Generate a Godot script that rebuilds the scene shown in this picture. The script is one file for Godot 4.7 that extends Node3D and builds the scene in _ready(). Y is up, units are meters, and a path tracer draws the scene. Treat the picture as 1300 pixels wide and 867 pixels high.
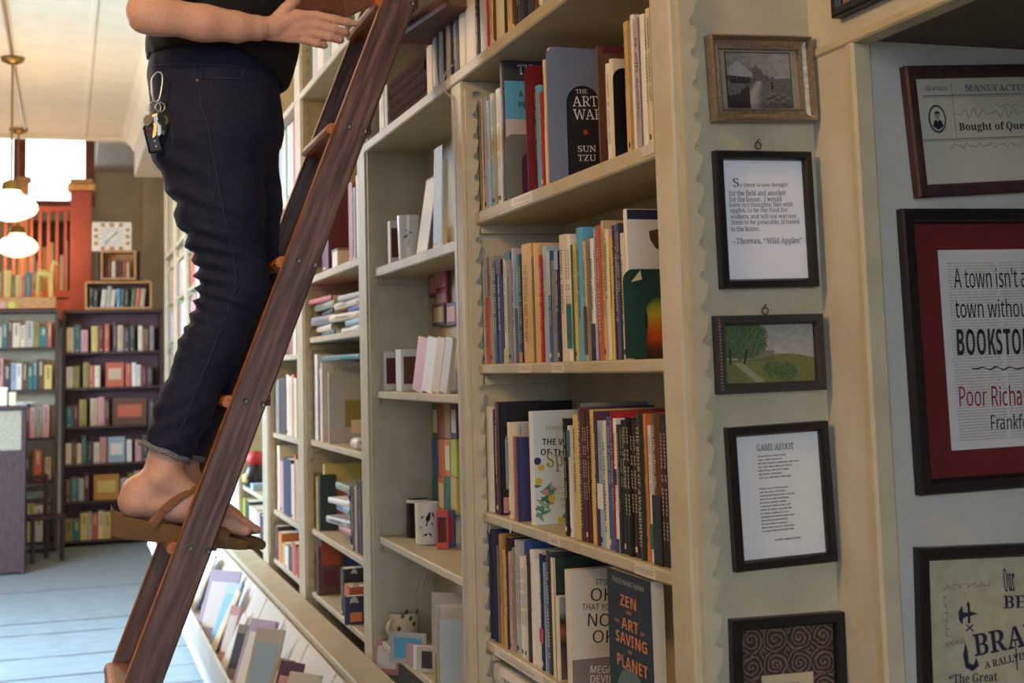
extends Node3D
# A bookshop aisle: long painted bookcase, a ladder with a person on it, framed prints on the near end panel.

# ---------------------------------------------------------------- lens (photo taken as 1300 x 867)
const F := 1700.0
const CX := 650.0
const CY := 285.34
const EYE := Vector3(0, 1.5, 0)
var RB := Basis(Vector3.UP, -0.32265) * Basis(Vector3.RIGHT, 0.10427) * Basis(Vector3.BACK, -0.027734)

func ray(px: float, py: float) -> Vector3:
	return RB * Vector3((px - CX) / F, -(py - CY) / F, -1.0)
func at_x(px: float, py: float, x: float) -> Vector3:
	var r := ray(px, py)
	return EYE + r * (x / r.x)
func at_z(px: float, py: float, depth: float) -> Vector3:
	var r := ray(px, py)
	return EYE + r * (-depth / r.z)
func at_y(px: float, py: float, y: float) -> Vector3:
	var r := ray(px, py)
	return EYE + r * ((y - EYE.y) / r.y)

# ---------------------------------------------------------------- mesh builder
class MB:
	var v := PackedVector3Array()
	var n := PackedVector3Array()
	var uv := PackedVector2Array()
	var ix := PackedInt32Array()
	func tri(a: Vector3, b: Vector3, c: Vector3) -> void:
		var nn := (b - a).cross(c - a).normalized()
		var k := v.size()
		for p in [a, b, c]:
			v.append(p); n.append(nn); uv.append(Vector2(p.x, p.y))
		ix.append_array(PackedInt32Array([k, k + 2, k + 1]))
	func quad(a: Vector3, b: Vector3, c: Vector3, d: Vector3, u0 := Vector2(0, 1), u1 := Vector2(1, 0)) -> void:
		var nn := (b - a).cross(c - a)
		if nn.length_squared() < 1e-16: nn = (c - a).cross(d - a)
		nn = nn.normalized()
		var k := v.size()
		v.append_array(PackedVector3Array([a, b, c, d]))
		for i in 4: n.append(nn)
		uv.append_array(PackedVector2Array([Vector2(u0.x, u0.y), Vector2(u1.x, u0.y), Vector2(u1.x, u1.y), Vector2(u0.x, u1.y)]))
		ix.append_array(PackedInt32Array([k, k + 2, k + 1, k, k + 3, k + 2]))
	func oquad(a: Vector3, b: Vector3, c: Vector3, d: Vector3, mid: Vector3) -> void:
		if (b - a).cross(c - a).dot((a + b + c + d) * 0.25 - mid) < 0.0: quad(d, c, b, a)
		else: quad(a, b, c, d)
	func otri(a: Vector3, b: Vector3, c: Vector3, mid: Vector3) -> void:
		if (b - a).cross(c - a).dot((a + b + c) / 3.0 - mid) < 0.0: tri(c, b, a)
		else: tri(a, b, c)
	func box(c: Vector3, s: Vector3, bev := 0.0, bs := Basis()) -> MB:
		var h := s * 0.5
		bev = minf(bev, minf(h.x, minf(h.y, h.z)) * 0.9)
		var p := func(x: float, y: float, z: float) -> Vector3: return c + bs * Vector3(x, y, z)
		if bev <= 0.0:
			for ax in 3:
				for sg in [-1.0, 1.0]:
					var q := []
					for t in [[-1, -1], [1, -1], [1, 1], [-1, 1]]:
						var w := Vector3.ZERO
						w[ax] = sg * h[ax]; w[(ax + 1) % 3] = t[0] * h[(ax + 1) % 3]; w[(ax + 2) % 3] = t[1] * h[(ax + 2) % 3]
						q.append(c + bs * w)
					oquad(q[0], q[1], q[2], q[3], c)
			return self
		var g := h - Vector3(bev, bev, bev)
		for ax in 3:
			var b1 := (ax + 1) % 3
			var b2 := (ax + 2) % 3
			for sg in [-1.0, 1.0]:
				var q := []
				for t in [[-1, -1], [1, -1], [1, 1], [-1, 1]]:
					var w := Vector3.ZERO
					w[ax] = sg * h[ax]; w[b1] = t[0] * g[b1]; w[b2] = t[1] * g[b2]
					q.append(c + bs * w)
				oquad(q[0], q[1], q[2], q[3], c)
			for s1 in [-1.0, 1.0]:
				for s2 in [-1.0, 1.0]:
					var e := []
					for t in [[-1, 0], [1, 0], [1, 1], [-1, 1]]:
						var w := Vector3.ZERO
						w[ax] = t[0] * g[ax]
						w[b1] = s1 * (h[b1] if t[1] == 0 else g[b1]); w[b2] = s2 * (g[b2] if t[1] == 0 else h[b2])
						e.append(c + bs * w)
					oquad(e[0], e[1], e[2], e[3], c)
		for sx in [-1.0, 1.0]:
			for sy in [-1.0, 1.0]:
				for sz in [-1.0, 1.0]:
					otri(p.call(sx * h.x, sy * g.y, sz * g.z), p.call(sx * g.x, sy * h.y, sz * g.z), p.call(sx * g.x, sy * g.y, sz * h.z), c)
		return self
	# rows of points, each row a ring (closed) or an open strip; smooth
	func grid(rows: Array, closed: bool, flip := false) -> MB:
		var k := v.size()
		var m: int = rows[0].size()
		var nr := rows.size()
		for r in nr:
			for c in m:
				v.append(rows[r][c]); n.append(Vector3.ZERO); uv.append(Vector2(float(c) / (m if closed else m - 1), float(r) / maxf(nr - 1, 1)))
		for r in nr - 1:
			for c in (m if closed else m - 1):
				var a := k + r * m + c
				var b := k + r * m + (c + 1) % m
				var d := k + (r + 1) * m + c
				var e := k + (r + 1) * m + (c + 1) % m
				var nn := (v[b] - v[a]).cross(v[d] - v[a]) + (v[e] - v[b]).cross(v[d] - v[b])
				if flip: nn = -nn
				for q in [a, b, d, e]: n[q] += nn
				if flip: ix.append_array(PackedInt32Array([a, b, e, a, e, d]))
				else: ix.append_array(PackedInt32Array([a, e, b, a, d, e]))
		for q in range(k, v.size()): n[q] = n[q].normalized()
		return self
	func fan(ring: PackedVector3Array, out: Vector3) -> void:
		var c := Vector3.ZERO
		for p in ring: c += p
		c /= ring.size()
		for i in ring.size():
			otri(c, ring[i], ring[(i + 1) % ring.size()], c - out)
	func tube(path: Array, rad: Array, seg := 8, caps := true) -> MB:
		var rows := []
		var prev := Vector3.ZERO
		for i in path.size():
			var t: Vector3 = (path[mini(i + 1, path.size() - 1)] - path[maxi(i - 1, 0)]).normalized()
			var u := prev - t * prev.dot(t)
			if u.length() < 0.01: u = t.cross(Vector3(0.13, 0.31, 0.94)); 
			u = u.normalized(); prev = u
			var w := t.cross(u)
			var ring := PackedVector3Array()
			for s in seg:
				var a := TAU * s / seg
				ring.append(path[i] + (u * cos(a) + w * sin(a)) * rad[i])
			rows.append(ring)
		grid(rows, true)
		if caps:
			fan(rows[0], path[0] - path[1]); fan(rows[-1], path[-1] - path[-2])
		return self
	func lathe(prof: Array, seg := 20, c := Vector3.ZERO) -> MB:
		var rows := []
		for p in prof:
			var ring := PackedVector3Array()
			for s in seg: ring.append(c + Vector3(cos(TAU * s / seg) * p.x, p.y, -sin(TAU * s / seg) * p.x))
			rows.append(ring)
		return grid(rows, true)
	func prism(poly: PackedVector2Array, z0: float, z1: float) -> MB:
		var t := Geometry2D.triangulate_polygon(poly)
		var mid := Vector3(poly[0].x, poly[0].y, (z0 + z1) * 0.5)
		for i in range(0, t.size(), 3):
			var a := poly[t[i]]; var b := poly[t[i + 1]]; var c := poly[t[i + 2]]
			otri(Vector3(a.x, a.y, z1), Vector3(b.x, b.y, z1), Vector3(c.x, c.y, z1), mid)
			otri(Vector3(a.x, a.y, z0), Vector3(b.x, b.y, z0), Vector3(c.x, c.y, z0), mid)
		var cw := Geometry2D.is_polygon_clockwise(poly)
		for i in poly.size():
			var a := poly[i]; var b := poly[(i + 1) % poly.size()]
			if cw:
				var sw := a; a = b; b = sw
			quad(Vector3(a.x, a.y, z0), Vector3(b.x, b.y, z0), Vector3(b.x, b.y, z1), Vector3(a.x, a.y, z1))
		return self
	func turn(t: Transform3D) -> MB:
		if t.basis.determinant() < 0.0:
			for i in range(0, ix.size(), 3):
				var k := ix[i]
				ix[i] = ix[i + 1]; ix[i + 1] = k
		for i in v.size():
			v[i] = t * v[i]; n[i] = (t.basis * n[i]).normalized()
		return self
	func done() -> ArrayMesh:
		var a := []
		a.resize(Mesh.ARRAY_MAX)
		a[Mesh.ARRAY_VERTEX] = v; a[Mesh.ARRAY_NORMAL] = n; a[Mesh.ARRAY_TEX_UV] = uv; a[Mesh.ARRAY_INDEX] = ix
		var m := ArrayMesh.new()
		m.add_surface_from_arrays(Mesh.PRIMITIVE_TRIANGLES, a)
		return m

# ---------------------------------------------------------------- naming
var used := {}
func numbered(called: String) -> String:
	var k: int = used.get(called, 0)
	used[called] = k + 1
	return called if k == 0 else "%s_%03d" % [called, k]
func tag(o: Node3D, label: String, category: String, group := "", kind := "") -> Node3D:
	if label: o.set_meta("label", label)
	if category: o.set_meta("category", category)
	if group: o.set_meta("group", group)
	if kind: o.set_meta("kind", kind)
	return o
func thing(called: String, label: String, category: String, at := Vector3.ZERO, bs := Basis(), group := "") -> Node3D:
	var o := Node3D.new()
	o.name = numbered(called)
	o.transform = Transform3D(bs, at)
	add_child(o)
	return tag(o, label, category, group)
func inst(called: String, mesh: Mesh, mat: Material, parent: Node3D = null, at := Vector3.ZERO, bs := Basis()) -> MeshInstance3D:
	var o := MeshInstance3D.new()
	o.mesh = mesh
	o.material_override = mat
	o.transform = Transform3D(bs, at)
	if parent == null:
		o.name = numbered(called); add_child(o)
	else:
		o.name = called; parent.add_child(o, true)
	return o
func part(called: String, b: MB, mat: Material, parent: Node3D = null, at := Vector3.ZERO, bs := Basis()) -> MeshInstance3D:
	return inst(called, b.done(), mat, parent, at, bs)
func struct(called: String, b: MB, mat: Material, at := Vector3.ZERO) -> MeshInstance3D:
	var o := part(called, b, mat, null, at)
	o.set_meta("kind", "structure")
	return o
func bx(c: Vector3, s: Vector3, bev := 0.0) -> MB:
	return MB.new().box(c, s, bev)
func span(lo: Vector3, hi: Vector3, bev := 0.0) -> MB:
	return MB.new().box((lo + hi) * 0.5, (hi - lo).abs(), bev)

# ---------------------------------------------------------------- materials
var M := {}
func mat(called: String, col: Color, rough := 0.7, metal := 0.0) -> StandardMaterial3D:
	if M.has(called): return M[called]
	var m := StandardMaterial3D.new()
	m.resource_name = called
	m.albedo_color = col; m.roughness = rough; m.metallic = metal
	M[called] = m
	return m
func c8(r: int, g: int, b: int) -> Color:
	return Color8(r, g, b)
func noise_tex(seed_: int, freq: float, ramp: Array, w := 512, h := 512, octaves := 4) -> NoiseTexture2D:
	var t := NoiseTexture2D.new()
	var f := FastNoiseLite.new()
	f.seed = seed_; f.frequency = freq; f.fractal_octaves = octaves
	f.noise_type = FastNoiseLite.TYPE_SIMPLEX_SMOOTH
	t.noise = f; t.width = w; t.height = h; t.seamless = true; t.normalize = true
	if ramp.size():
		var g := Gradient.new()
		var off := PackedFloat32Array(); var cols := PackedColorArray()
		for r in ramp:
			off.append(r[0]); cols.append(r[1])
		g.offsets = off; g.colors = cols
		t.color_ramp = g
	return t
func bump_tex(seed_: int, freq: float, strength := 4.0, w := 512, h := 512) -> NoiseTexture2D:
	var t := noise_tex(seed_, freq, [], w, h)
	t.as_normal_map = true; t.bump_strength = strength
	return t
func tri_mat(called: String, tex: Texture2D, scale: Vector3, rough := 0.7, nrm: Texture2D = null, nscale := 1.0) -> StandardMaterial3D:
	var m := mat(called, Color.WHITE, rough)
	m.albedo_texture = tex
	m.uv1_triplanar = true; m.uv1_scale = scale
	if nrm:
		m.normal_enabled = true; m.normal_texture = nrm; m.normal_scale = nscale
	return m
func picture(called: String, im: Image, rough := 0.6) -> StandardMaterial3D:
	var m := mat(called, Color.WHITE, rough)
	m.albedo_texture = ImageTexture.create_from_image(im)
	return m

# ---------------------------------------------------------------- lettering
var fonts := {}
func font(serif: bool, bold: bool) -> SystemFont:
	var k := "%s%s" % [serif, bold]
	if not fonts.has(k):
		var f := SystemFont.new()
		f.font_names = PackedStringArray(["Droid Serif" if serif else "Droid Sans"])
		f.font_weight = 700 if bold else 400
		fonts[k] = f
	return fonts[k]
# lettering on the local z = at.z plane of a parent, fitted into w x h, its middle at `at`
func words(parent: Node3D, s: String, at: Vector3, w: float, h: float, m: Material, serif := true, bold := false, bs := Basis(), called := "lettering", fine := 4.0) -> MeshInstance3D:
	var t := TextMesh.new()
	t.text = s; t.font = font(serif, bold); t.font_size = 32; t.depth = 0.0; t.pixel_size = 0.01; t.curve_step = fine
	t.horizontal_alignment = HORIZONTAL_ALIGNMENT_CENTER; t.vertical_alignment = VERTICAL_ALIGNMENT_CENTER
	var a := t.get_aabb()
	var sc := Vector3(w / a.size.x, h / a.size.y, 1.0)
	var o := inst(called, t, m, parent)
	var b := bs * Basis.from_scale(sc)
	o.transform = Transform3D(b, at - b * (a.position + a.size * 0.5))
	return o

# ---------------------------------------------------------------- bookcase measures
const XF := 0.798   # front of the uprights
const XS := 0.82    # front of the shelves
const XB := 1.02    # back
func zx(px: float, py: float, x: float) -> float:
	return -at_x(px, py, x).z
func yx(px: float, py: float, x: float) -> float:
	return at_x(px, py, x).y
var bays := []
var rng := RandomNumberGenerator.new()

func lamp_at(p: Vector3, top: float, label: String, e: float) -> void:
	var t := thing("pendant_lamp", label, "lamp", p, Basis(), "pendant lamps along the aisle")
	part("stem", MB.new().tube([Vector3(0, 0.14, 0), Vector3(0, top - p.y - 0.02, 0)], [0.008, 0.008], 8), mat("old_brass", c8(150, 120, 62), 0.35, 0.9), t)
	part("canopy", MB.new().lathe([Vector2(0.001, top - p.y - 0.001), Vector2(0.085, top - p.y - 0.002), Vector2(0.075, top - p.y - 0.03), Vector2(0.03, top - p.y - 0.05), Vector2(0.001, top - p.y - 0.055)]), mat("old_brass", c8(150, 120, 62), 0.35, 0.9), t)
	part("fitter", MB.new().lathe([Vector2(0.02, 0.19), Vector2(0.06, 0.17), Vector2(0.068, 0.12), Vector2(0.066, 0.11)]), mat("old_brass", c8(150, 120, 62), 0.35, 0.9), t)
	var gm := mat("lit_opal_glass", c8(255, 244, 222), 0.3)
	gm.emission_enabled = true; gm.emission = Color(1.0, 0.87, 0.66); gm.emission_energy_multiplier = 3.0
	part("globe_shade", MB.new().lathe([Vector2(0.062, 0.125), Vector2(0.075, 0.09), Vector2(0.13, 0.065), Vector2(0.175, 0.02), Vector2(0.185, -0.02), Vector2(0.165, -0.055), Vector2(0.11, -0.085), Vector2(0.05, -0.105), Vector2(0.001, -0.11)], 28), gm, t)
	var l := OmniLight3D.new()
	l.name = "lamp_light"
	l.light_color = Color(1.0, 0.79, 0.52); l.light_energy = e; l.light_size = 0.12
	l.omni_range = 20.0; l.omni_attenuation = 2.0; l.shadow_enabled = true
	t.add_child(l, true)
func area(called: String, at: Vector3, facing: Vector3, size: Vector2, col: Color, e: float) -> void:
	var l := AreaLight3D.new()
	l.name = called
	l.area_size = size; l.light_color = col; l.light_energy = e; l.shadow_enabled = true
	l.area_range = 25.0
	add_child(l)
	l.transform = Transform3D(Basis.looking_at(facing, Vector3.UP if absf(facing.y) < 0.9 else Vector3.BACK), at)

func _ready() -> void:
	rng.seed = 7
	# camera
	var cam := Camera3D.new()
	cam.name = "camera"
	var ca := CameraAttributesPhysical.new()
	ca.frustum_focal_length = 22.0; ca.exposure_aperture = 3.4; ca.frustum_focus_distance = 2.35
	ca.frustum_near = 0.05; ca.frustum_far = 60.0
	cam.attributes = ca
	cam.projection = Camera3D.PROJECTION_FRUSTUM
	cam.near = 0.05; cam.far = 60.0
	cam.size = 867.0 / F * 0.05
	cam.frustum_offset = Vector2(0, (CY - 433.5) / F * 0.05)
	add_child(cam)
	cam.transform = Transform3D(RB, EYE)
	cam.current = true
	# sky and exposure
	var we := WorldEnvironment.new()
	we.name = "environment"
	var env := Environment.new()
	env.background_mode = Environment.BG_SKY
	var sk := Sky.new()
	var sm := ProceduralSkyMaterial.new()
	sm.sky_top_color = c8(206, 220, 238); sm.sky_horizon_color = c8(236, 241, 248)
	sm.ground_bottom_color = c8(120, 118, 112); sm.ground_horizon_color = c8(200, 204, 208)
	sm.sky_energy_multiplier = 2.2
	sk.sky_material = sm
	env.sky = sk
	env.tonemap_mode = Environment.TONE_MAPPER_LINEAR
	env.tonemap_exposure = 0.92
	env.sdfgi_enabled = true; env.ssao_enabled = true; env.ssil_enabled = true
	we.environment = env
	add_child(we)
	# daylight: shop front behind the camera, glazed side door half way down the aisle, window over the far landing
	area("shop_front_daylight", Vector3(-1.0, 2.05, 4.05), Vector3(0.1, 0, -1), Vector2(3.0, 2.2), Color(0.78, 0.88, 1.0), 6.4)
	area("side_door_daylight", Vector3(-2.95, 1.75, -7.4), Vector3(1, -1.0, 0.05), Vector2(2.9, 1.9), Color(0.76, 0.88, 1.0), 95.0)
	area("landing_window_daylight", Vector3(-0.95, 3.15, -15.4), Vector3(0, -0.35, 1), Vector2(2.3, 1.1), Color(0.90, 0.95, 1.0), 3.0)
	make_materials()
	make_room()
	make_bookcase()
	make_rack()
	make_blocker_case()
	make_ladder()
	make_far_end()
	make_frames()
	shelf_rows()
	shelf_pieces()
	make_rack_cards()
	make_person()
	small_marks()

func make_materials() -> void:
	tri_mat("paint", noise_tex(3, 0.012, [[0.0, c8(176, 166, 138)], [0.5, c8(187, 177, 149)], [1.0, c8(195, 186, 160)]]), Vector3(1.3, 1.3, 1.3), 0.5, bump_tex(5, 0.05, 1.5), 0.25)
	tri_mat("plaster", noise_tex(11, 0.01, [[0.0, c8(184, 179, 164)], [0.5, c8(193, 188, 174)], [1.0, c8(200, 196, 184)]]), Vector3(0.9, 0.9, 0.9), 0.7, bump_tex(15, 0.09, 1.5), 0.25)
	tri_mat("ceiling_paint", noise_tex(21, 0.01, [[0.0, c8(216, 207, 184)], [1.0, c8(226, 218, 198)]]), Vector3(0.7, 0.7, 0.7), 0.7)
	tri_mat("olive_plaster", noise_tex(22, 0.01, [[0.0, c8(176, 166, 134)], [1.0, c8(190, 181, 150)]]), Vector3(0.7, 0.7, 0.7), 0.8)
	tri_mat("walnut", noise_tex(31, 0.016, [[0.0, c8(48, 33, 30)], [0.3, c8(76, 55, 50)], [0.55, c8(98, 73, 66)], [0.8, c8(120, 93, 84)], [1.0, c8(70, 50, 45)]], 512, 512, 5), Vector3(7.0, 0.42, 7.0), 0.42, bump_tex(33, 0.02, 3.0), 0.35)
	tri_mat("worn_wood", noise_tex(35, 0.02, [[0.0, c8(120, 64, 24)], [0.5, c8(176, 104, 40)], [1.0, c8(206, 134, 60)]]), Vector3(6.0, 3.0, 6.0), 0.4)
	tri_mat("tread_wood", noise_tex(34, 0.02, [[0.0, c8(84, 46, 26)], [0.5, c8(122, 70, 40)], [1.0, c8(146, 88, 52)]]), Vector3(5.0, 5.0, 1.0), 0.45)
	tri_mat("red_brown_wood", noise_tex(36, 0.02, [[0.0, c8(112, 54, 36)], [0.5, c8(136, 70, 48)], [1.0, c8(150, 82, 58)]]), Vector3(4.0, 0.6, 4.0), 0.5)
	tri_mat("oak", noise_tex(37, 0.02, [[0.0, c8(150, 104, 56)], [0.5, c8(182, 134, 78)], [1.0, c8(200, 154, 96)]]), Vector3(1.0, 6.0, 6.0), 0.5)
	tri_mat("dark_cherry", noise_tex(38, 0.02, [[0.0, c8(40, 22, 24)], [0.5, c8(58, 34, 34)], [1.0, c8(72, 44, 42)]]), Vector3(4.0, 0.8, 4.0), 0.5)
	tri_mat("black_brown", noise_tex(39, 0.02, [[0.0, c8(26, 20, 20)], [1.0, c8(40, 32, 32)]]), Vector3(4.0, 0.8, 4.0), 0.55)
	tri_mat("leather", noise_tex(41, 0.03, [[0.0, c8(74, 40, 28)], [0.5, c8(98, 56, 40)], [1.0, c8(122, 74, 54)]]), Vector3(5.0, 5.0, 5.0), 0.5, bump_tex(42, 0.12, 4.0), 0.5)
	tri_mat("dark_leather", noise_tex(43, 0.03, [[0.0, c8(52, 34, 26)], [0.5, c8(70, 48, 38)], [1.0, c8(88, 64, 50)]]), Vector3(5.0, 5.0, 5.0), 0.95)
	M.dark_leather.metallic_specular = 0.2
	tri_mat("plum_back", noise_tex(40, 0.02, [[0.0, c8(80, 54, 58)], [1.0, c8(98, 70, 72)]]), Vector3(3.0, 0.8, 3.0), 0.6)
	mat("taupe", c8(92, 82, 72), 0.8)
	mat("white_rack", c8(222, 219, 210), 0.45)
	mat("black_lacquer", c8(18, 17, 20), 0.35)
	mat("black_print", c8(26, 24, 28), 0.8)
	mat("steel", c8(190, 190, 192), 0.28, 1.0)
	mat("dull_steel", c8(110, 108, 106), 0.45, 0.9)
	mat("page", c8(226, 218, 198), 0.9)
	mat("paper_white", c8(232, 232, 236), 0.8)
	mat("clear_tape", c8(214, 214, 210), 0.12)

# ---------------------------------------------------------------- the room
func make_room() -> void:
	# floor: blue-grey carpet with woven dark lines
	var im := Image.create(128, 1024, false, Image.FORMAT_RGB8)
	var fn := FastNoiseLite.new(); fn.seed = 4; fn.frequency = 0.09
	var marks := []
	for p in [[60, 749], [90, 787], [90, 802], [70, 834], [60, 861]]:
		marks.append(-at_y(p[0], p[1], 0.0).z)
	for k in 12: marks.append(marks[4] - 0.42 * (k + 1))
	for y in 1024:
		for x in 128:
			var z := 16.0 * (1.0 - y / 1024.0)
			var s := fn.get_noise_2d(x * 3.0, y * 1.7) * 0.05
			var c := Color(0.47 + s, 0.515 + s, 0.53 + s)
			for m in marks:
				if absf(z - m + sin(x * 0.05 + m) * 0.03) < 0.014: c = c.darkened(0.5)
			im.set_pixel(x, y, c)
	var cm := picture("carpet", im, 0.55)
	var b := MB.new()
	b.quad(Vector3(-3.3, 0, 0), Vector3(2.2, 0, 0), Vector3(2.2, 0, -16), Vector3(-3.3, 0, -16), Vector2(0, 1), Vector2(1, 0))
	b.quad(Vector3(-3.3, 0, 4.4), Vector3(2.2, 0, 4.4), Vector3(2.2, 0, 0), Vector3(-3.3, 0, 0), Vector2(0, 1), Vector2(1, 0.75))
	b.quad(Vector3(-3.3, -0.12, -16), Vector3(2.2, -0.12, -16), Vector3(2.2, -0.12, 4.4), Vector3(-3.3, -0.12, 4.4))
	tag(struct("floor", b, cm), "blue-grey carpet with dark woven lines along the aisle", "floor")
	var hc := 3.8
	var ceil_ := struct("ceiling", span(Vector3(-3.3, hc, 4.4), Vector3(2.2, hc + 0.12, -13.5)), M.ceiling_paint)
	tag(ceil_, "cream boarded ceiling with battens running along the aisle", "ceiling")
	for x in [0.155, -0.75, -1.65, -2.55]:
		part("batten", span(Vector3(x - 0.018, hc - 0.012, 4.2), Vector3(x + 0.018, hc + 0.004, -13.4), 0.004), M.ceiling_paint, ceil_)
	part("cross_trim", span(Vector3(-3.2, hc - 0.03, -13.36), Vector3(0.62, hc + 0.004, -13.44), 0.005), M.ceiling_paint, ceil_)
	# conduit between the lamp canopies
	# right side: bulkhead over the bookcase with a cove
	var bulk := struct("wall_right", span(Vector3(0.62, 3.42, -1.66), Vector3(1.06, hc, -13.4)), M.plaster)
	tag(bulk, "cream bulkhead above the long bookcase", "wall")
	part("cove_moulding", MB.new().prism(PackedVector2Array([Vector2(0.62, hc), Vector2(0.50, hc), Vector2(0.505, hc - 0.03), Vector2(0.55, hc - 0.05), Vector2(0.59, hc - 0.09), Vector2(0.605, hc - 0.13), Vector2(0.62, hc - 0.135)]), -13.4, -1.66), M.ceiling_paint, bulk)
	part("back_wall_panel", span(Vector3(1.06, 0, -1.66), Vector3(1.18, hc, -16)), M.plaster, bulk)
	# far wall on the right of the landing
	# alcove wall towards the camera
	var ze := zx(1078, 58, XB)
	var ysof := yx(1078, 54, XB)
	var near := struct("wall_alcove", span(Vector3(XB, 0, -1.80), Vector3(1.20, hc, -ze)), M.plaster)
	tag(near, "cream wall with a deep picture alcove beside the bookcase end", "wall")
	part("header", span(Vector3(XB, ysof, -ze), Vector3(XB + 0.03, hc, 4.2)), M.plaster, near)
	part("alcove_side", span(Vector3(1.20, 0, -ze - 0.12), Vector3(2.1, hc, -ze)), M.plaster, near)
	part("alcove_back", span(Vector3(2.0, 0, -ze), Vector3(2.1, hc, 4.2)), M.plaster, near)
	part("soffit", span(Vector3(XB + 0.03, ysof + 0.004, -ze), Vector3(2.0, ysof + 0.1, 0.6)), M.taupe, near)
	part("pier", span(Vector3(XB, 0, 0.6), Vector3(2.0, hc, 4.2)), M.plaster, near)
	part("jamb_bead", span(Vector3(XB - 0.004, 0, -ze - 0.006), Vector3(XB + 0.028, ysof, -ze + 0.012), 0.004), M.paint, near)
	part("header_bead", span(Vector3(XB - 0.004, ysof - 0.003, -1.66), Vector3(XB + 0.03, ysof + 0.011, 0.6), 0.003), M.paint, near)
	# left wall with the glazed side door, open to the sky
	var lw := struct("wall_left", span(Vector3(-3.1, 0, 4.2), Vector3(-3.25, hc, -5.6)), M.plaster)
	tag(lw, "plain cream shop wall with a glazed double door", "wall")
	part("wall_beyond_door", span(Vector3(-3.1, 0, -9.2), Vector3(-3.25, hc, -16)), M.plaster, lw)
	part("wall_over_door", span(Vector3(-3.1, 2.75, -5.6), Vector3(-3.25, hc, -9.2)), M.plaster, lw)
	var pane := mat("window_glass", Color(0.9, 0.95, 0.97, 0.08), 0.02)
	pane.transparency = BaseMaterial3D.TRANSPARENCY_ALPHA
	var d1 := struct("door_1", MB.new().box(Vector3(-3.17, 1.37, -5.65), Vector3(0.08, 2.74, 0.1)).box(Vector3(-3.17, 1.37, -9.15), Vector3(0.08, 2.74, 0.1)).box(Vector3(-3.17, 1.37, -7.4), Vector3(0.08, 2.74, 0.14)).box(Vector3(-3.17, 0.12, -7.4), Vector3(0.08, 0.24, 3.5)), M.red_brown_wood)
	tag(d1, "glazed red-brown double door in the side wall", "door")
	part("pane", span(Vector3(-3.175, 0.24, -5.7), Vector3(-3.17, 2.74, -7.33)), pane, d1)
	part("pane", span(Vector3(-3.175, 0.24, -7.47), Vector3(-3.17, 2.74, -9.1)), pane, d1)
	# front wall behind the camera with the shop window
	var fw := struct("wall_front", MB.new().box(Vector3(-2.9, 1.9, 4.27), Vector3(0.7, 3.8, 0.14)).box(Vector3(1.35, 1.9, 4.27), Vector3(1.7, 3.8, 0.14)).box(Vector3(-1.0, 0.4, 4.27), Vector3(3.2, 0.8, 0.14)).box(Vector3(-1.0, 3.5, 4.27), Vector3(3.2, 0.6, 0.14)), M.plaster)
	tag(fw, "cream shop front wall with a wide display window", "wall")
	var w1 := struct("window_1", MB.new().box(Vector3(-1.0, 0.84, 4.25), Vector3(3.1, 0.08, 0.1)).box(Vector3(-1.0, 3.16, 4.25), Vector3(3.1, 0.08, 0.1)).box(Vector3(-2.54, 2.0, 4.25), Vector3(0.08, 2.3, 0.1)).box(Vector3(0.54, 2.0, 4.25), Vector3(0.08, 2.3, 0.1)).box(Vector3(-1.0, 2.0, 4.25), Vector3(0.06, 2.3, 0.1)), M.red_brown_wood)
	tag(w1, "wide shop display window with red-brown frame", "window")
	part("pane", span(Vector3(-2.5, 0.88, 4.245), Vector3(-1.03, 3.12, 4.25)), pane, w1)
	part("pane", span(Vector3(-0.97, 0.88, 4.245), Vector3(0.5, 3.12, 4.25)), pane, w1)

# ---------------------------------------------------------------- bookcase
# a shelf-support strip whose inner edge is cut into long lobes and round bites; local x across, y up, front at z = th
func scallop(y0: float, y1: float, w: float, th: float) -> MB:
	var e := []
	var pitch := 0.0445
	var y := y0
	while y < y1 - pitch:
		for k in 7:
			var t := k / 6.0
			e.append(Vector2(w - 0.006 + 0.006 * sin(PI * 0.5 * t), y + pitch * 0.60 * t))
		for k in 6:
			var a := PI * (k + 0.5) / 6.0
			e.append(Vector2(w - 0.001 - 0.011 * sin(a), y + pitch * (0.63 + 0.17 * (1.0 - cos(a)))))
		y += pitch
	e.append(Vector2(w, y1))
	var b := MB.new()
	for i in e.size() - 1:
		var p: Vector2 = e[i]; var q: Vector2 = e[i + 1]
		b.quad(Vector3(0, p.y, th), Vector3(p.x, p.y, th), Vector3(q.x, q.y, th), Vector3(0, q.y, th))
		b.quad(Vector3(p.x, p.y, th), Vector3(p.x, p.y, 0), Vector3(q.x, q.y, 0), Vector3(q.x, q.y, th))
	b.quad(Vector3(0, y0, 0), Vector3(0, y0, th), Vector3(0, y1, th), Vector3(0, y1, 0))
	return b

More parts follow.
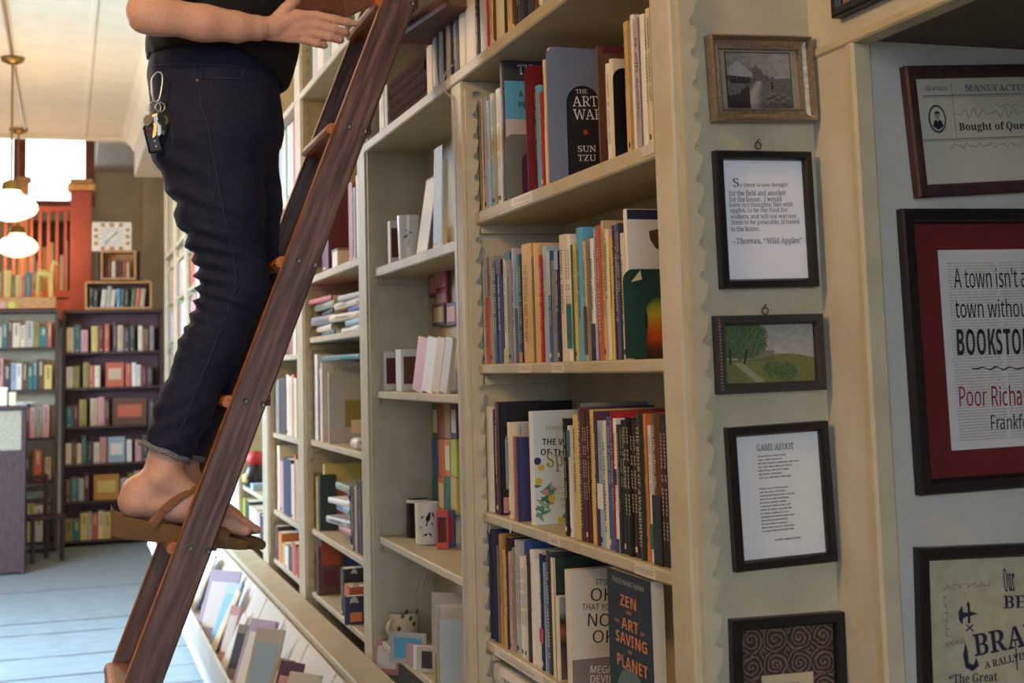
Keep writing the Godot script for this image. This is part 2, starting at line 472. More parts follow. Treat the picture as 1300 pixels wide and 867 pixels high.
func make_bookcase() -> void:
	# uprights: [near face z, far face z]
	var u := [
		[zx(867, 460, XF), zx(841, 460, XF)],
		[zx(606, 464, XS), zx(580, 460, XF)],
		[zx(477, 495, XS), zx(457.5, 495, XF)],
		[zx(392, 432, XS), zx(377, 450, XF)],
		[zx(346, 550, XS), zx(333, 560, XF)]]
	while u[-1][0] < 11.4: u.append([u[-1][0] + 1.02, u[-1][0] + 1.08])
	var top_t := yx(662, 27, 0.80)
	var names := [
		"cream painted bookcase bay full of upright paperbacks with arched bookend",
		"cream painted bookcase bay holding mugs, boxed cards and calendars",
		"cream painted bookcase bay with stacks of flat cases behind the ladder foot",
		"cream painted bookcase bay of mixed books behind the ladder rail"]
	var hi := yx(400, 105, XS)
	var sh := [
		[yx(720, 223, XS), yx(723, 459, XS), yx(734, 688.7, XS), yx(660, 838.6, XS), 0.78],
		[yx(528, 322, XS), yx(528, 498.8, XS), yx(535, 708, XS), 0.765],
		[yx(430, 336, XS), yx(425, 423.5, XS), yx(428, 566.8, XS), yx(429, 691, XS), 0.735],
		[yx(358, 259, XS), yx(370, 450, XS), yx(360, 552.8, XS), yx(364, 657, XS), 0.735],
		[hi - 0.3, yx(330, 480, XS) , yx(320, 623, XS), 0.735]]
	for k in range(1, u.size()):
		var zn: float = u[k - 1][1]
		var zf: float = u[k][0]
		var i := k - 1
		var ys: Array = sh[i] if i < sh.size() else [2.4, 2.1, 1.78, 1.44, 1.1, 0.735]
		var back: float = 0.975 if i == 1 else XB
		var lab: String = names[i] if i < names.size() else ("cream painted bookcase bay beyond the ladder, %s from the glass-shaded lamps" % ["sixth", "fifth", "fourth", "third", "second", "first", "seventh", "eighth"][clampi(u.size() - 1 - k, 0, 7)])
		var t := thing("bookcase", lab, "bookcase", Vector3(0, 0, 0), Basis(), "bays of the long bookcase")
		part("back_panel", span(Vector3(back, 0.0, -zn), Vector3(XB + 0.03, 3.34, -u[1][1] if i == 0 else -zf)), M.paint, t)
		var utop: float = top_t - 0.026 if k == 1 else 3.34
		part("upright", span(Vector3(XF, 0.0, -zf), Vector3(XB + 0.03, utop, -u[k][1]), 0.003), M.paint, t)
		part("scalloped_strip", scallop(0.75, utop - 0.02, 0.027, 0.012).turn(Transform3D(Basis(), Vector3(XF + 0.006, 0, -zf))), M.paint, t)
		if i == 0:
			part("upright", span(Vector3(XF, 0.0, -u[0][0]), Vector3(XB + 0.03, 3.34, -u[0][1]), 0.003), M.paint, t)
			part("scalloped_strip", scallop(0.6, 3.2, 0.027, 0.012).turn(Transform3D(Basis(), Vector3(XF + 0.010, 0, -u[0][0]))), M.paint, t)
		for y in ys:
			part("shelf", span(Vector3(XS, y - (0.026 if y == ys[0] else 0.02), -zn + 0.001), Vector3(back, y, -zf - 0.001), 0.003), M.paint, t)
			part("cleat", span(Vector3(XS + 0.012, y - 0.045, -zf), Vector3(back, y - 0.021, -zf + 0.014), 0.002), M.paint, t)
		if i < 2:
			part("top_board", span(Vector3(XF - 0.002, top_t - 0.026, -zn), Vector3(back, top_t, -u[1][1] if i == 0 else -zf), 0.003), M.paint, t)
		part("top_board", span(Vector3(XF - 0.002, hi - 0.026, -zn), Vector3(back, hi, -u[1][1] if i == 0 else -zf), 0.003), M.paint, t)
		part("cornice", span(Vector3(XF - 0.002, 3.34, -zn), Vector3(XB + 0.03, 3.42, -u[k][1]), 0.006), M.paint, t)
		bays.append({"zn": zn, "zf": zf, "ys": ys, "back": back})
	bays[0]["top"] = top_t
	bays[0]["end"] = u[0][0]
	bays[0]["hi"] = hi

# ---------------------------------------------------------------- slanted card rack in front of the bookcase foot
const RX0 := 0.70
func make_rack() -> void:
	var z0 := 2.35
	var z1 := 8.6
	var t := thing("card_rack", "long white slanted card rack along the foot of the bookcase", "rack")
	part("ledge", span(Vector3(RX0, 0.69, -z0), Vector3(0.796, 0.713, -z1), 0.004), M.paint, t)
	part("base", MB.new().prism(PackedVector2Array([Vector2(0.66, 0), Vector2(0.795, 0), Vector2(0.795, 0.69), Vector2(0.72, 0.69), Vector2(0.585, 0.45), Vector2(0.60, 0.40)]), -z1, -z0), M.white_rack, t)
	part("trough_floor", span(Vector3(0.50, 0.445, -z0), Vector3(0.60, 0.457, -z1), 0.002), M.white_rack, t)
	var z := z0
	while z < z1 - 0.1:
		var w := 0.43
		var m: Material = M.white_rack
		# slanted back board
		var d := Vector3(RX0 - 0.585, 0.69 - 0.455, 0)
		part("slanted_panel", MB.new().box(Vector3.ZERO, Vector3(d.length(), 0.014, w - 0.012), 0.003), m, t, Vector3((RX0 + 0.585) * 0.5 - 0.006, 0.575, -z - w * 0.5), Basis(Vector3.BACK, atan2(d.y, d.x)))
		part("lip_panel", MB.new().box(Vector3.ZERO, Vector3(0.012, 0.085, w - 0.006), 0.003), m, t, Vector3(0.497, 0.487, -z - w * 0.5))
		part("lower_panel", MB.new().box(Vector3.ZERO, Vector3(0.012, 0.40, w - 0.008), 0.003), m, t, Vector3(0.575, 0.235, -z - w * 0.5), Basis(Vector3.BACK, 0.33))
		z += w

# added unseen bookcase across the aisle: keeps the door's daylight off the near bays
func make_blocker_case() -> void:
	var t := thing("blocker_bookcase", "added unseen cream bookcase across the aisle blocking the door daylight", "bookcase")
	var x0 := -1.78
	var x1 := -1.50
	part("back_panel", span(Vector3(x0, 0, -0.6), Vector3(x0 + 0.02, 2.3, -6.7)), M.paint, t)
	for k in 6: part("upright", span(Vector3(x0 + 0.02, 0, -0.6 - 1.21 * k), Vector3(x1, 2.3, -0.65 - 1.21 * k), 0.003), M.paint, t)
	for y in [0.1, 0.5, 0.9, 1.3, 1.7, 2.05, 2.32]: part("shelf", span(Vector3(x0 + 0.02, y - 0.02, -0.6), Vector3(x1, y, -6.7), 0.003), M.paint, t)
# ---------------------------------------------------------------- ladder
const LZ := 2.75
var lad: Transform3D
func lad_x(y: float) -> float:   # middle of the rail at a height
	var a := at_z(508.3, 0, LZ)
	var b := at_z(183, 867, LZ)
	return b.x + (a.x - b.x) * (y - b.y) / (a.y - b.y)
func make_ladder() -> void:
	var a := at_z(508.3, 0, LZ)
	var b := at_z(183, 867, LZ)
	var dir := (a - b).normalized()
	dir.z = 0.0; dir = dir.normalized()
	var foot := Vector3(lad_x(0.0), 0.0, -LZ)
	var len_ := 2.86
	var wid := 43.4 / F * LZ * dir.y * 1.05
	var bs := Basis(Vector3(dir.y, -dir.x, 0), dir, Vector3.BACK)
	var t := thing("ladder", "dark walnut library ladder leaning on the bookcase, one person on it", "ladder", foot)
	var gap := 0.335
	for k in 2:
		var zz := -0.016 - k * gap
		var rail := part("rail", bx(Vector3(0, len_ * 0.5, 0), Vector3(wid, len_, 0.032), 0.004), M.walnut, t, Vector3(0, 0.0, zz), bs)
		part("worn_edge", bx(Vector3(-wid * 0.5 + 0.0005, len_ * 0.5, 0), Vector3(0.003, len_ - 0.02, 0.022), 0.001), M.worn_wood, rail)
	var tops := [[415, 160], [352, 333], [288, 508], [220, 686], [152, 832]]
	var ys := []
	for p in tops: ys.append(at_z(p[0], p[1], LZ + 0.05).y)
	var stp: float = (ys[0] - ys[3]) / 3.0
	for k in range(-2, 8):
		var y: float = ys[3] + stp * k
		if y < 0.1 or y > 2.75: continue
		var x := lad_x(y)
		var tr := part("tread", MB.new().prism(PackedVector2Array([Vector2(-0.056, -0.004), Vector2(-0.052, 0.005), Vector2(-0.046, 0.009), Vector2(0.04, 0.009), Vector2(0.04, -0.013), Vector2(-0.046, -0.013), Vector2(-0.052, -0.011), Vector2(-0.056, -0.006)]), -gap - 0.0, -0.018), M.tread_wood, t, Vector3(x - foot.x, y - 0.009, 0))
		part("worn_nose", MB.new().prism(PackedVector2Array([Vector2(-0.0575, -0.004), Vector2(-0.053, 0.0065), Vector2(-0.046, 0.0098), Vector2(-0.040, 0.0098), Vector2(-0.040, -0.0138), Vector2(-0.046, -0.0138), Vector2(-0.053, -0.012), Vector2(-0.0575, -0.006)]), -gap - 0.001, -0.0168), M.worn_wood, tr)
		for s in [-0.014, 0.020]:
			var sc := part("screw", MB.new().lathe([Vector2(0.0075, 0.0), Vector2(0.007, 0.0016), Vector2(0.0050, 0.002), Vector2(0.004, 0.0004), Vector2(0.0005, 0.0002)], 10).turn(Transform3D(Basis(Vector3.RIGHT, PI / 2), Vector3.ZERO)), M.dull_steel, tr, Vector3(s, -0.004 - s * 0.25, 0.0))
			sc.position.z = 0.0005
	lad = Transform3D(bs, foot)

# ---------------------------------------------------------------- books
const PAL := {
	"cream": [222, 210, 178], "white": [226, 224, 220], "ivory": [214, 204, 186], "tan": [204, 168, 104], "beige": [190, 170, 138],
	"grey": [134, 132, 128], "pale grey": [176, 176, 174], "charcoal": [58, 56, 60], "black": [26, 25, 29], "navy": [38, 44, 82],
	"indigo": [56, 54, 100], "blue": [58, 96, 168], "sky blue": [92, 168, 206], "ice blue": [150, 178, 200], "teal": [40, 110, 114],
	"green": [56, 104, 66], "dark green": [34, 54, 46], "sage": [144, 150, 128], "lime": [186, 200, 70], "olive": [140, 128, 60], "yellow": [206, 186, 104],
	"ochre": [184, 132, 48], "orange": [204, 122, 62], "terracotta": [186, 92, 66], "coral": [206, 92, 84], "red": [178, 40, 38],
	"maroon": [92, 28, 36], "plum": [88, 50, 76], "lilac": [176, 164, 192], "rose": [200, 150, 150], "brown": [96, 62, 42], "dark brown": [56, 38, 32], "purple": [70, 40, 86], "rust": [160, 68, 34]}
func pm(called: String, rough := 0.5) -> StandardMaterial3D:
	var c: Array = PAL[called]
	return mat("cover_" + called.replace(" ", "_"), c8(c[0], c[1], c[2]), rough)
func is_light(called: String) -> bool:
	var c: Array = PAL[called]
	return c[0] * 0.3 + c[1] * 0.6 + c[2] * 0.1 > 118
var title_meshes := []
func title_mesh(k: int) -> ArrayMesh:
	if title_meshes.is_empty():
		var r := RandomNumberGenerator.new(); r.seed = 91
		for q in 7:
			var b := MB.new()
			var y := 0.0
			var rows := 1 if q % 3 else 2
			while y < 1.0:
				if r.randf() < 0.16:
					y += 0.05; continue
				var w := r.randf_range(0.018, 0.034)
				for e in rows:
					var zc := 0.0 if rows == 1 else (e - 0.5) * 1.1
					var hh := r.randf_range(0.30, 0.46) / rows
					# each stroke group is a tiny upright and a bar
					b.quad(Vector3(0, -y, zc - hh), Vector3(0, -y, zc + hh), Vector3(0, -y - w * 0.4, zc + hh), Vector3(0, -y - w * 0.4, zc - hh))
					var mz := zc + r.randf_range(-0.6, 0.6) * hh
					b.quad(Vector3(0, -y, mz - 0.09), Vector3(0, -y, mz + 0.09), Vector3(0, -y - w, mz + 0.09), Vector3(0, -y - w, mz - 0.09))
				y += w + 0.012
			title_meshes.append(b.done())
	return title_meshes[k % 7]
# a standing book: spine on local x = 0 facing -x, cover boards across z, foot on y = 0
func book_parts(t: Node3D, th: float, h: float, d: float, col: String, hard: bool, title := "", k := 0, cover_mat: Material = null, page_mat: Material = null) -> void:
	var m: Material = cover_mat if cover_mat else pm(col)
	var bt := 0.0022 if hard else 0.0006
	bt = minf(bt, th * 0.2)
	var b := MB.new()
	var hh := th * 0.5
	# spine, slightly rounded
	var rows := []
	for y in [0.0, h]:
		var r := PackedVector3Array()
		for s in 7:
			var a := -1.0 + s / 3.0
			r.append(Vector3((a * a - 1.0) * minf(0.004, th * 0.16) + minf(0.004, th * 0.16), y, a * hh))
		rows.append(r)
	b.grid(rows, false)
	b.box(Vector3(d * 0.5 + 0.002, h * 0.5, hh - bt * 0.5), Vector3(d - 0.004, h, bt))
	b.box(Vector3(d * 0.5 + 0.002, h * 0.5, -hh + bt * 0.5), Vector3(d - 0.004, h, bt))
	b.box(Vector3(0.0045, h * 0.5, 0), Vector3(0.003, h, th - bt * 2.0))
	part("cover", b, m, t)
	var ins := 0.003 if hard else 0.0003
	part("pages", bx(Vector3((0.0062 + d - ins) * 0.5, h * 0.5, 0), Vector3(d - ins - 0.0062, h - ins * 2.0 - 0.0002, maxf(th - bt * 2.0 - 0.0002, 0.001))), page_mat if page_mat else M.page, t)
	if title == "none": return
	var tc := title
	if tc == "": tc = "charcoal" if is_light(col) else "cream"
	if th > 0.0055:
		var o := inst("spine_title", title_mesh(k), pm(tc), t, Vector3(-0.0006, h * (0.93 - 0.05 * (k % 3)), 0))
		o.scale = Vector3(1, h * (0.42 + 0.09 * (k % 4)), minf(th * 0.62, 0.011))
	if th > 0.012 and k % 2 == 0:
		part("publisher_mark", MB.new().box(Vector3(-0.0003, h * 0.06, 0), Vector3(0.0006, 0.008, th * 0.35)), pm(tc), t)
func z_on(px: float, y: float, x: float) -> float:
	var py := 480.0
	for i in 12:
		var y0 := at_x(px, py, x).y
		var y1 := at_x(px, py + 1.0, x).y
		py += (y - y0) / (y1 - y0)
	return -at_x(px, py, x).z
func hy(s: String) -> String:
	return s.replace(" ", "-")
func size_word(th: float) -> String:
	return "thin" if th < 0.014 else ("slim" if th < 0.022 else ("thick" if th > 0.034 else "stout"))
# entries: [left px, right px, top py, colour, {options}] along a shelf of height y, spines on plane x
func row(y: float, x: float, entries: Array, where: String, group: String, depth := 0.15) -> Array:
	var out := []
	var last := 1e9
	for b in bays:
		var zm0 := z_on(entries[0][1], y, x)
		if zm0 < b.zf + 0.15 and zm0 > b.zn - 0.15: last = minf(last, b.zf - 0.001)
	for i in entries.size():
		var e: Array = entries[i]
		var o: Dictionary = e[4] if e.size() > 4 else {}
		var xx: float = x + rng.randf_range(-0.0015, 0.0025) + o.get("in", 0.0)
		var za := minf(z_on(e[0], y, xx), last)
		var zb := minf(z_on(e[1], y, xx), za - 0.0036)
		last = zb
		var th := maxf(za - zb - 0.0006, 0.003)
		var h: float = at_x((e[0] + e[1]) * 0.5, e[2], xx).y - y
		h = clampf(h, 0.06, 0.36)
		for bb in bays:
			if zb > bb.zn - 0.06 and zb < bb.zf:
				var lids: Array = bb.ys + [bays[0].hi, 3.34]
				if bb == bays[0] or bb == bays[1]: lids.append(bays[0].top)
				for yy in lids:
					if yy > y + 0.05: h = minf(h, yy - y - 0.030)
		var prev: String = entries[i - 1][3] if i > 0 else ""
		var nxt: String = entries[i + 1][3] if i < entries.size() - 1 else ""
		var near := ("between %s and %s ones" % [hy(prev), hy(nxt)]) if prev and nxt else ("ending the row by the %s one" % hy(prev if prev else nxt))
		var lab: String = o.get("label", "%s %s book %s, %s" % [size_word(th), hy(e[3]), near, where])
		var t := thing("book", lab, "book", Vector3(xx, y + 0.0005, -(za + zb) * 0.5), Basis(), group)
		book_parts(t, th, h, o.get("d", depth + rng.randf_range(-0.02, 0.015)), e[3], o.get("hard", h > 0.22 and th > 0.018), o.get("title", ""), rng.randi() % 12, o.get("mat", null))
		if o.has("band"):   # [from, to, colour] as shares of the height: printed bands on the spine
			for q in o.band: part("spine_band", MB.new().box(Vector3(-0.0002, h * (q[0] + q[1]) * 0.5, 0), Vector3(0.0008, h * (q[1] - q[0]), th * 0.99)), pm(q[2]), t)
		if o.has("text"):
			words(t, o.text, Vector3(-0.0012, h * o.get("ty", 0.5), 0), h * o.get("tl", 0.7), th * o.get("tw", 0.45), pm(o.get("tc", "cream")), o.get("serif", true), false, Basis(Vector3(0, -1, 0), Vector3(0, 0, 1), Vector3(-1, 0, 0)), "spine_lettering")
		if o.has("lean"):
			t.rotation.x = o.lean
		out.append(t)
	return out
# a flat quad with a picture, on local z, filling x0..x1, y0..y1
func sheet(called: String, parent: Node3D, x0: float, x1: float, y0: float, y1: float, z: float, m: Material) -> MeshInstance3D:
	var b := MB.new()
	b.quad(Vector3(x0, y0, z), Vector3(x1, y0, z), Vector3(x1, y1, z), Vector3(x0, y1, z))
	return part(called, b, m, parent)
func lines_mesh(w: float, h: float, nl: int, seed_: int, ragged := 0.3, thick := 0.45) -> MB:   # rows of unreadable small print, origin top left
	var r := RandomNumberGenerator.new(); r.seed = seed_
	var b := MB.new()
	var lh := h / nl
	for i in nl:
		var end := w * (1.0 - r.randf() * ragged)
		var x := 0.0
		while x < end:
			var ww := lh * r.randf_range(0.5, 2.2)
			var y := -lh * (i + 0.5)
			var q := 0.0
			while q < ww:
				var g := lh * r.randf_range(0.12, 0.22)
				var hh := lh * thick * r.randf_range(0.55, 1.0)
				b.quad(Vector3(x + q, y - lh * thick * 0.5, 0), Vector3(x + q + g, y - lh * thick * 0.5, 0), Vector3(x + q + g, y - lh * thick * 0.5 + hh, 0), Vector3(x + q, y - lh * thick * 0.5 + hh, 0))
				q += g * 1.6
			x += ww + lh * 0.35
	return b
func paint(w: int, h: int, f: Callable) -> Image:
	var im := Image.create(w, h, false, Image.FORMAT_RGB8)
	for y in h:
		for x in w: im.set_pixel(x, y, f.call((x + 0.5) / w, (y + 0.5) / h))
	return im

# ---------------------------------------------------------------- framed prints
class Fr:
	var t: Node3D
	var inv: Transform3D
	var w: float
	var h: float
	var z: float
func moulding(w: float, h: float, prof: Array) -> MB:
	var b := MB.new()
	var rings := []
	for p in prof:
		var x: float = w * 0.5 - p[0]
		var y: float = h * 0.5 - p[0]
		rings.append([Vector3(-x, -y, p[1]), Vector3(x, -y, p[1]), Vector3(x, y, p[1]), Vector3(-x, y, p[1])])
	for i in rings.size() - 1:
		for k in 4:
			b.quad(rings[i][k], rings[i][(k + 1) % 4], rings[i + 1][(k + 1) % 4], rings[i + 1][k])
	b.quad(rings[0][3], rings[0][2], rings[0][1], rings[0][0])
	return b
func framed(called: String, label: String, c: Array, depth_z: float, mw: float, m: Material, prof_kind := 0, group := "") -> Fr:
	var p := []
	for q in c: p.append(at_z(q[0], q[1], depth_z))
	var mid: Vector3 = (p[0] + p[1] + p[2] + p[3]) * 0.25
	var xa: Vector3 = ((p[1] - p[0]) + (p[3] - p[2])).normalized()
	var ya := Vector3(0, 0, 1).cross(xa)
	var f := Fr.new()
	f.w = (p[0].distance_to(p[1]) + p[2].distance_to(p[3])) * 0.5
	f.h = (p[0].distance_to(p[2]) + p[1].distance_to(p[3])) * 0.5
	f.t = thing(called, label, "picture", mid + Vector3(0, 0, 0.0012), Basis(xa, ya, Vector3(0, 0, 1)), group)
	f.inv = f.t.transform.affine_inverse()
	f.z = 0.006
	mw = mw / F * depth_z
	var d := 0.016
	var prof := [[0.0, 0.0], [0.0, d * 0.8], [mw * 0.12, d], [mw * 0.75, d], [mw * 0.92, d * 0.8], [mw, d * 0.6], [mw, 0.004]]
	if prof_kind == 1:   # raised outer rim falling to a wide scoop
		prof = [[0.0, 0.0], [0.0, 0.018], [mw * 0.06, 0.021], [mw * 0.16, 0.021], [mw * 0.22, 0.018], [mw * 0.35, 0.011], [mw * 0.6, 0.008], [mw * 0.82, 0.0085], [mw * 0.86, 0.0105], [mw * 0.95, 0.0105], [mw, 0.008], [mw, 0.004]]
	part("moulding", moulding(f.w, f.h, prof), m, f.t)
	return f
func loc(f: Fr, px: float, py: float) -> Vector3:
	var wp := at_z(px, py, -f.t.position.z)
	var q := f.inv * wp
	q.z = f.z
	return q
func line(f: Fr, s: String, x0: float, x1: float, y: float, hp: float, m: Material, serif := true, bold := false, slope := 0.0, called := "lettering") -> void:
	var a := loc(f, x0, y - slope * (x1 - x0) * 0.5)
	var b := loc(f, x1, y + slope * (x1 - x0) * 0.5)
	var mid := (a + b) * 0.5
	mid.z += 0.0006
	var hh := (loc(f, x0, y) - loc(f, x0, y + hp)).length()
	var xa := Vector3(b.x - a.x, b.y - a.y, 0).normalized()
	words(f.t, s, mid, a.distance_to(b), hh, m, serif, bold, Basis(xa, Vector3(-xa.y, xa.x, 0), Vector3(0, 0, 1)), called)
func ring_and_nail(f: Fr, px: float, py: float) -> void:
	var c := loc(f, px, py)
	var pth := []
	var rr := []
	for k in 13:
		pth.append(Vector3(c.x + cos(TAU * k / 12) * 0.0048, c.y + sin(TAU * k / 12) * 0.0048, 0.008)); rr.append(0.0009)
	part("hanging_ring", MB.new().tube(pth, rr, 6, false), mat("dark_brass", c8(70, 60, 46), 0.4, 0.8), f.t)
	part("nail", MB.new().tube([Vector3(c.x, c.y + 0.004, 0.002), Vector3(c.x + 0.001, c.y + 0.009, 0.010)], [0.0008, 0.0012], 6), M.dull_steel, f.t)

func make_frames() -> void:
	var ze: float = bays[0].end
	var blk: Material = M.black_lacquer
	var ink: Material = M.black_print
	var gold := tri_mat("bronze_gilt", noise_tex(51, 0.02, [[0.0, c8(120, 104, 86)], [0.5, c8(150, 134, 112)], [1.0, c8(172, 158, 136)]]), Vector3(12, 12, 12), 0.32)
	gold.metallic = 0.6
	# 1 engraving of a cottage with sheep
	var f := framed("framed_engraving", "bronze-framed grey engraving of a cottage lane with sheep", [[897, 47], [1025, 50], [897, 156], [1026, 156]], ze, 20, gold, 1)
	var fn := FastNoiseLite.new(); fn.seed = 8; fn.frequency = 1.0
	var img := paint(260, 220, func(u: float, v: float) -> Color:
		var fine := fn.get_noise_2d(u * 120.0, v * 40.0) * 0.10 + fn.get_noise_2d(u * 36.0, v * 36.0) * 0.10
		var g := 0.66 + 0.16 * u - 0.10 * v + fn.get_noise_2d(u * 4.0, v * 7.0) * 0.12
		var tree := 0.40 + 0.10 * fn.get_noise_2d(u * 9.0, 3.0) - 0.20 * exp(-pow((u - 0.42) * 5.0, 2.0)) + 0.10 * u
		if v > tree: g = 0.36 + 0.18 * u + fn.get_noise_2d(u * 16.0, v * 16.0) * 0.16
		if v > 0.50 + 0.06 * sin(u * 5.0): g = 0.50 + fn.get_noise_2d(u * 18.0, v * 26.0) * 0.18
		var lane := absf(u - 0.44 - 0.10 * sin(v * 5.0)) / (0.06 + 0.30 * maxf(v - 0.5, 0.0))
		if v > 0.5 and lane < 1.0: g = lerpf(0.82, g, lane * lane)
		var roof := v > 0.14 + absf(u - 0.17) * 0.9 and v < 0.40 + 0.10 * (u - 0.05) and u > 0.02 and u < 0.40
		if roof: g = 0.84 - 0.25 * absf(u - 0.2)
		elif u > 0.05 and u < 0.36 and v >= 0.38 and v < 0.54: g = 0.16 + (0.25 if fmod(u * 14.0, 1.0) < 0.3 and v < 0.47 else 0.0)
		if u < 0.34 and v > 0.66 + 0.10 * sin(u * 11.0 + 0.6) + 0.05 * fn.get_noise_2d(u * 20.0, 7.0): g = 0.16 + fn.get_noise_2d(u * 30.0, v * 30.0) * 0.12
		if v > 0.9: g -= 0.12
		for s in [[0.64, 0.78], [0.71, 0.74], [0.78, 0.80], [0.86, 0.76], [0.93, 0.82], [0.68, 0.86], [0.86, 0.87]]:
			var dx: float = u - s[0]; var dy: float = v - s[1]
			var d := sqrt(dx * dx / 0.0022 + dy * dy / 0.0014)
			if d < 1.0: g = 0.62 - 0.35 * clampf(dy * 22.0 + 0.3, 0.0, 1.0)
			elif absf(absf(dx) - 0.025) < 0.006 and dy > 0.0 and dy < 0.07: g = 0.12
		if Vector2((u - 0.70) * 2.4, v - 0.60).length() < 0.05 or Vector2(u - 0.70, v - 0.535).length() < 0.018: g = 0.14
		g = clampf(g + fine, 0.06, 0.92)
		return Color(g * 0.72, g * 0.70, g * 0.67))
	var a := loc(f, 918, 68); var b := loc(f, 1004, 140)
	sheet("mount", f.t, -f.w * 0.5 + 0.018, f.w * 0.5 - 0.018, -f.h * 0.5 + 0.018, f.h * 0.5 - 0.018, 0.005, mat("aged_mount", c8(150, 138, 112), 0.8))
	sheet("print_border", f.t, a.x - 0.0015, b.x + 0.0015, b.y - 0.0015, a.y + 0.0015, 0.0055, ink)
	sheet("engraving", f.t, a.x, b.x, b.y, a.y, 0.006, picture("engraving_print", img))
	# 2 quotation
	f = framed("framed_quotation", "black-framed white sheet with the wild apples quotation in serif type", [[903, 193], [1025, 194], [911, 367], [1032, 365]], ze, 13, blk)
	sheet("paper", f.t, -f.w * 0.5 + 0.010, f.w * 0.5 - 0.010, -f.h * 0.5 + 0.010, f.h * 0.5 - 0.010, 0.0055, M.paper_white)
	var soft := mat("soft_ink", c8(66, 62, 70), 0.8)
	line(f, "S", 928, 935, 232.5, 11, soft)
	for q in [["o there is one thought", 936.5, 997.5, 236, 6.4], ["for the field and another", 922.5, 994.5, 245.5, 6.6], ["for the house.  I would", 923, 989.5, 253.5, 6.4], ["have my thoughts, like wild", 923, 1003.5, 261, 7.2], ["apples, to be the food for", 924, 997, 268, 7.2], ["walkers, and will not warrant", 924.5, 1008, 275.5, 6.6], ["them to be palatable, if tasted", 925, 1012, 283, 7.2], ["in the house.", 925, 961.5, 291, 6.2], ["– Thoreau, “Wild Apples”", 926.5, 1015, 307, 9.5]]:
		line(f, q[0], q[1], q[2], q[3], q[4], soft, true, false, -0.012)
	ring_and_nail(f, 959, 186)
	# 3 landscape painting
	var dk := tri_mat("pewter_frame", noise_tex(52, 0.03, [[0.0, c8(40, 37, 36)], [1.0, c8(66, 61, 58)]]), Vector3(14, 14, 14), 0.4)
	f = framed("framed_landscape", "small green landscape painting in a beaded pewter-grey frame", [[903, 402], [1039, 398], [907, 500], [1042, 495]], ze, 14, dk)
	img = paint(230, 160, func(u: float, v: float) -> Color:
		var c := Color(0.62, 0.62, 0.58).lerp(Color(0.70, 0.67, 0.60), v) * (0.95 + 0.1 * fn.get_noise_2d(u * 9.0, v * 9.0))
		if v > 0.56 + 0.05 * sin(u * 7.0): c = Color(0.36, 0.38, 0.20).lerp(Color(0.50, 0.49, 0.27), 0.5 + 0.6 * fn.get_noise_2d(u * 14.0, v * 22.0))
		if v > 0.64 and absf(u - 0.16 - (v - 0.64) * 0.72) < 0.05: c = Color(0.58, 0.56, 0.46)
		if u > 0.28 and u < 0.55 and v > 0.45 and v < 0.62: c = c.lerp(Color(0.34, 0.33, 0.24), 0.6)
		for s in [[0.12, 0.22, 0.22], [0.30, 0.20, 0.18], [0.22, 0.36, 0.2], [0.38, 0.36, 0.1], [0.06, 0.4, 0.14], [0.66, 0.8, 0.12], [0.52, 0.76, 0.1]]:
			var d := Vector2(u - s[0], (v - s[1]) * 0.8).length() + 0.06 * fn.get_noise_2d(u * 22.0, v * 22.0)
			if d < s[2]: c = Color(0.20, 0.28, 0.15).lerp(Color(0.38, 0.46, 0.28), clampf(0.5 + fn.get_noise_2d(u * 26.0 + 5.0, v * 26.0), 0, 1))
		if (absf(u - 0.08) < 0.012 or absf(u - 0.25 - (v - 0.5) * -0.15) < 0.012) and v > 0.42 and v < 0.66: c = Color(0.17, 0.15, 0.11)
		return c)
	sheet("painting", f.t, -f.w * 0.5 + 0.011, f.w * 0.5 - 0.011, -f.h * 0.5 + 0.011, f.h * 0.5 - 0.011, 0.006, picture("landscape_print", img))
	var bead := MB.new().lathe([Vector2(0.0, 0.0014), Vector2(0.0012, 0.0008), Vector2(0.0017, 0.0)], 6).done()
	var pale := mat("bead_silver", c8(140, 138, 134), 0.35, 0.4)
	for sx in [-1, 1]:
		var y := -f.h * 0.5 + 0.006
		while y < f.h * 0.5 - 0.004:
			inst("bead", bead, pale if sx < 0 else dk, f.t, Vector3(sx * (f.w * 0.5 - 0.004), y, 0.0155), Basis(Vector3.RIGHT, PI / 2))
			y += 0.0045
	ring_and_nail(f, 968, 395)
	# 4 poem
	f = framed("framed_poem", "black-framed white sheet with a long poem in small type", [[920, 543], [1048, 533], [927, 725], [1053, 712]], ze, 14, blk)
	sheet("paper", f.t, -f.w * 0.5 + 0.011, f.w * 0.5 - 0.011, -f.h * 0.5 + 0.011, f.h * 0.5 - 0.011, 0.0055, mat("paper_grey", c8(222, 220, 216), 0.8))
	line(f, "GAME AFOOT", 957.5, 1004.5, 567, 8, ink, true, false, -0.05)
	var o := loc(f, 959, 577); o.z = 0.0062
	part("verse", lines_mesh(0.062, 0.034, 7, 5, 0.5), ink, f.t, o)
	o = loc(f, 961, 618); o.z = 0.0062
	part("verse", lines_mesh(0.052, 0.062, 13, 6, 0.3), ink, f.t, o)
	o = loc(f, 981, 682); o.z = 0.0062
	part("credit_line", lines_mesh(0.036, 0.0055, 1, 9, 0.0), ink, f.t, o)
	# 5 marbled paper
	f = framed("framed_marbled_paper", "black-framed sheet of swirled brown marbled paper with a small card", [[921, 786], [1064, 774], [931, 965], [1073, 950]], ze, 16, blk)
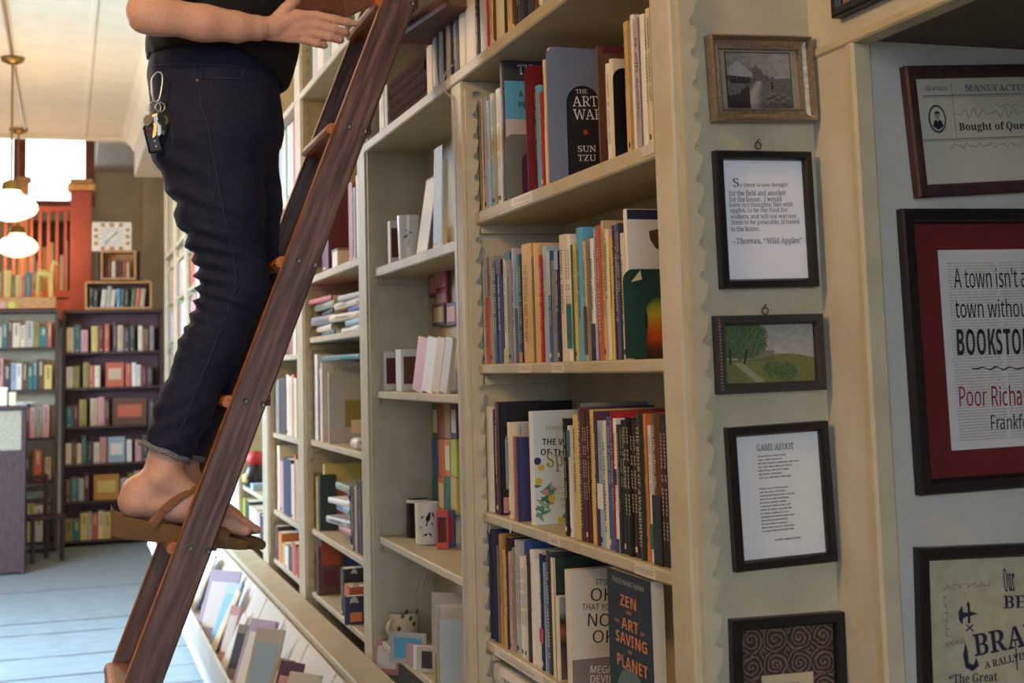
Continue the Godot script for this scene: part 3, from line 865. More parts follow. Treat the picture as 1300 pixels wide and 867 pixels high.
	img = paint(256, 320, func(u: float, v: float) -> Color:
		var cu := u * 4.0; var cv := v * 4.6
		var du := cu - floorf(cu) - 0.5; var dv := cv - floorf(cv) - 0.5
		var r := Vector2(du, dv).length()
		var an := atan2(dv, du)
		var s := sin(r * 34.0 - an * 1.0 + fn.get_noise_2d(u * 8.0, v * 8.0) * 3.0)
		var c := Color(0.22, 0.13, 0.11).lerp(Color(0.33, 0.21, 0.16), clampf(0.5 + fn.get_noise_2d(u * 5.0, v * 5.0), 0, 1))
		if s > 0.72: c = Color(0.50, 0.43, 0.33)
		elif s < -0.75: c = Color(0.12, 0.09, 0.10)
		return c)
	sheet("marbled_paper", f.t, -f.w * 0.5 + 0.013, f.w * 0.5 - 0.013, -f.h * 0.5 + 0.013, f.h * 0.5 - 0.013, 0.0055, picture("marble_print", img))
	a = loc(f, 964, 857); b = loc(f, 1031, 900)
	sheet("card", f.t, a.x, b.x, b.y, a.y, 0.0062, mat("aged_card", c8(190, 176, 140), 0.8))
	o = loc(f, 970, 866); o.z = 0.0068
	part("card_print", lines_mesh(0.055, 0.025, 4, 19, 0.2), mat("faded_red_ink", c8(130, 70, 60), 0.8), f.t, o)
	# 6 frame high on the side wall over the alcove
	var ylow := yx(1070, 24, XB)
	var zl := zx(1068, 12, XB)
	var hb := 0.30
	var wb := 0.36
	var t := thing("framed_print", "dark-framed print high on the side wall over the alcove", "picture", Vector3(XB - 0.0012, ylow + hb * 0.5, -zl + wb * 0.5), Basis(Vector3.UP, -PI / 2))
	part("moulding", moulding(wb, hb, [[0.0, 0.0], [0.0, 0.014], [0.003, 0.017], [0.012, 0.016], [0.016, 0.009], [0.016, 0.004]]), blk, t)
	sheet("print", t, -wb * 0.5 + 0.014, wb * 0.5 - 0.014, -hb * 0.5 + 0.014, hb * 0.5 - 0.014, 0.006, mat("brown_print", c8(140, 110, 80), 0.8))
	# 7 certificate in the alcove
	var za := zx(1078, 58, XB)
	f = framed("framed_certificate", "brown-framed old billhead with an oval portrait in the alcove", [[1147, 91], [1430, 78], [1153, 248], [1434, 241]], za, 19, M.dark_cherry)
	sheet("paper", f.t, -f.w * 0.5 + 0.013, f.w * 0.5 - 0.013, -f.h * 0.5 + 0.013, f.h * 0.5 - 0.013, 0.0055, mat("old_paper", c8(186, 180, 160), 0.8))
	for q in [[1168, 1430, 123, 124, -0.02], [1168, 1430, 179, 180.2, -0.02]]:
		a = loc(f, q[0], q[2]); b = loc(f, q[1], q[3] + q[4] * (q[1] - q[0]) * 0.0)
		sheet("rule", f.t, a.x, b.x, a.y - 0.0004, a.y + 0.0006, 0.006, soft)
		sheet("rule", f.t, a.x, b.x, a.y - 0.0026, a.y - 0.0021, 0.006, soft)
	a = loc(f, 1207, 106); b = loc(f, 1208, 178)
	sheet("rule", f.t, (a.x + b.x) * 0.5 - 0.0003, (a.x + b.x) * 0.5 + 0.0003, b.y, a.y, 0.006, soft)
	var oval := PackedVector2Array()
	var oval2 := PackedVector2Array()
	var face := PackedVector2Array()
	for k in 28: 
		var w := Vector2(cos(TAU * k / 28), sin(TAU * k / 28))
		oval.append(Vector2(w.x * 0.0145, w.y * 0.020)); oval2.append(Vector2(w.x * 0.0118, w.y * 0.0168)); face.append(Vector2(w.x * 0.0036, w.y * 0.0046 + 0.004))
	var oc := loc(f, 1186.5, 152)
	var por := part("portrait", MB.new().prism(oval, 0.006, 0.0063), soft, f.t, Vector3(oc.x, oc.y, 0))
	part("portrait_ground", MB.new().prism(oval2, 0.0063, 0.0066), mat("old_paper", c8(186, 180, 160)), por)
	part("portrait_head", MB.new().prism(face, 0.0066, 0.0069), mat("sepia_face", c8(140, 130, 112), 0.8), por)
	part("portrait_hair", MB.new().prism(PackedVector2Array([Vector2(-0.0044, 0.004), Vector2(-0.004, 0.0095), Vector2(0.0, 0.0112), Vector2(0.004, 0.0095), Vector2(0.0044, 0.004), Vector2(0.003, 0.0072), Vector2(0, 0.0078), Vector2(-0.003, 0.0072)]), 0.0069, 0.0071), ink, por)
	part("portrait_coat", MB.new().prism(PackedVector2Array([Vector2(-0.0088, -0.0105), Vector2(-0.006, -0.003), Vector2(-0.002, -0.0008), Vector2(0, -0.005), Vector2(0.002, -0.0008), Vector2(0.006, -0.003), Vector2(0.0088, -0.0105), Vector2(0, -0.0155)]), 0.0066, 0.0069), ink, por)
	line(f, "Lith. & Print Co.", 1171, 1200, 113, 6, soft)
	line(f, "MANUFACTURERS OF PRINTING INK", 1221, 1420, 112, 8, mat("faded_teal_ink", c8(84, 110, 112), 0.8), true, true, -0.012)
	line(f, "Bought of Queen City Printing Ink Co.", 1214, 1425, 161, 13, ink, true, true, -0.022)
	for q in [[1210, 145, 84, 14, 3], [1262, 135, 110, 9, 4], [1202, 186, 120, 9, 7]]:
		var pth := []; var rr := []
		for k in 60:
			var x: float = q[0] + q[2] * k / 59.0
			var p := loc(f, x, q[1] - (x - q[0]) * 0.02 + sin(k * 0.9 + q[4]) * q[3] * 0.22 + sin(k * 0.23 * q[4]) * q[3] * 0.25)
			p.z = 0.006
			pth.append(p); rr.append(0.00025)
		part("handwriting", MB.new().tube(pth, rr, 4), soft, f.t)
	# 8 bookstore poster
	f = framed("framed_poster", "black-framed newsprint poster on a red mat about a town and bookstore", [[1141, 270], [1400, 263], [1157, 625], [1412, 612]], za, 22, blk)
	sheet("red_mat", f.t, -f.w * 0.5 + 0.016, f.w * 0.5 - 0.016, -f.h * 0.5 + 0.016, f.h * 0.5 - 0.016, 0.005, mat("red_mat", c8(98, 21, 20), 0.9))
	a = loc(f, 1190, 318); b = loc(f, 1352, 568)
	var a2 := loc(f, 1202, 572)
	var pw := b.x - a.x
	var x0 := (a.x + a2.x) * 0.5
	sheet("newsprint", f.t, x0, x0 + pw, a2.y, a.y, 0.0056, mat("newsprint", c8(196, 194, 190), 0.9))
	for col in 2:
		for bl in 1:
			part("small_print", lines_mesh(pw * 0.42, (a.y - a2.y) * 0.90, 62, 40 + col, 0.06, 0.5), mat("grey_print", c8(146, 144, 142), 0.9), f.t, Vector3(x0 + pw * (0.07 + 0.46 * col), a.y - (a.y - a2.y) * 0.06, 0.006))
	for q in [["A town isn't a", 1207, 1298, 353, 25, 0], ["town without a", 1209, 1316, 391, 24, 0], ["BOOKSTORE", 1211, 1313, 434, 33, 1], ["Poor Richard's", 1214, 1322, 502, 26, 2], ["Frankfort", 1254, 1312, 535, 19, 0]]:
		line(f, q[0], q[1], q[2], q[3], q[4], mat("poster_red", c8(140, 30, 42), 0.8) if q[5] == 2 else ink, false, q[5] == 1, -0.012)
	var fl := []; var fr := []
	for k in 41:
		var p := loc(f, 1230 + k * 1.75, 467.5 + sin(k * 0.62) * 2.2 * (1.0 - absf(k - 20) / 26.0)); p.z = 0.0064
		fl.append(p); fr.append(0.0005 + 0.0006 * absf(sin(k * 0.31)))
	part("flourish", MB.new().tube(fl, fr, 5), ink, f.t)
	# 9 be brave
	f = framed("framed_broadside", "black-framed parchment broadside lettered be brave with axe and sword", [[1157, 698], [1400, 681], [1168, 965], [1411, 948]], za, 19, blk)
	sheet("parchment", f.t, -f.w * 0.5 + 0.014, f.w * 0.5 - 0.014, -f.h * 0.5 + 0.014, f.h * 0.5 - 0.014, 0.0055, tri_mat("parchment", noise_tex(53, 0.01, [[0.0, c8(168, 158, 130)], [1.0, c8(186, 176, 148)]]), Vector3(6, 6, 6), 0.9))
	var navy := mat("navy_ink", c8(34, 34, 58), 0.8)
	line(f, "Our", 1270, 1284, 735, 30, navy, true, true, -0.15)
	line(f, "BE", 1270, 1298, 763, 16, navy, true, true, -0.03)
	line(f, "BRAVE", 1232, 1336, 808, 28, navy, true, true, -0.2)
	line(f, "A RALLYING CRY", 1246, 1330, 833, 9, navy, true, true, -0.25)
	line(f, "“The Great", 1201, 1262, 859, 12, navy, true, true, -0.06)
	# axe
	var ax := loc(f, 1226, 778)
	var q2 := func(px: float, py: float) -> Vector2:
		var v := loc(f, px, py)
		return Vector2(v.x, v.y)
	part("axe_emblem", MB.new().prism(PackedVector2Array([q2.call(1218, 768), q2.call(1213, 776), q2.call(1214, 786), q2.call(1218, 792), q2.call(1219, 784), q2.call(1225, 781), q2.call(1225, 790), q2.call(1228, 790), q2.call(1228, 781), q2.call(1238, 778), q2.call(1228, 775), q2.call(1227, 766), q2.call(1225, 766), q2.call(1225, 777), q2.call(1219, 776)]), 0.006, 0.0064), navy, f.t)
	part("spear_tip", MB.new().prism(PackedVector2Array([q2.call(1225.5, 762), q2.call(1223.5, 767), q2.call(1225.5, 771), q2.call(1227.5, 767)]), 0.006, 0.0064), navy, f.t)
	for seg in [[[1223, 792], [1232, 800]], [[1232, 792], [1223, 800]], [[1285, 812], [1288, 850]]]:
		var p := loc(f, seg[0][0], seg[0][1]); var r := loc(f, seg[1][0], seg[1][1])
		p.z = 0.006; r.z = 0.006
		part("emblem_stroke", MB.new().tube([p, r], [0.0008, 0.0008], 5), navy, f.t)
	part("tail_emblem", MB.new().prism(PackedVector2Array([q2.call(1222, 815), q2.call(1219, 830), q2.call(1222, 846), q2.call(1231, 851), q2.call(1239, 844), q2.call(1236, 834), q2.call(1232, 843), q2.call(1226, 840), q2.call(1225, 826)]), 0.006, 0.0064), navy, f.t)
	for bord in [[1194, 745, 1255, 740], [1196, 755, 1200, 810], [1195, 818, 1222, 812]]:
		var pth := []; var rr := []
		for k in 40:
			var u := k / 39.0
			var p := loc(f, lerpf(bord[0], bord[2], u) + sin(k * 1.1) * 2.4, lerpf(bord[1], bord[3], u) + cos(k * 0.9) * 3.0); p.z = 0.006
			pth.append(p); rr.append(0.00035)
		part("scroll_border", MB.new().tube(pth, rr, 4), mat("faint_ink", c8(120, 110, 90), 0.9), f.t)

# ---------------------------------------------------------------- far end of the shop
const FZ := 12.75
const COLS := ["cream", "ivory", "white", "beige", "sage", "pale grey", "grey", "rose", "terracotta", "olive", "ice blue", "charcoal", "dark green", "cream", "brown", "yellow", "teal", "maroon"]
func make_far_end() -> void:
	var fb := Basis(Vector3.UP, PI / 2)    # book spines that faced -x now face the camera (+z)
	# lamps: two in view, others along the aisle above the frame
	var p1 := at_z(14, 262, 10.1)
	var p2 := at_z(22, 312, 13.05)
	lamp_at(Vector3(p1.x, p1.y, -10.1), 3.8, "lit schoolhouse pendant lamp nearer than its twin by the landing railing", 1.5)
	lamp_at(Vector3(p2.x, p2.y, -13.05), 3.8, "lit schoolhouse pendant lamp hanging right before the red landing railing", 1.0)
	lamp_at(Vector3(-0.75, 2.72, -5.2), 3.8, "lit schoolhouse pendant lamp above the ladder aisle", 1.7)
	lamp_at(Vector3(-0.85, 2.72, -1.2), 3.8, "lit schoolhouse pendant lamp over the near end of the aisle", 1.9)
	var con := MB.new().tube([Vector3(p1.x, 3.79, 1.0), Vector3(p1.x, 3.79, -13.0)], [0.012, 0.012], 8)
	tag(part("ceiling_conduit", con, mat("old_brass", c8(150, 120, 62))), "thin brass conduit running along the ceiling between lamps", "conduit")
	# far wall with the window over the landing
	var zb := 15.6
	var wl := at_z(-140, 190, zb).x
	var wr := at_z(120, 190, zb).x
	var w_lo := at_z(60, 262, zb).y
	var bw := struct("wall_back", span(Vector3(wr, 0, -zb), Vector3(2.2, 4.7, -zb - 0.12)), M.olive_plaster)
	tag(bw, "olive beige end wall beside the landing window", "wall")
	part("wall_under_window", span(Vector3(-3.3, 0, -zb), Vector3(wr, w_lo, -zb - 0.12)), M.olive_plaster, bw)
	part("wall_by_window", span(Vector3(-3.3, w_lo, -zb), Vector3(wl, 4.7, -zb - 0.12)), M.olive_plaster, bw)
	part("wall_step", span(Vector3(at_z(181, 300, zb - 0.25).x, 0, -zb + 0.25), Vector3(1.1, 3.78, -zb)), M.olive_plaster, bw)
	var wf := MB.new()
	wf.box(Vector3(wr - 0.05, (w_lo + 4.24) * 0.5, -zb + 0.0), Vector3(0.10, 4.24 - w_lo, 0.10))
	wf.box(Vector3((wl + wr) * 0.5, w_lo + 0.03, -zb), Vector3(wr - wl, 0.06, 0.12))
	wf.box(Vector3(at_z(25, 220, zb).x, (w_lo + 4.24) * 0.5, -zb), Vector3(0.13, 4.24 - w_lo, 0.08))
	wf.box(Vector3((wl + wr) * 0.5, 4.21, -zb), Vector3(wr - wl, 0.06, 0.12))
	var w2 := struct("window_2", wf, M.red_brown_wood)
	tag(w2, "bright landing window with red-brown frame and mullion", "window")
	var pane := mat("window_glass", Color(0.9, 0.95, 0.97, 0.08), 0.02)
	part("pane", span(Vector3(wl, w_lo, -zb - 0.02), Vector3(at_z(25, 220, zb).x, 4.2, -zb - 0.025)), pane, w2)
	part("pane", span(Vector3(at_z(25, 220, zb).x, w_lo, -zb - 0.02), Vector3(wr, 4.2, -zb - 0.025)), pane, w2)
	part("wall_over_window", span(Vector3(wl, 4.24, -zb), Vector3(wr, 4.7, -zb - 0.12)), M.olive_plaster, bw)
	part("landing_ceiling", span(Vector3(-3.3, 4.6, -13.4), Vector3(wr + 0.1, 4.7, -zb)), M.ceiling_paint, bw)
	part("lower_ceiling", span(Vector3(wr, 3.78, -13.45), Vector3(2.2, 3.9, -zb)), M.plaster, bw)
	part("landing_cheek", span(Vector3(wr - 0.001, 3.82, -13.52), Vector3(wr + 0.1, 4.6, -zb)), M.plaster, bw)
	part("landing_side", span(Vector3(-3.25, 3.8, -13.4), Vector3(-3.1, 4.6, -zb)), M.plaster, bw)
	part("ceiling_riser", span(Vector3(-3.3, 3.9, -13.5), Vector3(2.2, 4.6, -13.4)), M.plaster, bw)
	# landing: floor, red railing and column
	var zr := 13.5
	var ytop := at_z(60, 264, zr).y
	var ybot := at_z(60, 376, zr).y
	var lf := struct("floor_landing", span(Vector3(-3.1, ybot - 0.22, -zr), Vector3(at_z(112, 300, zr).x, ybot - 0.02, -zb)), M.red_brown_wood)
	tag(lf, "red-brown landing floor above the far bookcases", "floor")
	var red := tri_mat("red_paint", noise_tex(61, 0.02, [[0.0, c8(126, 50, 34)], [1.0, c8(146, 64, 44)]]), Vector3(3, 3, 3), 0.55)
	var rl := thing("landing_railing", "red painted landing railing with square balusters under the bright window", "railing")
	var xr := at_z(90, 300, zr).x
	part("top_rail", span(Vector3(-3.0, ytop - 0.035, -zr - 0.03), Vector3(xr, ytop + 0.02, -zr + 0.03), 0.006), red, rl)
	part("bottom_rail", span(Vector3(-3.0, ybot - 0.02, -zr - 0.02), Vector3(xr, ybot + 0.05, -zr + 0.02), 0.005), red, rl)
	var bm := span(Vector3(-0.014, ybot, -0.014), Vector3(0.014, ytop - 0.02, 0.014)).done()
	var x := xr - 0.05
	while x > -1.2:
		inst("baluster", bm, red, rl, Vector3(x, 0, -zr))
		x -= 0.077
	var xc := at_z(103, 300, zr).x
	var cy := at_z(103, 243, zr).y
	var co := thing("red_column", "tall red painted square column with a moulded cap by the railing", "column")
	part("shaft", span(Vector3(xc - 0.1, 0, -zr - 0.1), Vector3(xc + 0.1, cy, -zr + 0.1), 0.01), red, co)
	part("cap", MB.new().box(Vector3(xc, cy + 0.03, -zr), Vector3(0.26, 0.06, 0.26), 0.01).box(Vector3(xc, cy + 0.085, -zr), Vector3(0.21, 0.05, 0.21), 0.01), M.oak, co)
	var np := at_z(30, 226, zr + 0.5)
	var ne := thing("newel_post", "wooden newel post with a square cap behind the railing", "post")
	part("post", span(Vector3(np.x - 0.05, ybot - 0.02, -zr - 0.55), Vector3(np.x + 0.05, np.y - 0.04, -zr - 0.45), 0.006), M.oak, ne)
	part("cap", bx(Vector3(np.x, np.y - 0.02, -zr - 0.5), Vector3(0.15, 0.05, 0.15), 0.012), M.oak, ne)
	# low bookcase on the landing behind the railing
	var lz := 14.6
	var la := at_z(28, 283, lz); var lb := at_z(92, 283, lz)
	var lbk := thing("landing_bookcase", "dark low bookcase of tall cream folders behind the red railing", "bookcase")
	part("back", span(Vector3(la.x, ybot - 0.02, -lz - 0.28), Vector3(lb.x, la.y, -lz - 0.26)), M.black_brown, lbk)
	part("top", span(Vector3(la.x, la.y, -lz - 0.28), Vector3(lb.x, la.y + 0.03, -lz)), M.black_brown, lbk)
	for sx in [la.x, lb.x]: part("side", span(Vector3(sx - 0.012, ybot - 0.02, -lz - 0.26), Vector3(sx + 0.012, la.y, -lz)), M.black_brown, lbk)
	var fx := la.x + 0.03
	var k := 0
	while fx < lb.x - 0.05:
		var th := rng.randf_range(0.035, 0.06)
		var hh: float = (la.y - ybot) * [0.62, 0.8, 0.55, 0.72, 0.78, 0.5][k % 6]
		var cn: String = ["cream", "ivory", "beige", "tan", "cream", "ochre"][k % 6]
		var bk := thing("folder", "tall %s folder, %s along the landing bookcase behind the railing" % [cn, ["first", "second", "third", "fourth", "fifth", "sixth", "seventh", "eighth", "ninth", "tenth", "eleventh", "twelfth", "thirteenth", "fourteenth", "fifteenth", "sixteenth"][k % 16]], "folder", Vector3(fx + th * 0.5, ybot - 0.019, -lz - 0.02), fb, "folders on the landing")
		book_parts(bk, th - 0.001, hh, 0.2, cn, false, "none", k)
		fx += th + 0.004; k += 1
	# two tall dark bookcases
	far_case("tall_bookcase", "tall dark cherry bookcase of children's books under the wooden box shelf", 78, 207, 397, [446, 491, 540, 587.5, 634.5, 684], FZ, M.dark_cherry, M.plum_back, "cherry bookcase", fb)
	far_case("tall_bookcase", "tall brown bookcase under the pale oak bin by the landing", -34, 74, 397, [441, 495, 557, 612, 668], FZ - 0.25, M.dark_cherry, M.olive_plaster, "brown bookcase", fb)
	# oak bin on the brown bookcase with books and a toy giraffe
	var bz := FZ - 0.28
	var ya := at_z(40, 396, bz).y; var yb := at_z(40, 377, bz).y
	var bxl := at_z(-34, 385, bz).x; var bxr := at_z(71, 385, bz).x
	var bin := thing("oak_bin", "pale oak storage bin with round stickers on top of the brown bookcase", "bin")
	part("front", span(Vector3(bxl, ya + 0.031, -bz), Vector3(bxr, yb, -bz - 0.02), 0.003), M.oak, bin)
	part("bottom", span(Vector3(bxl, ya + 0.031, -bz - 0.02), Vector3(bxr, ya + 0.05, -bz - 0.26)), M.oak, bin)
	part("back", span(Vector3(bxl, ya + 0.031, -bz - 0.26), Vector3(bxr, yb, -bz - 0.28)), M.oak, bin)
	part("side", span(Vector3(bxr - 0.02, ya + 0.031, -bz - 0.02), Vector3(bxr, yb, -bz - 0.26)), M.oak, bin)
	for q in [[3, 387, "rose"], [15, 387, "lime"]]:
		var sp := at_z(q[0], q[1], bz)
		part("sticker", MB.new().lathe([Vector2(0.032, 0), Vector2(0.0001, 0.001)], 18).turn(Transform3D(Basis(Vector3.RIGHT, PI / 2), Vector3.ZERO)), pm(q[2]), bin, Vector3(sp.x, sp.y, -bz + 0.001))
	var bi := 0
	for q in [[-6, 2, 345, "sage"], [5, 14, 343, "yellow"], [15, 19, 349, "green"], [19, 28, 349, "tan"], [28, 32, 350, "terracotta"], [32, 40, 345, "teal"]]:
		var aa := at_z(q[0], 376, bz + 0.1); var cc := at_z(q[1], q[2], bz + 0.1)
		var t := thing("book", "%s book standing in the oak bin beside the yellow toy giraffe" % q[3], "book", Vector3((aa.x + cc.x) * 0.5, ya + 0.051, -bz - 0.1), fb, "books in the oak bin")
		book_parts(t, cc.x - aa.x - 0.002, cc.y - ya - 0.051, 0.14, q[3], false, "", bi); bi += 1
	giraffe(bz, ya + 0.0505)
	# box shelf on top of the cherry bookcase, a smaller crate on it, then the clock
	var r1 := box_shelf("box_shelf", "small oak box shelf of leaning books on the dark cherry bookcase", 108, 193, 357, 394, FZ - 0.02, 0.031)
	var kx := 0
	var cx = r1[0] + 0.02
	var cl := ["black", "dark green", "ivory", "pale grey", "cream", "sky blue", "charcoal", "dark green", "green", "terracotta", "beige", "tan", "cream", "pale grey"]
	while cx < r1[1] - 0.07 and kx < cl.size():
		var th := rng.randf_range(0.026, 0.042)
		var hh: float = (r1[3] - r1[2]) * rng.randf_range(0.72, 0.9)
		var t := thing("book", "%s book %s on the oak box shelf" % [cl[kx], ("beside the %s one" % cl[kx - 1]) if kx > 0 else "at the row start"], "book", Vector3(cx + th * 0.5, r1[2] + 0.0005, -FZ - 0.02), fb, "books on the oak box shelf")
		book_parts(t, th - 0.002, hh, 0.15, cl[kx], false, "", kx)
		if kx in [2, 3, 4, 8, 9, 10]: t.rotate_object_local(Vector3.RIGHT, 0.10); t.position.y += 0.002
		cx += th + (0.02 if kx in [1, 4, 7, 10] else 0.004); kx += 1
	var r2 := box_shelf("wooden_crate", "little brown crate of old leather books under the white clock", 128, 173, 318, 355, FZ - 0.06, 0.0)
	cx = r2[0] + 0.015; kx = 0
	while cx < r2[1] - 0.04:
		var cn2: String = ["maroon", "brown", "cream", "maroon", "dark brown", "rust", "beige", "maroon"][kx % 8]
		var t := thing("book", "old %s book %s in the little crate" % [cn2, ["at the end", "second along", "third along", "fourth along", "fifth along", "sixth along", "seventh along", "eighth along", "ninth along"][kx % 9]], "book", Vector3(cx + 0.016, r2[2] + 0.0005, -FZ), fb, "old books in the little crate")
		book_parts(t, 0.028, (r2[3] - r2[2]) * rng.randf_range(0.6, 0.72), 0.12, cn2, true, "ochre", kx)
		cx += 0.032; kx += 1
	for q in [[125, 318, "black"], [176.5, 318, "charcoal"]]:
		var p := at_z(q[0], q[1], FZ - 0.06)
		var t := thing("book", "tall %s book standing against the little brown crate" % q[2], "book", Vector3(p.x, r1[3] + 0.0185, -FZ - 0.02), fb, "books beside the little crate")
		book_parts(t, 0.03, p.y - r1[3] - 0.02, 0.16, q[2], true, "none", 1)
	clock(r2[3])
	# wall-mounted posters and finds on the far bays
	desk_and_chair()
	fill_bays()
	crowd_done()

func far_case(called: String, label: String, x0: float, x1: float, ytop: float, ys: Array, z: float, m: Material, backm: Material, where: String, fb: Basis) -> void:
	var t := thing(called, label, "bookcase", Vector3.ZERO, Basis(), "tall bookcases at the far end")
	var xl := at_z(x0, 500, z).x; var xr := at_z(x1, 500, z).x
	var top := at_z((x0 + x1) * 0.5, ytop, z).y
	var dd := 0.26
	part("side", span(Vector3(xl, 0, -z), Vector3(xl + 0.03, top, -z - dd), 0.003), m, t)
	part("side", span(Vector3(xr - 0.03, 0, -z), Vector3(xr, top, -z - dd), 0.003), m, t)
	part("top", span(Vector3(xl, top, -z + 0.01), Vector3(xr, top + 0.03, -z - dd), 0.003), m, t)
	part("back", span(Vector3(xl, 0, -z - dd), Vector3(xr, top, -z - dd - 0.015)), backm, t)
	var prev := top
	for i in ys.size():
		var y := at_z((x0 + x1) * 0.5, ys[i], z).y
		if i == ys.size() - 1: y = minf(y, 0.09)
		part("shelf", span(Vector3(xl + 0.03, y - 0.022, -z), Vector3(xr - 0.03, y, -z - dd), 0.002), m, t)
		var hm := (prev - y) * 0.86
		var nm: String = ["uppermost", "second", "third", "fourth", "fifth", "lowest"][i] if ys.size() == 6 else ["uppermost", "second", "third", "fourth", "lowest"][i]
		# a run of books, sometimes broken by a face-out picture book
		var a := xl + 0.04
		var stop := xr - 0.04
		if i in [1, 2, 3, 4] and xr > 0.5:
			var fx = a + [0, 0.34, 0.40, 0.36, 0.24][i]
			far_run(y, z, a, fx - 0.01, hm, "%s shelf, %s" % [nm, where], fb)
			var cn: String = ["", "terracotta", "brown", "ice blue", "ochre"][i]
			var w: float = [0, 0.16, 0.30, 0.15, 0.22][i]
			var pb := thing("picture_book", "%s picture book facing out on the %s shelf of the %s" % [cn, nm, where], "book", Vector3(fx, y + 0.0005, -z - 0.05), Basis(), "picture books facing out")
			book_parts(pb, 0.012, hm * 0.85, w, cn, true, "none", 0)
			part("cover_panel", bx(Vector3(w * 0.5, hm * 0.45, 0.0065), Vector3(w * 0.7, hm * 0.4, 0.001)), pm(["", "beige", "terracotta", "white", "yellow"][i]), pb)
			far_run(y, z, fx + w + 0.015, stop, hm, "%s shelf past its picture book, %s" % [nm, where], fb)
		else:
			far_run(y, z, a, stop, hm, "%s shelf, %s" % [nm, where], fb)
		prev = y - 0.022
func far_run(y: float, z: float, x0: float, x1: float, hm: float, where: String, fb: Basis) -> void:
	var x := x0
	var list := []
	while x < x1 - 0.02:
		var th := rng.randf_range(0.034, 0.066)
		if x + th > x1: break
		list.append([x, th, COLS[rng.randi() % COLS.size()], hm * rng.randf_range(0.66, 0.93)])
		x += th + (0.002 if rng.randf() < 0.9 else 0.03)
	for i in list.size():
		var e: Array = list[i]
		far_count += 1
		if far_count > 44:
			crowd_book(Vector3(e[0], y, -z - 0.03 - rng.randf() * 0.02), e[1] - 0.002, e[3], 0.16, e[2])
			continue
		var prev: String = list[i - 1][2] if i > 0 else ""
		var nxt: String = list[i + 1][2] if i < list.size() - 1 else ""
		var near := ("between %s and %s" % [hy(prev), hy(nxt)]) if prev and nxt else ("ending the row by %s" % hy(prev if prev else nxt))
		var t := thing("book", "%s book %s, %s" % [hy(e[2]), near, where], "book", Vector3(e[0] + e[1] * 0.5, y + 0.0005, -z - 0.03 - rng.randf() * 0.02), fb, "books at the far end")
		book_parts(t, e[1] - 0.002, e[3], 0.16, e[2], false, "", rng.randi() % 12)
# the many small books past the largest ones: one object
var far_count := 0
var crowd_v := PackedVector3Array()
var crowd_n := PackedVector3Array()
var crowd_c := PackedColorArray()
func crowd_box(lo: Vector3, hi: Vector3, c: Color) -> void:
	var b := MB.new().box((lo + hi) * 0.5, hi - lo)
	for i in b.ix:
		crowd_v.append(b.v[i]); crowd_n.append(b.n[i]); crowd_c.append(c)
func crowd_book(at: Vector3, th: float, h: float, d: float, col: String) -> void:
	var a: Array = PAL[col]
	var c := c8(a[0], a[1], a[2]).srgb_to_linear()
	var pg := c8(226, 218, 198).srgb_to_linear()
	crowd_box(at + Vector3(0, 0, -0.003), at + Vector3(th, h, 0), c)
	crowd_box(at + Vector3(0, 0, -d), at + Vector3(0.002, h, -0.003), c)
	crowd_box(at + Vector3(th - 0.002, 0, -d), at + Vector3(th, h, -0.003), c)
	crowd_box(at + Vector3(0.002, 0.0, -d + 0.004), at + Vector3(th - 0.002, h - 0.003, -0.003), pg)
	var ic := (c8(58, 56, 60) if is_light(col) else c8(222, 210, 178)).srgb_to_linear()
	var y := h * 0.9
	while y > h * (0.3 + 0.3 * rng.randf()):
		crowd_box(at + Vector3(th * 0.32, y - 0.01, -0.001), at + Vector3(th * 0.68, y - 0.002, 0.0008), ic)
		y -= 0.015
# the bays that the person and the ladder hide from the photograph
func fill_bays() -> void:
	for i in range(4, bays.size()):
		var bb: Dictionary = bays[i]
		var lids: Array = bb.ys + [bays[0].hi]
		for s in bb.ys.size():
			if (i == 4 and s > 1) or (bb.zf >= 9.6 and (s == 1 or s == 2)): continue
			var y: float = bb.ys[s]
			var gap := 0.34
			for l in lids:
				if l > y + 0.05: gap = minf(gap, l - y - 0.03)
			var z: float = bb.zf - 0.02
			while z > bb.zn + 0.06:
				var th := rng.randf_range(0.02, 0.05)
				var h := minf(gap, 0.30) * rng.randf_range(0.7, 0.95)
				var a: Array = PAL[COLS[rng.randi() % COLS.size()]]
				var c := c8(a[0], a[1], a[2]).srgb_to_linear()
				crowd_box(Vector3(XS + 0.012, y + 0.0005, -z), Vector3(XS + 0.015, y + h, -z + th), c)
				crowd_box(Vector3(XS + 0.015, y + 0.0005, -z), Vector3(XS + 0.15, y + h, -z + 0.002), c)
				crowd_box(Vector3(XS + 0.015, y + 0.0005, -z + th - 0.002), Vector3(XS + 0.15, y + h, -z + th), c)
				crowd_box(Vector3(XS + 0.015, y + 0.0005, -z + 0.002), Vector3(XS + 0.146, y + h - 0.003, -z + th - 0.002), c8(226, 218, 198).srgb_to_linear())
				z -= th + 0.001
func crowd_done() -> void:
	var a := []
	a.resize(Mesh.ARRAY_MAX)
	a[Mesh.ARRAY_VERTEX] = crowd_v; a[Mesh.ARRAY_NORMAL] = crowd_n; a[Mesh.ARRAY_COLOR] = crowd_c
	var m := ArrayMesh.new()
	m.add_surface_from_arrays(Mesh.PRIMITIVE_TRIANGLES, a)
	var mt := mat("crowd_covers", Color.WHITE, 0.55)
	mt.vertex_color_use_as_albedo = true
	tag(inst("distant_books", m, mt), "rows of small books filling far shelves and the bays behind the person", "books", "", "stuff")
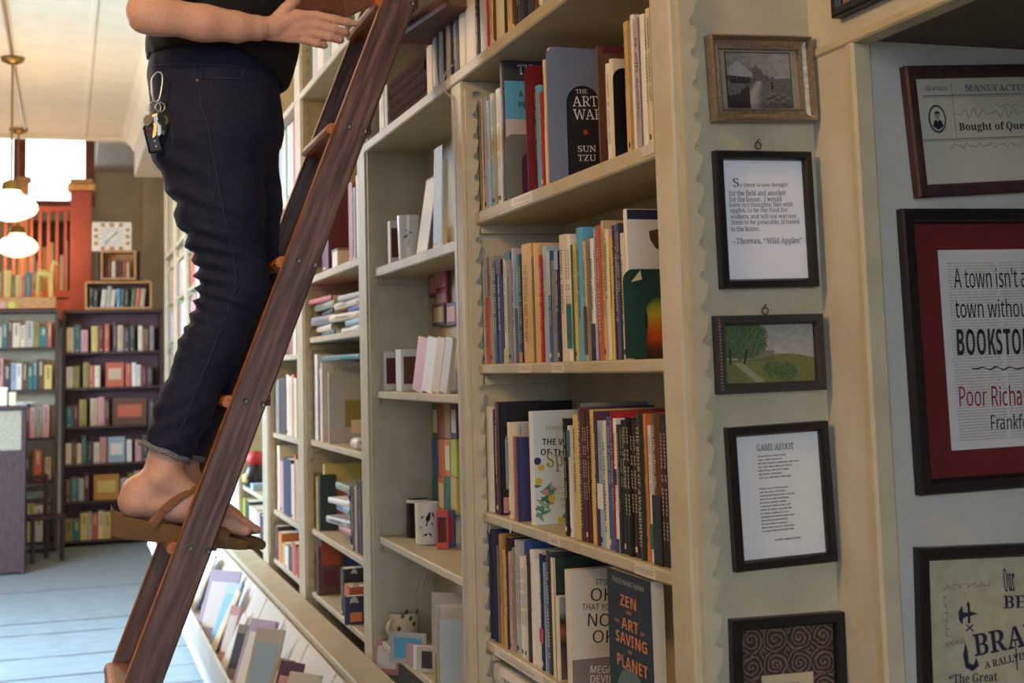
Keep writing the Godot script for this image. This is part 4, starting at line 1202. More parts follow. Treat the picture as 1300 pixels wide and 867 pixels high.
func box_shelf(called: String, label: String, x0: float, x1: float, y0: float, y1: float, z: float, lift: float) -> Array:
	var a := at_z(x0, (y0 + y1) * 0.5, z); var b := at_z(x1, (y0 + y1) * 0.5, z)
	var lo := at_z((x0 + x1) * 0.5, y1, z).y
	var hi := at_z((x0 + x1) * 0.5, y0, z).y
	if lift == 0.0: lo = at_z((x0 + x1) * 0.5, y1, z).y
	else: lo = at_z(140, 397, FZ).y + lift
	var t := thing(called, label, "shelf")
	part("bottom", span(Vector3(a.x, lo, -z), Vector3(b.x, lo + 0.018, -z - 0.2)), M.oak, t)
	part("top", span(Vector3(a.x, hi - 0.018, -z), Vector3(b.x, hi, -z - 0.2)), M.oak, t)
	part("side", span(Vector3(a.x, lo + 0.018, -z), Vector3(a.x + 0.018, hi - 0.018, -z - 0.2)), M.oak, t)
	part("side", span(Vector3(b.x - 0.018, lo + 0.018, -z), Vector3(b.x, hi - 0.018, -z - 0.2)), M.oak, t)
	part("back", span(Vector3(a.x, lo, -z - 0.2), Vector3(b.x, hi, -z - 0.21)), M.oak if lift == 0.0 else M.dark_cherry, t)
	return [a.x + 0.018, b.x - 0.018, lo + 0.018, hi - 0.018]
func giraffe(bz: float, yb: float) -> void:
	var m := pm("yellow")
	var c := at_z(57, 376, bz + 0.12)
	var t := thing("toy_giraffe", "yellow toy giraffe standing beside the books in the oak bin", "toy", Vector3(c.x, yb, -bz - 0.12), Basis.from_scale(Vector3(0.78, 0.78, 0.78)))
	var o := Vector3(0, 0.06, 0)
	part("body", MB.new().tube([Vector3(-0.09, 0.37, 0), Vector3(-0.07, 0.385, 0), Vector3(0.0, 0.375, 0), Vector3(0.07, 0.35, 0), Vector3(0.095, 0.33, 0)], [0.012, 0.045, 0.05, 0.042, 0.012], 12), m, t)
	for q in [[-0.075, 0.025], [-0.055, -0.03], [0.07, 0.025], [0.05, -0.03]]:
		part("leg", MB.new().tube([Vector3(q[0], 0.36, q[1]), Vector3(q[0] * 1.05, 0.2, q[1]), Vector3(q[0] * 1.1, 0.02, q[1])], [0.024, 0.017, 0.02], 10), m, t)
	part("neck", MB.new().tube([Vector3(0.07, 0.36, 0), Vector3(0.085, 0.43, 0), Vector3(0.088, 0.50, 0)], [0.03, 0.022, 0.018], 10), m, t)
	part("head", MB.new().tube([Vector3(0.075, 0.50, 0), Vector3(0.095, 0.512, 0), Vector3(0.125, 0.49, 0), Vector3(0.145, 0.475, 0)], [0.01, 0.024, 0.018, 0.010], 10), m, t)
	part("ear", MB.new().tube([Vector3(0.085, 0.53, 0.015), Vector3(0.075, 0.555, 0.025)], [0.008, 0.003], 6), m, t)
	part("ear", MB.new().tube([Vector3(0.085, 0.53, -0.015), Vector3(0.075, 0.555, -0.025)], [0.008, 0.003], 6), m, t)
	part("tail", MB.new().tube([Vector3(-0.09, 0.375, 0), Vector3(-0.11, 0.34, 0), Vector3(-0.112, 0.28, 0)], [0.006, 0.005, 0.006], 6), m, t)
func clock(y0: float) -> void:
	var z := FZ + 0.02
	var a := at_z(117, 278, z); var b := at_z(167, 315, z)
	var w := b.x - a.x; var h := a.y - b.y
	var t := thing("wall_clock", "white square clock with gold dots and radiating strokes on the crate", "clock", Vector3((a.x + b.x) * 0.5, y0 + 0.0185, -z))
	part("face", bx(Vector3(0, h * 0.5, 0), Vector3(w, h, 0.02), 0.003), mat("clock_white", c8(226, 222, 208), 0.5), t)
	var dot := bx(Vector3.ZERO, Vector3(0.034, 0.034, 0.006), 0.003).done()
	var ray_ := bx(Vector3(0, 0.085, 0), Vector3(0.007, 0.08, 0.003)).done()
	for k in 12:
		var an := TAU * k / 12.0
		var s := 1.0 / maxf(absf(cos(an)), absf(sin(an)))
		inst("hour_dot", dot, pm("ochre"), t, Vector3(sin(an) * s * w * 0.40, h * 0.5 + cos(an) * s * h * 0.40, 0.012))
	for k in 16: inst("stroke", ray_, pm("pale grey"), t, Vector3(0, h * 0.5, 0.011), Basis(Vector3.BACK, TAU * (k + 0.5) / 16.0))
	part("hand", bx(Vector3(0, 0.03, 0), Vector3(0.008, 0.07, 0.004)), M.black_lacquer, t, Vector3(0, h * 0.5, 0.014), Basis(Vector3.BACK, -0.9))
	part("hand", bx(Vector3(0, 0.045, 0), Vector3(0.006, 0.1, 0.004)), M.black_lacquer, t, Vector3(0, h * 0.5, 0.016), Basis(Vector3.BACK, 2.4))
func desk_and_chair() -> void:
	var z := 11.2
	var xr := at_z(32, 600, z).x
	var yt := at_z(15, 515, z).y
	var t := thing("counter_desk", "dark wooden counter with papers on top before the brown bookcase", "counter")
	part("top", span(Vector3(xr - 1.0, yt - 0.03, -z + 0.02), Vector3(xr + 0.02, yt, -z - 0.5), 0.004), M.dark_cherry, t)
	part("front_panel", span(Vector3(xr - 1.0, 0.02, -z - 0.01), Vector3(xr, yt - 0.03, -z - 0.03)), M.dark_cherry, t)
	part("side_panel", span(Vector3(xr - 0.025, 0.0, -z), Vector3(xr, yt - 0.03, -z - 0.48)), M.dark_cherry, t)
	part("notice", span(Vector3(at_z(-10, 545, z).x, at_z(0, 572, z).y, -z - 0.009), Vector3(at_z(27, 545, z).x, at_z(0, 522, z).y, -z - 0.006)), tri_mat("map_print", noise_tex(71, 0.03, [[0.0, c8(150, 138, 116)], [0.45, c8(166, 156, 138)], [0.6, c8(128, 142, 122)], [1.0, c8(170, 120, 104)]]), Vector3(3, 3, 3), 0.8), t)
	var bxs := [[-2, 9, 492, 514, "white", "cardboard box"], [12, 20, 498, 514, "cream", "cardboard box"]]
	for q in bxs:
		var a := at_z(q[0], q[2], z + 0.15); var b := at_z(q[1], q[3], z + 0.15)
		var o := thing("paper_box", "%s %s on the dark counter" % [q[4], q[5]], "box", Vector3((a.x + b.x) * 0.5, yt + 0.0005, -z - 0.15), Basis(), "boxes on the counter")
		part("body", bx(Vector3(0, (a.y - yt) * 0.4, 0), Vector3(b.x - a.x, (a.y - yt) * 0.8, 0.12), 0.003), pm(q[4]), o)
		part("lid", bx(Vector3(0, (a.y - yt) * 0.9, 0), Vector3(b.x - a.x + 0.008, (a.y - yt) * 0.2, 0.128), 0.003), pm(q[4]), o)
	for k in 3:
		var a := at_z(24 + k * 3, 513, z + 0.1)
		tag(part("paper_sheet", bx(Vector3(0, 0.004, 0), Vector3(0.11, 0.007, 0.15), 0.001), pm(["white", "ice blue", "ivory"][k]), null, Vector3(a.x, yt + 0.0005 + k * 0.008, -z - 0.12), Basis(Vector3.UP, 0.3 * k)), "%s pad of paper on the counter's edge" % ["white", "pale blue", "ivory"][k], "paper", "pads on the counter")
	# small dark chair
	var c := at_y(50, 712, 0.0)
	var ch := thing("wooden_chair", "small dark wooden chair beside the dark counter", "chair", Vector3(c.x, 0, c.z), Basis(Vector3.UP, 0.5))
	for q in [[-0.13, 0.13], [0.13, 0.13], [-0.13, -0.13], [0.13, -0.13]]:
		part("leg", bx(Vector3(q[0], 0.17, q[1]), Vector3(0.03, 0.34, 0.03), 0.004), M.dark_cherry, ch)
	part("seat", bx(Vector3(0, 0.355, 0), Vector3(0.32, 0.03, 0.32), 0.006), M.dark_cherry, ch)
	for q in [-0.13, 0.13]: part("back_post", bx(Vector3(q, 0.53, -0.14), Vector3(0.03, 0.33, 0.03), 0.004), M.dark_cherry, ch)
	for q in [0.48, 0.58, 0.67]: part("back_slat", bx(Vector3(0, q, -0.14), Vector3(0.23, 0.04, 0.016), 0.003), M.dark_cherry, ch)

# ---------------------------------------------------------------- books and things on the near shelves
func cover_px(t: Node3D, px: float, py: float) -> Vector2:    # photo point on a cover that faces +z -> local x, y
	var p := at_z(px, py, -t.position.z) - t.position
	return Vector2(p.x, p.y)
func cover_words(t: Node3D, s: String, x0: float, x1: float, y: float, hp: float, z: float, m: Material, serif := true, bold := false, slope := 0.0) -> void:
	var a := cover_px(t, x0, y - slope * (x1 - x0) * 0.5); var b := cover_px(t, x1, y + slope * (x1 - x0) * 0.5)
	var hh := cover_px(t, x0, y).y - cover_px(t, x0, y + hp).y
	var d := (b - a).normalized()
	words(t, s, Vector3((a.x + b.x) * 0.5, (a.y + b.y) * 0.5, z), a.distance_to(b), hh, m, serif, bold, Basis(Vector3(d.x, d.y, 0), Vector3(-d.y, d.x, 0), Vector3(0, 0, 1)), "cover_lettering")
func face_book(called: String, label: String, y: float, z: float, x0: float, h: float, d: float, th: float, col: String, hard := true, title := "none") -> Node3D:
	var t := thing(called, label, "book", Vector3(x0, y + 0.0005, -z - th * 0.5), Basis())
	book_parts(t, th, h, d, col, hard, title)
	return t
# bookend: plate across z with rounded top corners and an arched cut-out
func bookend(label: String, y: float, z: float, x0: float, w: float, h: float, m: Material, arch: Array) -> Node3D:
	var t := thing("bookend", label, "bookend", Vector3(x0, y + 0.0016, -z))
	var r := minf(0.018, w * 0.4)
	var p := PackedVector2Array([Vector2(0, 0)])
	for k in 7: p.append(Vector2(r - r * cos(PI / 12 * k), h - r + r * sin(PI / 12 * k)))
	for k in 7: p.append(Vector2(w - r + r * sin(PI / 12 * k), h - r + r * cos(PI / 12 * k)))
	p.append(Vector2(w, 0))
	if arch.size():
		var ax: float = arch[0]; var aw: float = arch[1]; var ah: float = arch[2]
		p.append(Vector2(ax + aw, 0.0))
		for k in 11: p.append(Vector2(ax + aw * 0.5 + aw * 0.5 * cos(PI / 10 * k), ah - aw * 0.5 + aw * 0.5 * sin(PI / 10 * k)))
		p.append(Vector2(ax, 0.0))
	part("plate", MB.new().prism(p, -0.0006, 0.0006), m, t)
	if arch.size():
		part("tongue", span(Vector3(arch[0], -0.0015, -0.06), Vector3(arch[0] + arch[1], -0.0003, 0.0)), m, t)
	else:
		part("tongue", span(Vector3(0.004, -0.0015, -0.05), Vector3(w - 0.004, -0.0003, 0.0)), m, t)
	return t

func shelf_rows() -> void:
	var ys: Array = bays[0].ys
	var X := XS + 0.012
	# --- shelf with the arched grey bookend
	var wa := "by the arched bookend"
	var ga := "books beside the arched bookend"
	row(ys[0], X, [[603, 605.6, 136, "purple"], [605.6, 608.6, 150, "lilac"], [608.6, 612, 128, "olive"], [612, 614.6, 124, "white"], [614.6, 619, 122, "lilac"], [619, 623, 126, "ice blue"], [623, 630, 117, "sage"], [630, 638.5, 111, "ivory"], [638.5, 642, 91, "grey"]], wa, ga, 0.12)
	var z := z_on(644.5, ys[0], X)
	var t := face_book("book", "book with black and sky blue cover beginning with the word the", ys[0], z - 0.006, X - 0.006, at_x(645, 75, X).y - ys[0], 0.115, 0.024, "charcoal", true)
	var h = at_x(645, 75, X).y - ys[0]
	part("cover_panel", span(Vector3(0.004, h * 0.585, 0.0122), Vector3(0.115, h * 0.86, 0.0126)), pm("sky blue"), t)
	part("cover_panel", span(Vector3(0.004, 0.002, 0.0122), Vector3(0.115, h * 0.585, 0.0126)), mat("cover_pale_pink", c8(196, 184, 190), 0.5), t)
	cover_words(t, "TH", 655, 673, 90, 12, 0.0130, M.paper_white, true)
	cover_words(t, "A  P", 656, 671, 121, 8, 0.0132, M.black_print, false)
	cover_words(t, "PER", 656, 673, 135, 8, 0.0132, M.black_print, false)
	z = z_on(652, ys[0], X) - 0.004
	var hv = at_x(640, 172, 0.818).y - ys[0]
	var g := mat("grey_enamel", c8(112, 110, 102), 0.5)
	bookend("small grey metal bookend with an arched hole before the sky blue cover", ys[0], z, 0.816, 0.078, hv, g, [0.034, 0.042, hv * 0.73])
	t = face_book("book", "short plum book showing through the small grey bookend", ys[0], z + 0.003, 0.832, hv * 0.82, 0.10, 0.012, "plum", false)
	z = z_on(680, ys[0], X)
	t = bookend("dark red metal bookend with a rounded top", ys[0], z + 0.004, X - 0.012, 0.06, at_x(672, 84, X).y - ys[0], mat("red_enamel", c8(112, 16, 18), 0.45), [])
	t.rotation.x = -0.035
	row(ys[0], X, [[681, 687, 107, "sky blue", {"title": "yellow"}], [687, 690.5, 115, "red"], [690.5, 695.5, 74, "cream", {"title": "charcoal"}]], "against the dark red bookend", "books against the dark red bookend", 0.10)
	# big blue-grey bookend, black cover behind its arch
	z = z_on(698, ys[0], 0.822)
	var hp = at_x(690, 62, 0.822).y - ys[0]
	var wpl := at_z(760, 150, z).x - 0.822
	var ax := at_z(721, 200, z).x - 0.822
	bookend("large blue-grey metal bookend with an arched opening round a black cover", ys[0], z, 0.822, wpl + 0.012, hp, mat("blue_grey_enamel", c8(112, 122, 146), 0.55), [ax, wpl - ax + 0.004, at_z(740, 110, z).y - ys[0]])
	t = face_book("book", "black book on the art of war framed by the arched bookend", ys[0], z + 0.0035, 0.828, hp * 0.93, 0.125, 0.02, "black", false)
	for q in [["THE", 728.5, 743, 117.5, 5.2, true], ["ART", 724, 756, 130, 13, true], ["WAR", 725, 762, 146.5, 13, true], ["SUN", 731, 754, 190, 7.6, true], ["TZU", 731, 754, 201.5, 7.6, true]]:
		cover_words(t, q[0], q[1], q[2], q[3], q[4], 0.0106, M.paper_white, true)
	cover_words(t, "of", 757, 762, 131, 6, 0.0106, M.paper_white, true)
	var e := cover_px(t, 741, 169)
	part("red_seal", bx(Vector3(e.x, e.y, 0.0104), Vector3(0.007, 0.009, 0.0008)), pm("red"), t)
	t = face_book("book", "tall ivory book rising behind the large blue-grey bookend", ys[0], z + 0.03, 0.84, hp + 0.008, 0.15, 0.02, "ivory", false)
	# rust brown cover past the plate
	var z2 := z_on(760.5, ys[0], X) - 0.004
	t = face_book("book", "rust brown book with an orange cover panel past the arched bookend", ys[0], z2 + 0.002, 0.835, at_z(760, 58, z2).y - ys[0], 0.15, 0.008, "brown", true)
	e = cover_px(t, 759, 92); var e2 := cover_px(t, 790, 177)
	part("cover_panel", span(Vector3(maxf(e.x, 0.012), e2.y, 0.0042), Vector3(e2.x, e.y, 0.0047)), pm("orange"), t)
	e = cover_px(t, 759, 58); 
	part("cover_band", span(Vector3(0.008, e.y - 0.012, 0.0042), Vector3(0.148, e.y - 0.001, 0.0046)), pm("maroon"), t)
	row(ys[0], X, [[771, 776, 79, "white"], [776, 780.5, 73, "cream", {"title": "none"}]], "before the black bookend", "books before the black bookend", 0.12)
	z = z_on(786, ys[0], X)
	bookend("black metal bookend with a rounded top before pale spines", ys[0], z, 0.826, 0.05, at_x(785, 83, 0.826).y - ys[0], M.black_lacquer, [])
	row(ys[0], X, [[797.5, 803, 24, "beige", {"band": [[0.0, 1.0, "tan"]]}], [803, 809.5, 16, "white", {"title": "none"}], [809.5, 816, 16, "pale grey", {"band": [[0.02, 0.98, "lilac"]], "title": "white"}], [816, 822, 15, "white", {"title": "none"}], [822, 829, 8, "ivory"]], "past the black bookend", "books past the black bookend", 0.13)
	# --- shelf with the green bookend
	var wb := "by the green bookend"
	row(ys[1], X, [[604, 606.8, 335, "olive"], [606.8, 610.7, 338, "charcoal"], [610.7, 616.4, 338, "pale grey"], [616.4, 621.5, 326, "coral", {"band": [[0.62, 1.0, "ice blue"]]}], [621.5, 626.8, 325, "sage"], [626.8, 632.6, 331, "navy"], [632.6, 639, 329, "indigo", {"band": [[0.86, 1.0, "maroon"]]}], [639, 644, 328, "ivory", {"band": [[0.0, 0.14, "yellow"]]}], [644, 651.5, 319, "grey", {"band": [[0.93, 1.0, "teal"]]}], [651.5, 655.6, 315, "lilac"], [655.6, 658.4, 322, "sky blue", {"band": [[0.0, 0.5, "charcoal"]]}], [658.4, 663.7, 322, "charcoal", {"band": [[0.0, 0.1, "orange"]]}],
		[663.7, 676.4, 309, "tan", {"text": "THE BUDDHA AND THE ART", "tc": "charcoal", "title": "none", "tl": 0.66, "tw": 0.3}], [676.4, 679, 325, "grey"], [679, 685.6, 308, "tan", {"title": "none"}], [685.6, 689.7, 324, "red"], [689.7, 696.7, 312, "ice blue"], [696.7, 702, 318, "blue", {"band": [[0.6, 1.0, "pale grey"]]}], [702, 706.3, 330, "grey"], [706.3, 712, 318, "navy", {"band": [[0.83, 1.0, "ice blue"]]}], [712, 721.3, 297, "ivory"],
		[721.3, 727, 297, "white", {"band": [[0.1, 0.45, "teal"]]}], [727, 730, 310, "green"], [730, 734, 308, "yellow"], [734, 742, 288, "sky blue"], [742, 747, 305, "beige", {"band": [[0.05, 0.45, "brown"]]}], [747, 752, 300, "grey"], [752, 757, 302, "white", {"band": [[0.0, 0.3, "navy"]]}], [757, 760, 290, "lilac"], [760, 766, 285, "terracotta"], [766, 771, 279, "beige"], [771, 776, 290, "cream"], [776, 781, 300, "yellow"], [781, 784.4, 285, "maroon"], [784.4, 788, 284, "blue"], [788, 791, 282, "charcoal"], [791, 796, 295, "ivory"]], wb, "books along the green bookend shelf", 0.12)
	z = z_on(798.5, ys[1], X)
	h = at_x(797, 264, X).y - ys[1]
	t = face_book("book", "tall white book with a navy band and brown drawing behind the green bookend", ys[1], z - 0.002, X + 0.002, h, 0.12, 0.014, "white", false)
	part("cover_band", span(Vector3(0.003, h * 0.93, 0.0071), Vector3(0.119, h - 0.001, 0.0075)), pm("navy"), t)
	e = cover_px(t, 826, 305)
	part("cover_drawing", MB.new().prism(PackedVector2Array([Vector2(e.x - 0.006, e.y + 0.014), Vector2(e.x + 0.03, e.y + 0.022), Vector2(e.x + 0.03, e.y - 0.03), Vector2(e.x + 0.004, e.y - 0.012), Vector2(e.x - 0.004, e.y)]), 0.0072, 0.0077), pm("brown"), t)
	z = z_on(799.5, ys[1], X) - 0.008
	h = at_x(800, 341, 0.822).y - ys[1]
	bookend("dark green metal bookend with an arch showing a rainbow cover", ys[1], z, 0.822, 0.094, h, mat("green_enamel", c8(26, 66, 54), 0.55), [at_z(819, 400, z).x - 0.822, 0.05, h * 0.68])
	t = face_book("book", "book with a rainbow glow cover behind the green bookend", ys[1], z + 0.003, 0.84, h * 0.9, 0.1, 0.01, "dark brown", false)
	var im := paint(64, 128, func(u: float, v: float) -> Color:
		var c := Color(0.17, 0.10, 0.07)
		var d := absf(u - 0.28 - 0.15 * sin(v * 3.0))
		if d < 0.26 and v > 0.2: c = Color(0.35, 0.55, 0.20).lerp(Color(0.75, 0.70, 0.2), clampf((v - 0.2) * 4.0, 0, 1)).lerp(Color(0.78, 0.30, 0.08), clampf((v - 0.45) * 4.0, 0, 1)).lerp(Color(0.3, 0.14, 0.07), clampf((v - 0.75) * 6.0, 0, 1))
		return c)
	sheet("cover_art", t, 0.006, 0.099, 0.002, h * 0.9 - 0.002, 0.0056, picture("rainbow_cover", im))
	part("folded_flap", MB.new().prism(PackedVector2Array([Vector2(0, 0), Vector2(0.016, 0.018), Vector2(0.018, 0.004)]), -0.0004, 0.0004), pm("cream"), t, Vector3(-0.006, h * 0.86, 0.0125))
	# --- shelf with the flowered white book
	row(ys[2], X, [[613.5, 617.5, 517, "tan"], [617.5, 627, 517, "white", {"title": "none"}], [627, 629.5, 520, "navy"], [629.5, 634.5, 511, "maroon"]], "by the flowered book", "books before the dark cover", 0.12)
	z = z_on(636, ys[2], X)
	t = face_book("book", "large black book cover with a lit snowy sleeve behind small spines", ys[2], z - 0.002, X, at_x(636, 512, X).y - ys[2], 0.16, 0.012, "black", true)
	e = cover_px(t, 635, 630)
	part("cover_panel", span(Vector3(0.006, 0.004, 0.0061), Vector3(0.05, 0.035, 0.0065)), pm("rose"), t)
	part("cover_streak", MB.new().prism(PackedVector2Array([Vector2(0.012, 0.05), Vector2(0.02, 0.055), Vector2(0.016, 0.16), Vector2(0.012, 0.15)]), 0.0061, 0.0066), pm("ice blue"), t)
	row(ys[2], X, [[645, 650, 537, "cream"], [651, 659, 555, "rust", {"title": "none"}]], "before the indigo book", "spines before the indigo book", 0.11)
	z = z_on(661, ys[2], X)
	t = face_book("book", "indigo blue book standing against the white flowered cover", ys[2], z - 0.004, X - 0.004, at_x(662, 556, X).y - ys[2], 0.11, 0.016, "indigo", true)
	t = face_book("book", "white labelled grey book peeping over the indigo one", ys[2], z + 0.018, X + 0.008, at_x(655, 538, X).y - ys[2], 0.12, 0.01, "pale grey", true)
	z = z_on(676, ys[2], X)
	h = at_z(690, 522, z).y - ys[2]
	t = face_book("book", "white flowered book cover with navy and gold lettering", ys[2], z - 0.006, at_z(674.5, 600, z).x, h, 0.145, 0.02, "white", false)
	var tz := 0.0106
	im = paint(160, 240, func(u: float, v: float) -> Color:
		var c := Color(0.80, 0.84, 0.83)
		var fl := [[0.06, 0.62, 0.05, 0], [0.16, 0.72, 0.04, 1], [0.24, 0.78, 0.05, 0], [0.10, 0.50, 0.045, 0], [0.20, 0.47, 0.025, 0], [0.36, 0.97, 0.045, 0], [0.05, 0.44, 0.05, 2], [0.30, 0.70, 0.02, 1], [0.7, 0.95, 0.05, 1]]
		for k in 34:
			var px := 0.02 + 0.58 * fmod(k * 0.618, 1.0) * (0.4 + 0.6 * fmod(k * 0.37, 1.0)); var py := 0.66 + 0.32 * fmod(k * 0.37, 1.0)
			var rot := Vector2(u - px, (v - py) * 1.5).rotated(k * 1.7)
			var q0 := rot.x / 0.085
			if absf(q0) < 1.0 and absf(rot.y) < 0.022 * (1.0 - q0 * q0): c = [Color(0.22, 0.42, 0.34), Color(0.42, 0.57, 0.45), Color(0.30, 0.50, 0.46), Color(0.55, 0.64, 0.50)][k % 4]
		for q in fl:
			if Vector2(u - q[0], (v - q[1]) * 1.5).length() < q[2]: c = [Color(0.80, 0.70, 0.18), Color(0.80, 0.52, 0.46), Color(0.17, 0.17, 0.36)][q[3]]
		return c)
	sheet("cover_art", t, 0.004, 0.144, 0.001, h - 0.001, tz - 0.0004, picture("flower_cover", im))
	var nv := mat("navy_ink", c8(34, 34, 58))
	cover_words(t, "SHANNON", 690, 722, 543, 5, tz, pm("grey"), false)
	cover_words(t, "THE WAY", 686, 728, 560.5, 8, tz, nv, false, true)
	cover_words(t, "OF THE", 684, 719, 573.5, 8, tz, nv, false, true)
	cover_words(t, "Spe", 692, 722, 585, 26, tz + 0.0003, pm("olive"), true, false, -0.12)
	for q in [["The M", 703, 717, 618], ["to Mea", 704, 720, 626], ["Their", 705, 719, 633], ["Joy", 709, 717, 641]]:
		cover_words(t, q[0], q[1], q[2], q[3], 4, tz, pm("sage"), false)
	var wc := "past the flowered book"
	row(ys[2], X, [[716.5, 722, 532, "black"], [722, 727, 541, "white", {"band": [[0.72, 0.96, "teal"]]}], [727, 729.5, 512, "grey", {"in": 0.02}], [729.5, 736, 527, "yellow"], [736, 743, 518, "plum", {"text": "THE ART OF PILGRIMAGE", "title": "none", "tl": 0.8}], [743, 748.5, 524, "dark brown"], [748.5, 752, 522, "maroon"], [752, 757, 521, "yellow"], [757, 761, 523, "plum"], [761, 768, 535, "ice blue", {"band": [[0.3, 0.5, "white"]]}], [768, 773, 535, "cream"], [773, 778.5, 530, "blue"], [778.5, 782, 523, "red"], [782, 786.5, 532, "white", {"band": [[0.5, 0.62, "indigo"], [0.0, 0.1, "indigo"]]}], [786.5, 790, 540, "charcoal"], [790, 797, 534, "dark green"], [797, 803, 531, "black"], [803, 812, 534, "dark brown", {"hard": false}], [812, 819.5, 525, "dark green", {"text": "THE BOOK OF AWAKENING", "title": "none", "tl": 0.82}], [819.5, 825.5, 526, "orange"], [825.5, 831, 541, "white", {"band": [[0.1, 0.28, "green"]]}], [831, 842, 527, "brown", {"band": [[0.0, 0.46, "black"]], "text": "my life after life", "ty": 0.72, "tl": 0.42, "tw": 0.3, "title": "none", "serif": false}], [842, 851, 528, "navy"]], wc, "books past the flowered book", 0.13)
	# --- shelf with the face-out blue book
	row(ys[3], X, [[614, 617, 672, "teal"], [617, 622, 672, "navy", {"title": "none"}], [622, 627, 673, "navy", {"title": "none"}], [627, 632, 675, "navy", {"title": "none"}], [632, 634.5, 694, "grey"], [634.5, 640, 680, "ochre"], [640, 643, 700, "tan"], [643, 647, 684, "dark brown"], [647, 650.5, 702, "rose"], [650.5, 655, 697, "sage"], [655, 661, 688, "pale grey"], [661, 666, 708, "white"], [666, 670, 708, "ivory"], [670, 674, 704, "charcoal"], [674, 680, 700, "white"], [680, 686.5, 712, "white", {"title": "none"}], [686.5, 691.5, 706, "navy", {"band": [[0.24, 0.36, "red"]]}], [691.5, 694.5, 716, "ice blue"], [694.5, 702, 702, "charcoal"], [702, 705.5, 710, "cream", {"title": "none"}]], "by the pale grief book", "books on the shelf under the flowered book", 0.13)
	z = z_on(663, ys[3], X)
	t = face_book("book", "tall blue sky book standing behind the white spines", ys[3], z + 0.001, X + 0.012, at_x(660, 688, X).y - ys[3], 0.15, 0.006, "blue", false)
	z = z_on(706.5, ys[3], X)
	t = face_book("book", "dark teal book cover behind the sunset cover", ys[3], z, X, at_x(704, 709, X).y - ys[3], 0.16, 0.008, "dark green", true)
	t = face_book("book", "book with a blurred sunset cover beside the pale grief book", ys[3], z - 0.02, X - 0.002, at_x(706, 757, X).y - ys[3], 0.13, 0.014, "cream", false)
	im = paint(64, 96, func(u: float, v: float) -> Color:
		var c := Color(0.55, 0.58, 0.60)
		if v > 0.18: c = c.lerp(Color(0.15, 0.13, 0.15), clampf((v - 0.18) * 8.0, 0, 1))
		if v > 0.32 and v < 0.55: c = Color(0.62, 0.36, 0.20).lerp(Color(0.25, 0.14, 0.12), absf(v - 0.42) * 7.0)
		if v > 0.6: c = Color(0.30, 0.20, 0.22).lerp(Color(0.46, 0.34, 0.34), (v - 0.6) * 2.0)
		return c)
	var hh = at_x(706, 757, X).y - ys[3]
	sheet("cover_art", t, 0.004, 0.128, 0.001, hh - 0.001, 0.0074, picture("sunset_cover", im))
	# pale book facing the camera
	z = z_on(724, ys[3], X)
	var hz = at_z(740, 723, z).y - ys[3]
	t = face_book("book", "pale pink book on grief with big black capitals on its cover", ys[3], z - 0.004, at_z(721.5, 800, z).x, hz, 0.135, 0.022, "ivory", false)
	var d2 := 0.0116
	part("cover_panel", span(Vector3(0.004, 0.001, 0.0112), Vector3(0.1345, cover_px(t, 730, 836).y, 0.0114)), mat("cover_stone", c8(128, 116, 108), 0.5), t)
	var ink: Material = M.black_print
	for q in [["IT'S", 753.5, 768, 737.5, 7, false], ["OK", 747, 775, 753.5, 16, false], ["THAT YOU'RE", 736, 790, 769, 8, false], ["NOT", 743.5, 784, 785.5, 16, false], ["OK", 749.5, 777, 806.5, 16, false]]:
		cover_words(t, q[0], q[1], q[2], q[3], q[4], d2, ink, false)
	cover_words(t, "MEGAN", 746.5, 781, 848, 9, d2, M.paper_white, false)
	cover_words(t, "DEVINE", 746.5, 783, 860, 9, d2, M.paper_white, false)
	e = cover_px(t, 746, 817)
	part("small_print", lines_mesh(0.045, 0.012, 3, 31, 0.3), pm("beige"), t, Vector3(e.x, e.y, d2))
	# face-out blue book along the shelf front
	var za := z_on(777, ys[3], X - 0.006); var zb := z_on(834, ys[3], X - 0.006)
	hz = at_x(778, 722, X - 0.006).y - ys[3]
	t = thing("book", "dark blue book on zen lettered in orange, facing out at the shelf front", "book", Vector3(X + 0.004, ys[3] + 0.0005, -za), Basis(Vector3.UP, -PI / 2))
	book_parts(t, 0.022, hz, za - zb, "navy", false, "none")
	im = paint(128, 192, func(u: float, v: float) -> Color:
		var c := Color(0.075, 0.12, 0.17).lerp(Color(0.10, 0.20, 0.25), v)
		var d := Vector2((u - 0.5) * 0.67, v - 0.86).length()
		if d < 0.24: c = Color(0.35, 0.45, 0.45)
		if absf(u - 0.55) < 0.07 and v > 0.72 and v < 0.86: c = Color(0.40, 0.26, 0.20)
		if v > 0.86 and absf(u - 0.5) < 0.3 * (v - 0.7) * 4.0: c = Color(0.20, 0.13, 0.11)
		return c)
	sheet("cover_art", t, 0.002, za - zb - 0.001, 0.001, hz - 0.001, 0.0113, picture("zen_cover", im))
	var wcv := za - zb
	for q in [["THICH NHAT HANH", 0.50, 0.935, 0.72, 0.035, 0], ["ZEN", 0.50, 0.815, 0.36, 0.075, 1], ["AND", 0.5, 0.745, 0.12, 0.022, 1], ["THE", 0.22, 0.665, 0.10, 0.022, 1], ["ART", 0.52, 0.665, 0.38, 0.075, 1], ["OF", 0.80, 0.645, 0.09, 0.022, 1], ["SAVING", 0.54, 0.565, 0.70, 0.075, 1], ["THE", 0.5, 0.49, 0.10, 0.022, 1], ["PLANET", 0.54, 0.41, 0.68, 0.08, 1]]:
		words(t, q[0], Vector3(wcv * q[1], hz * q[2], 0.0118), wcv * q[3], hz * q[4], pm("orange") if q[5] else pm("pale grey"), false, q[5] == 1, Basis(), "cover_lettering")
	# --- board along the top
	var yt: float = bays[0].top
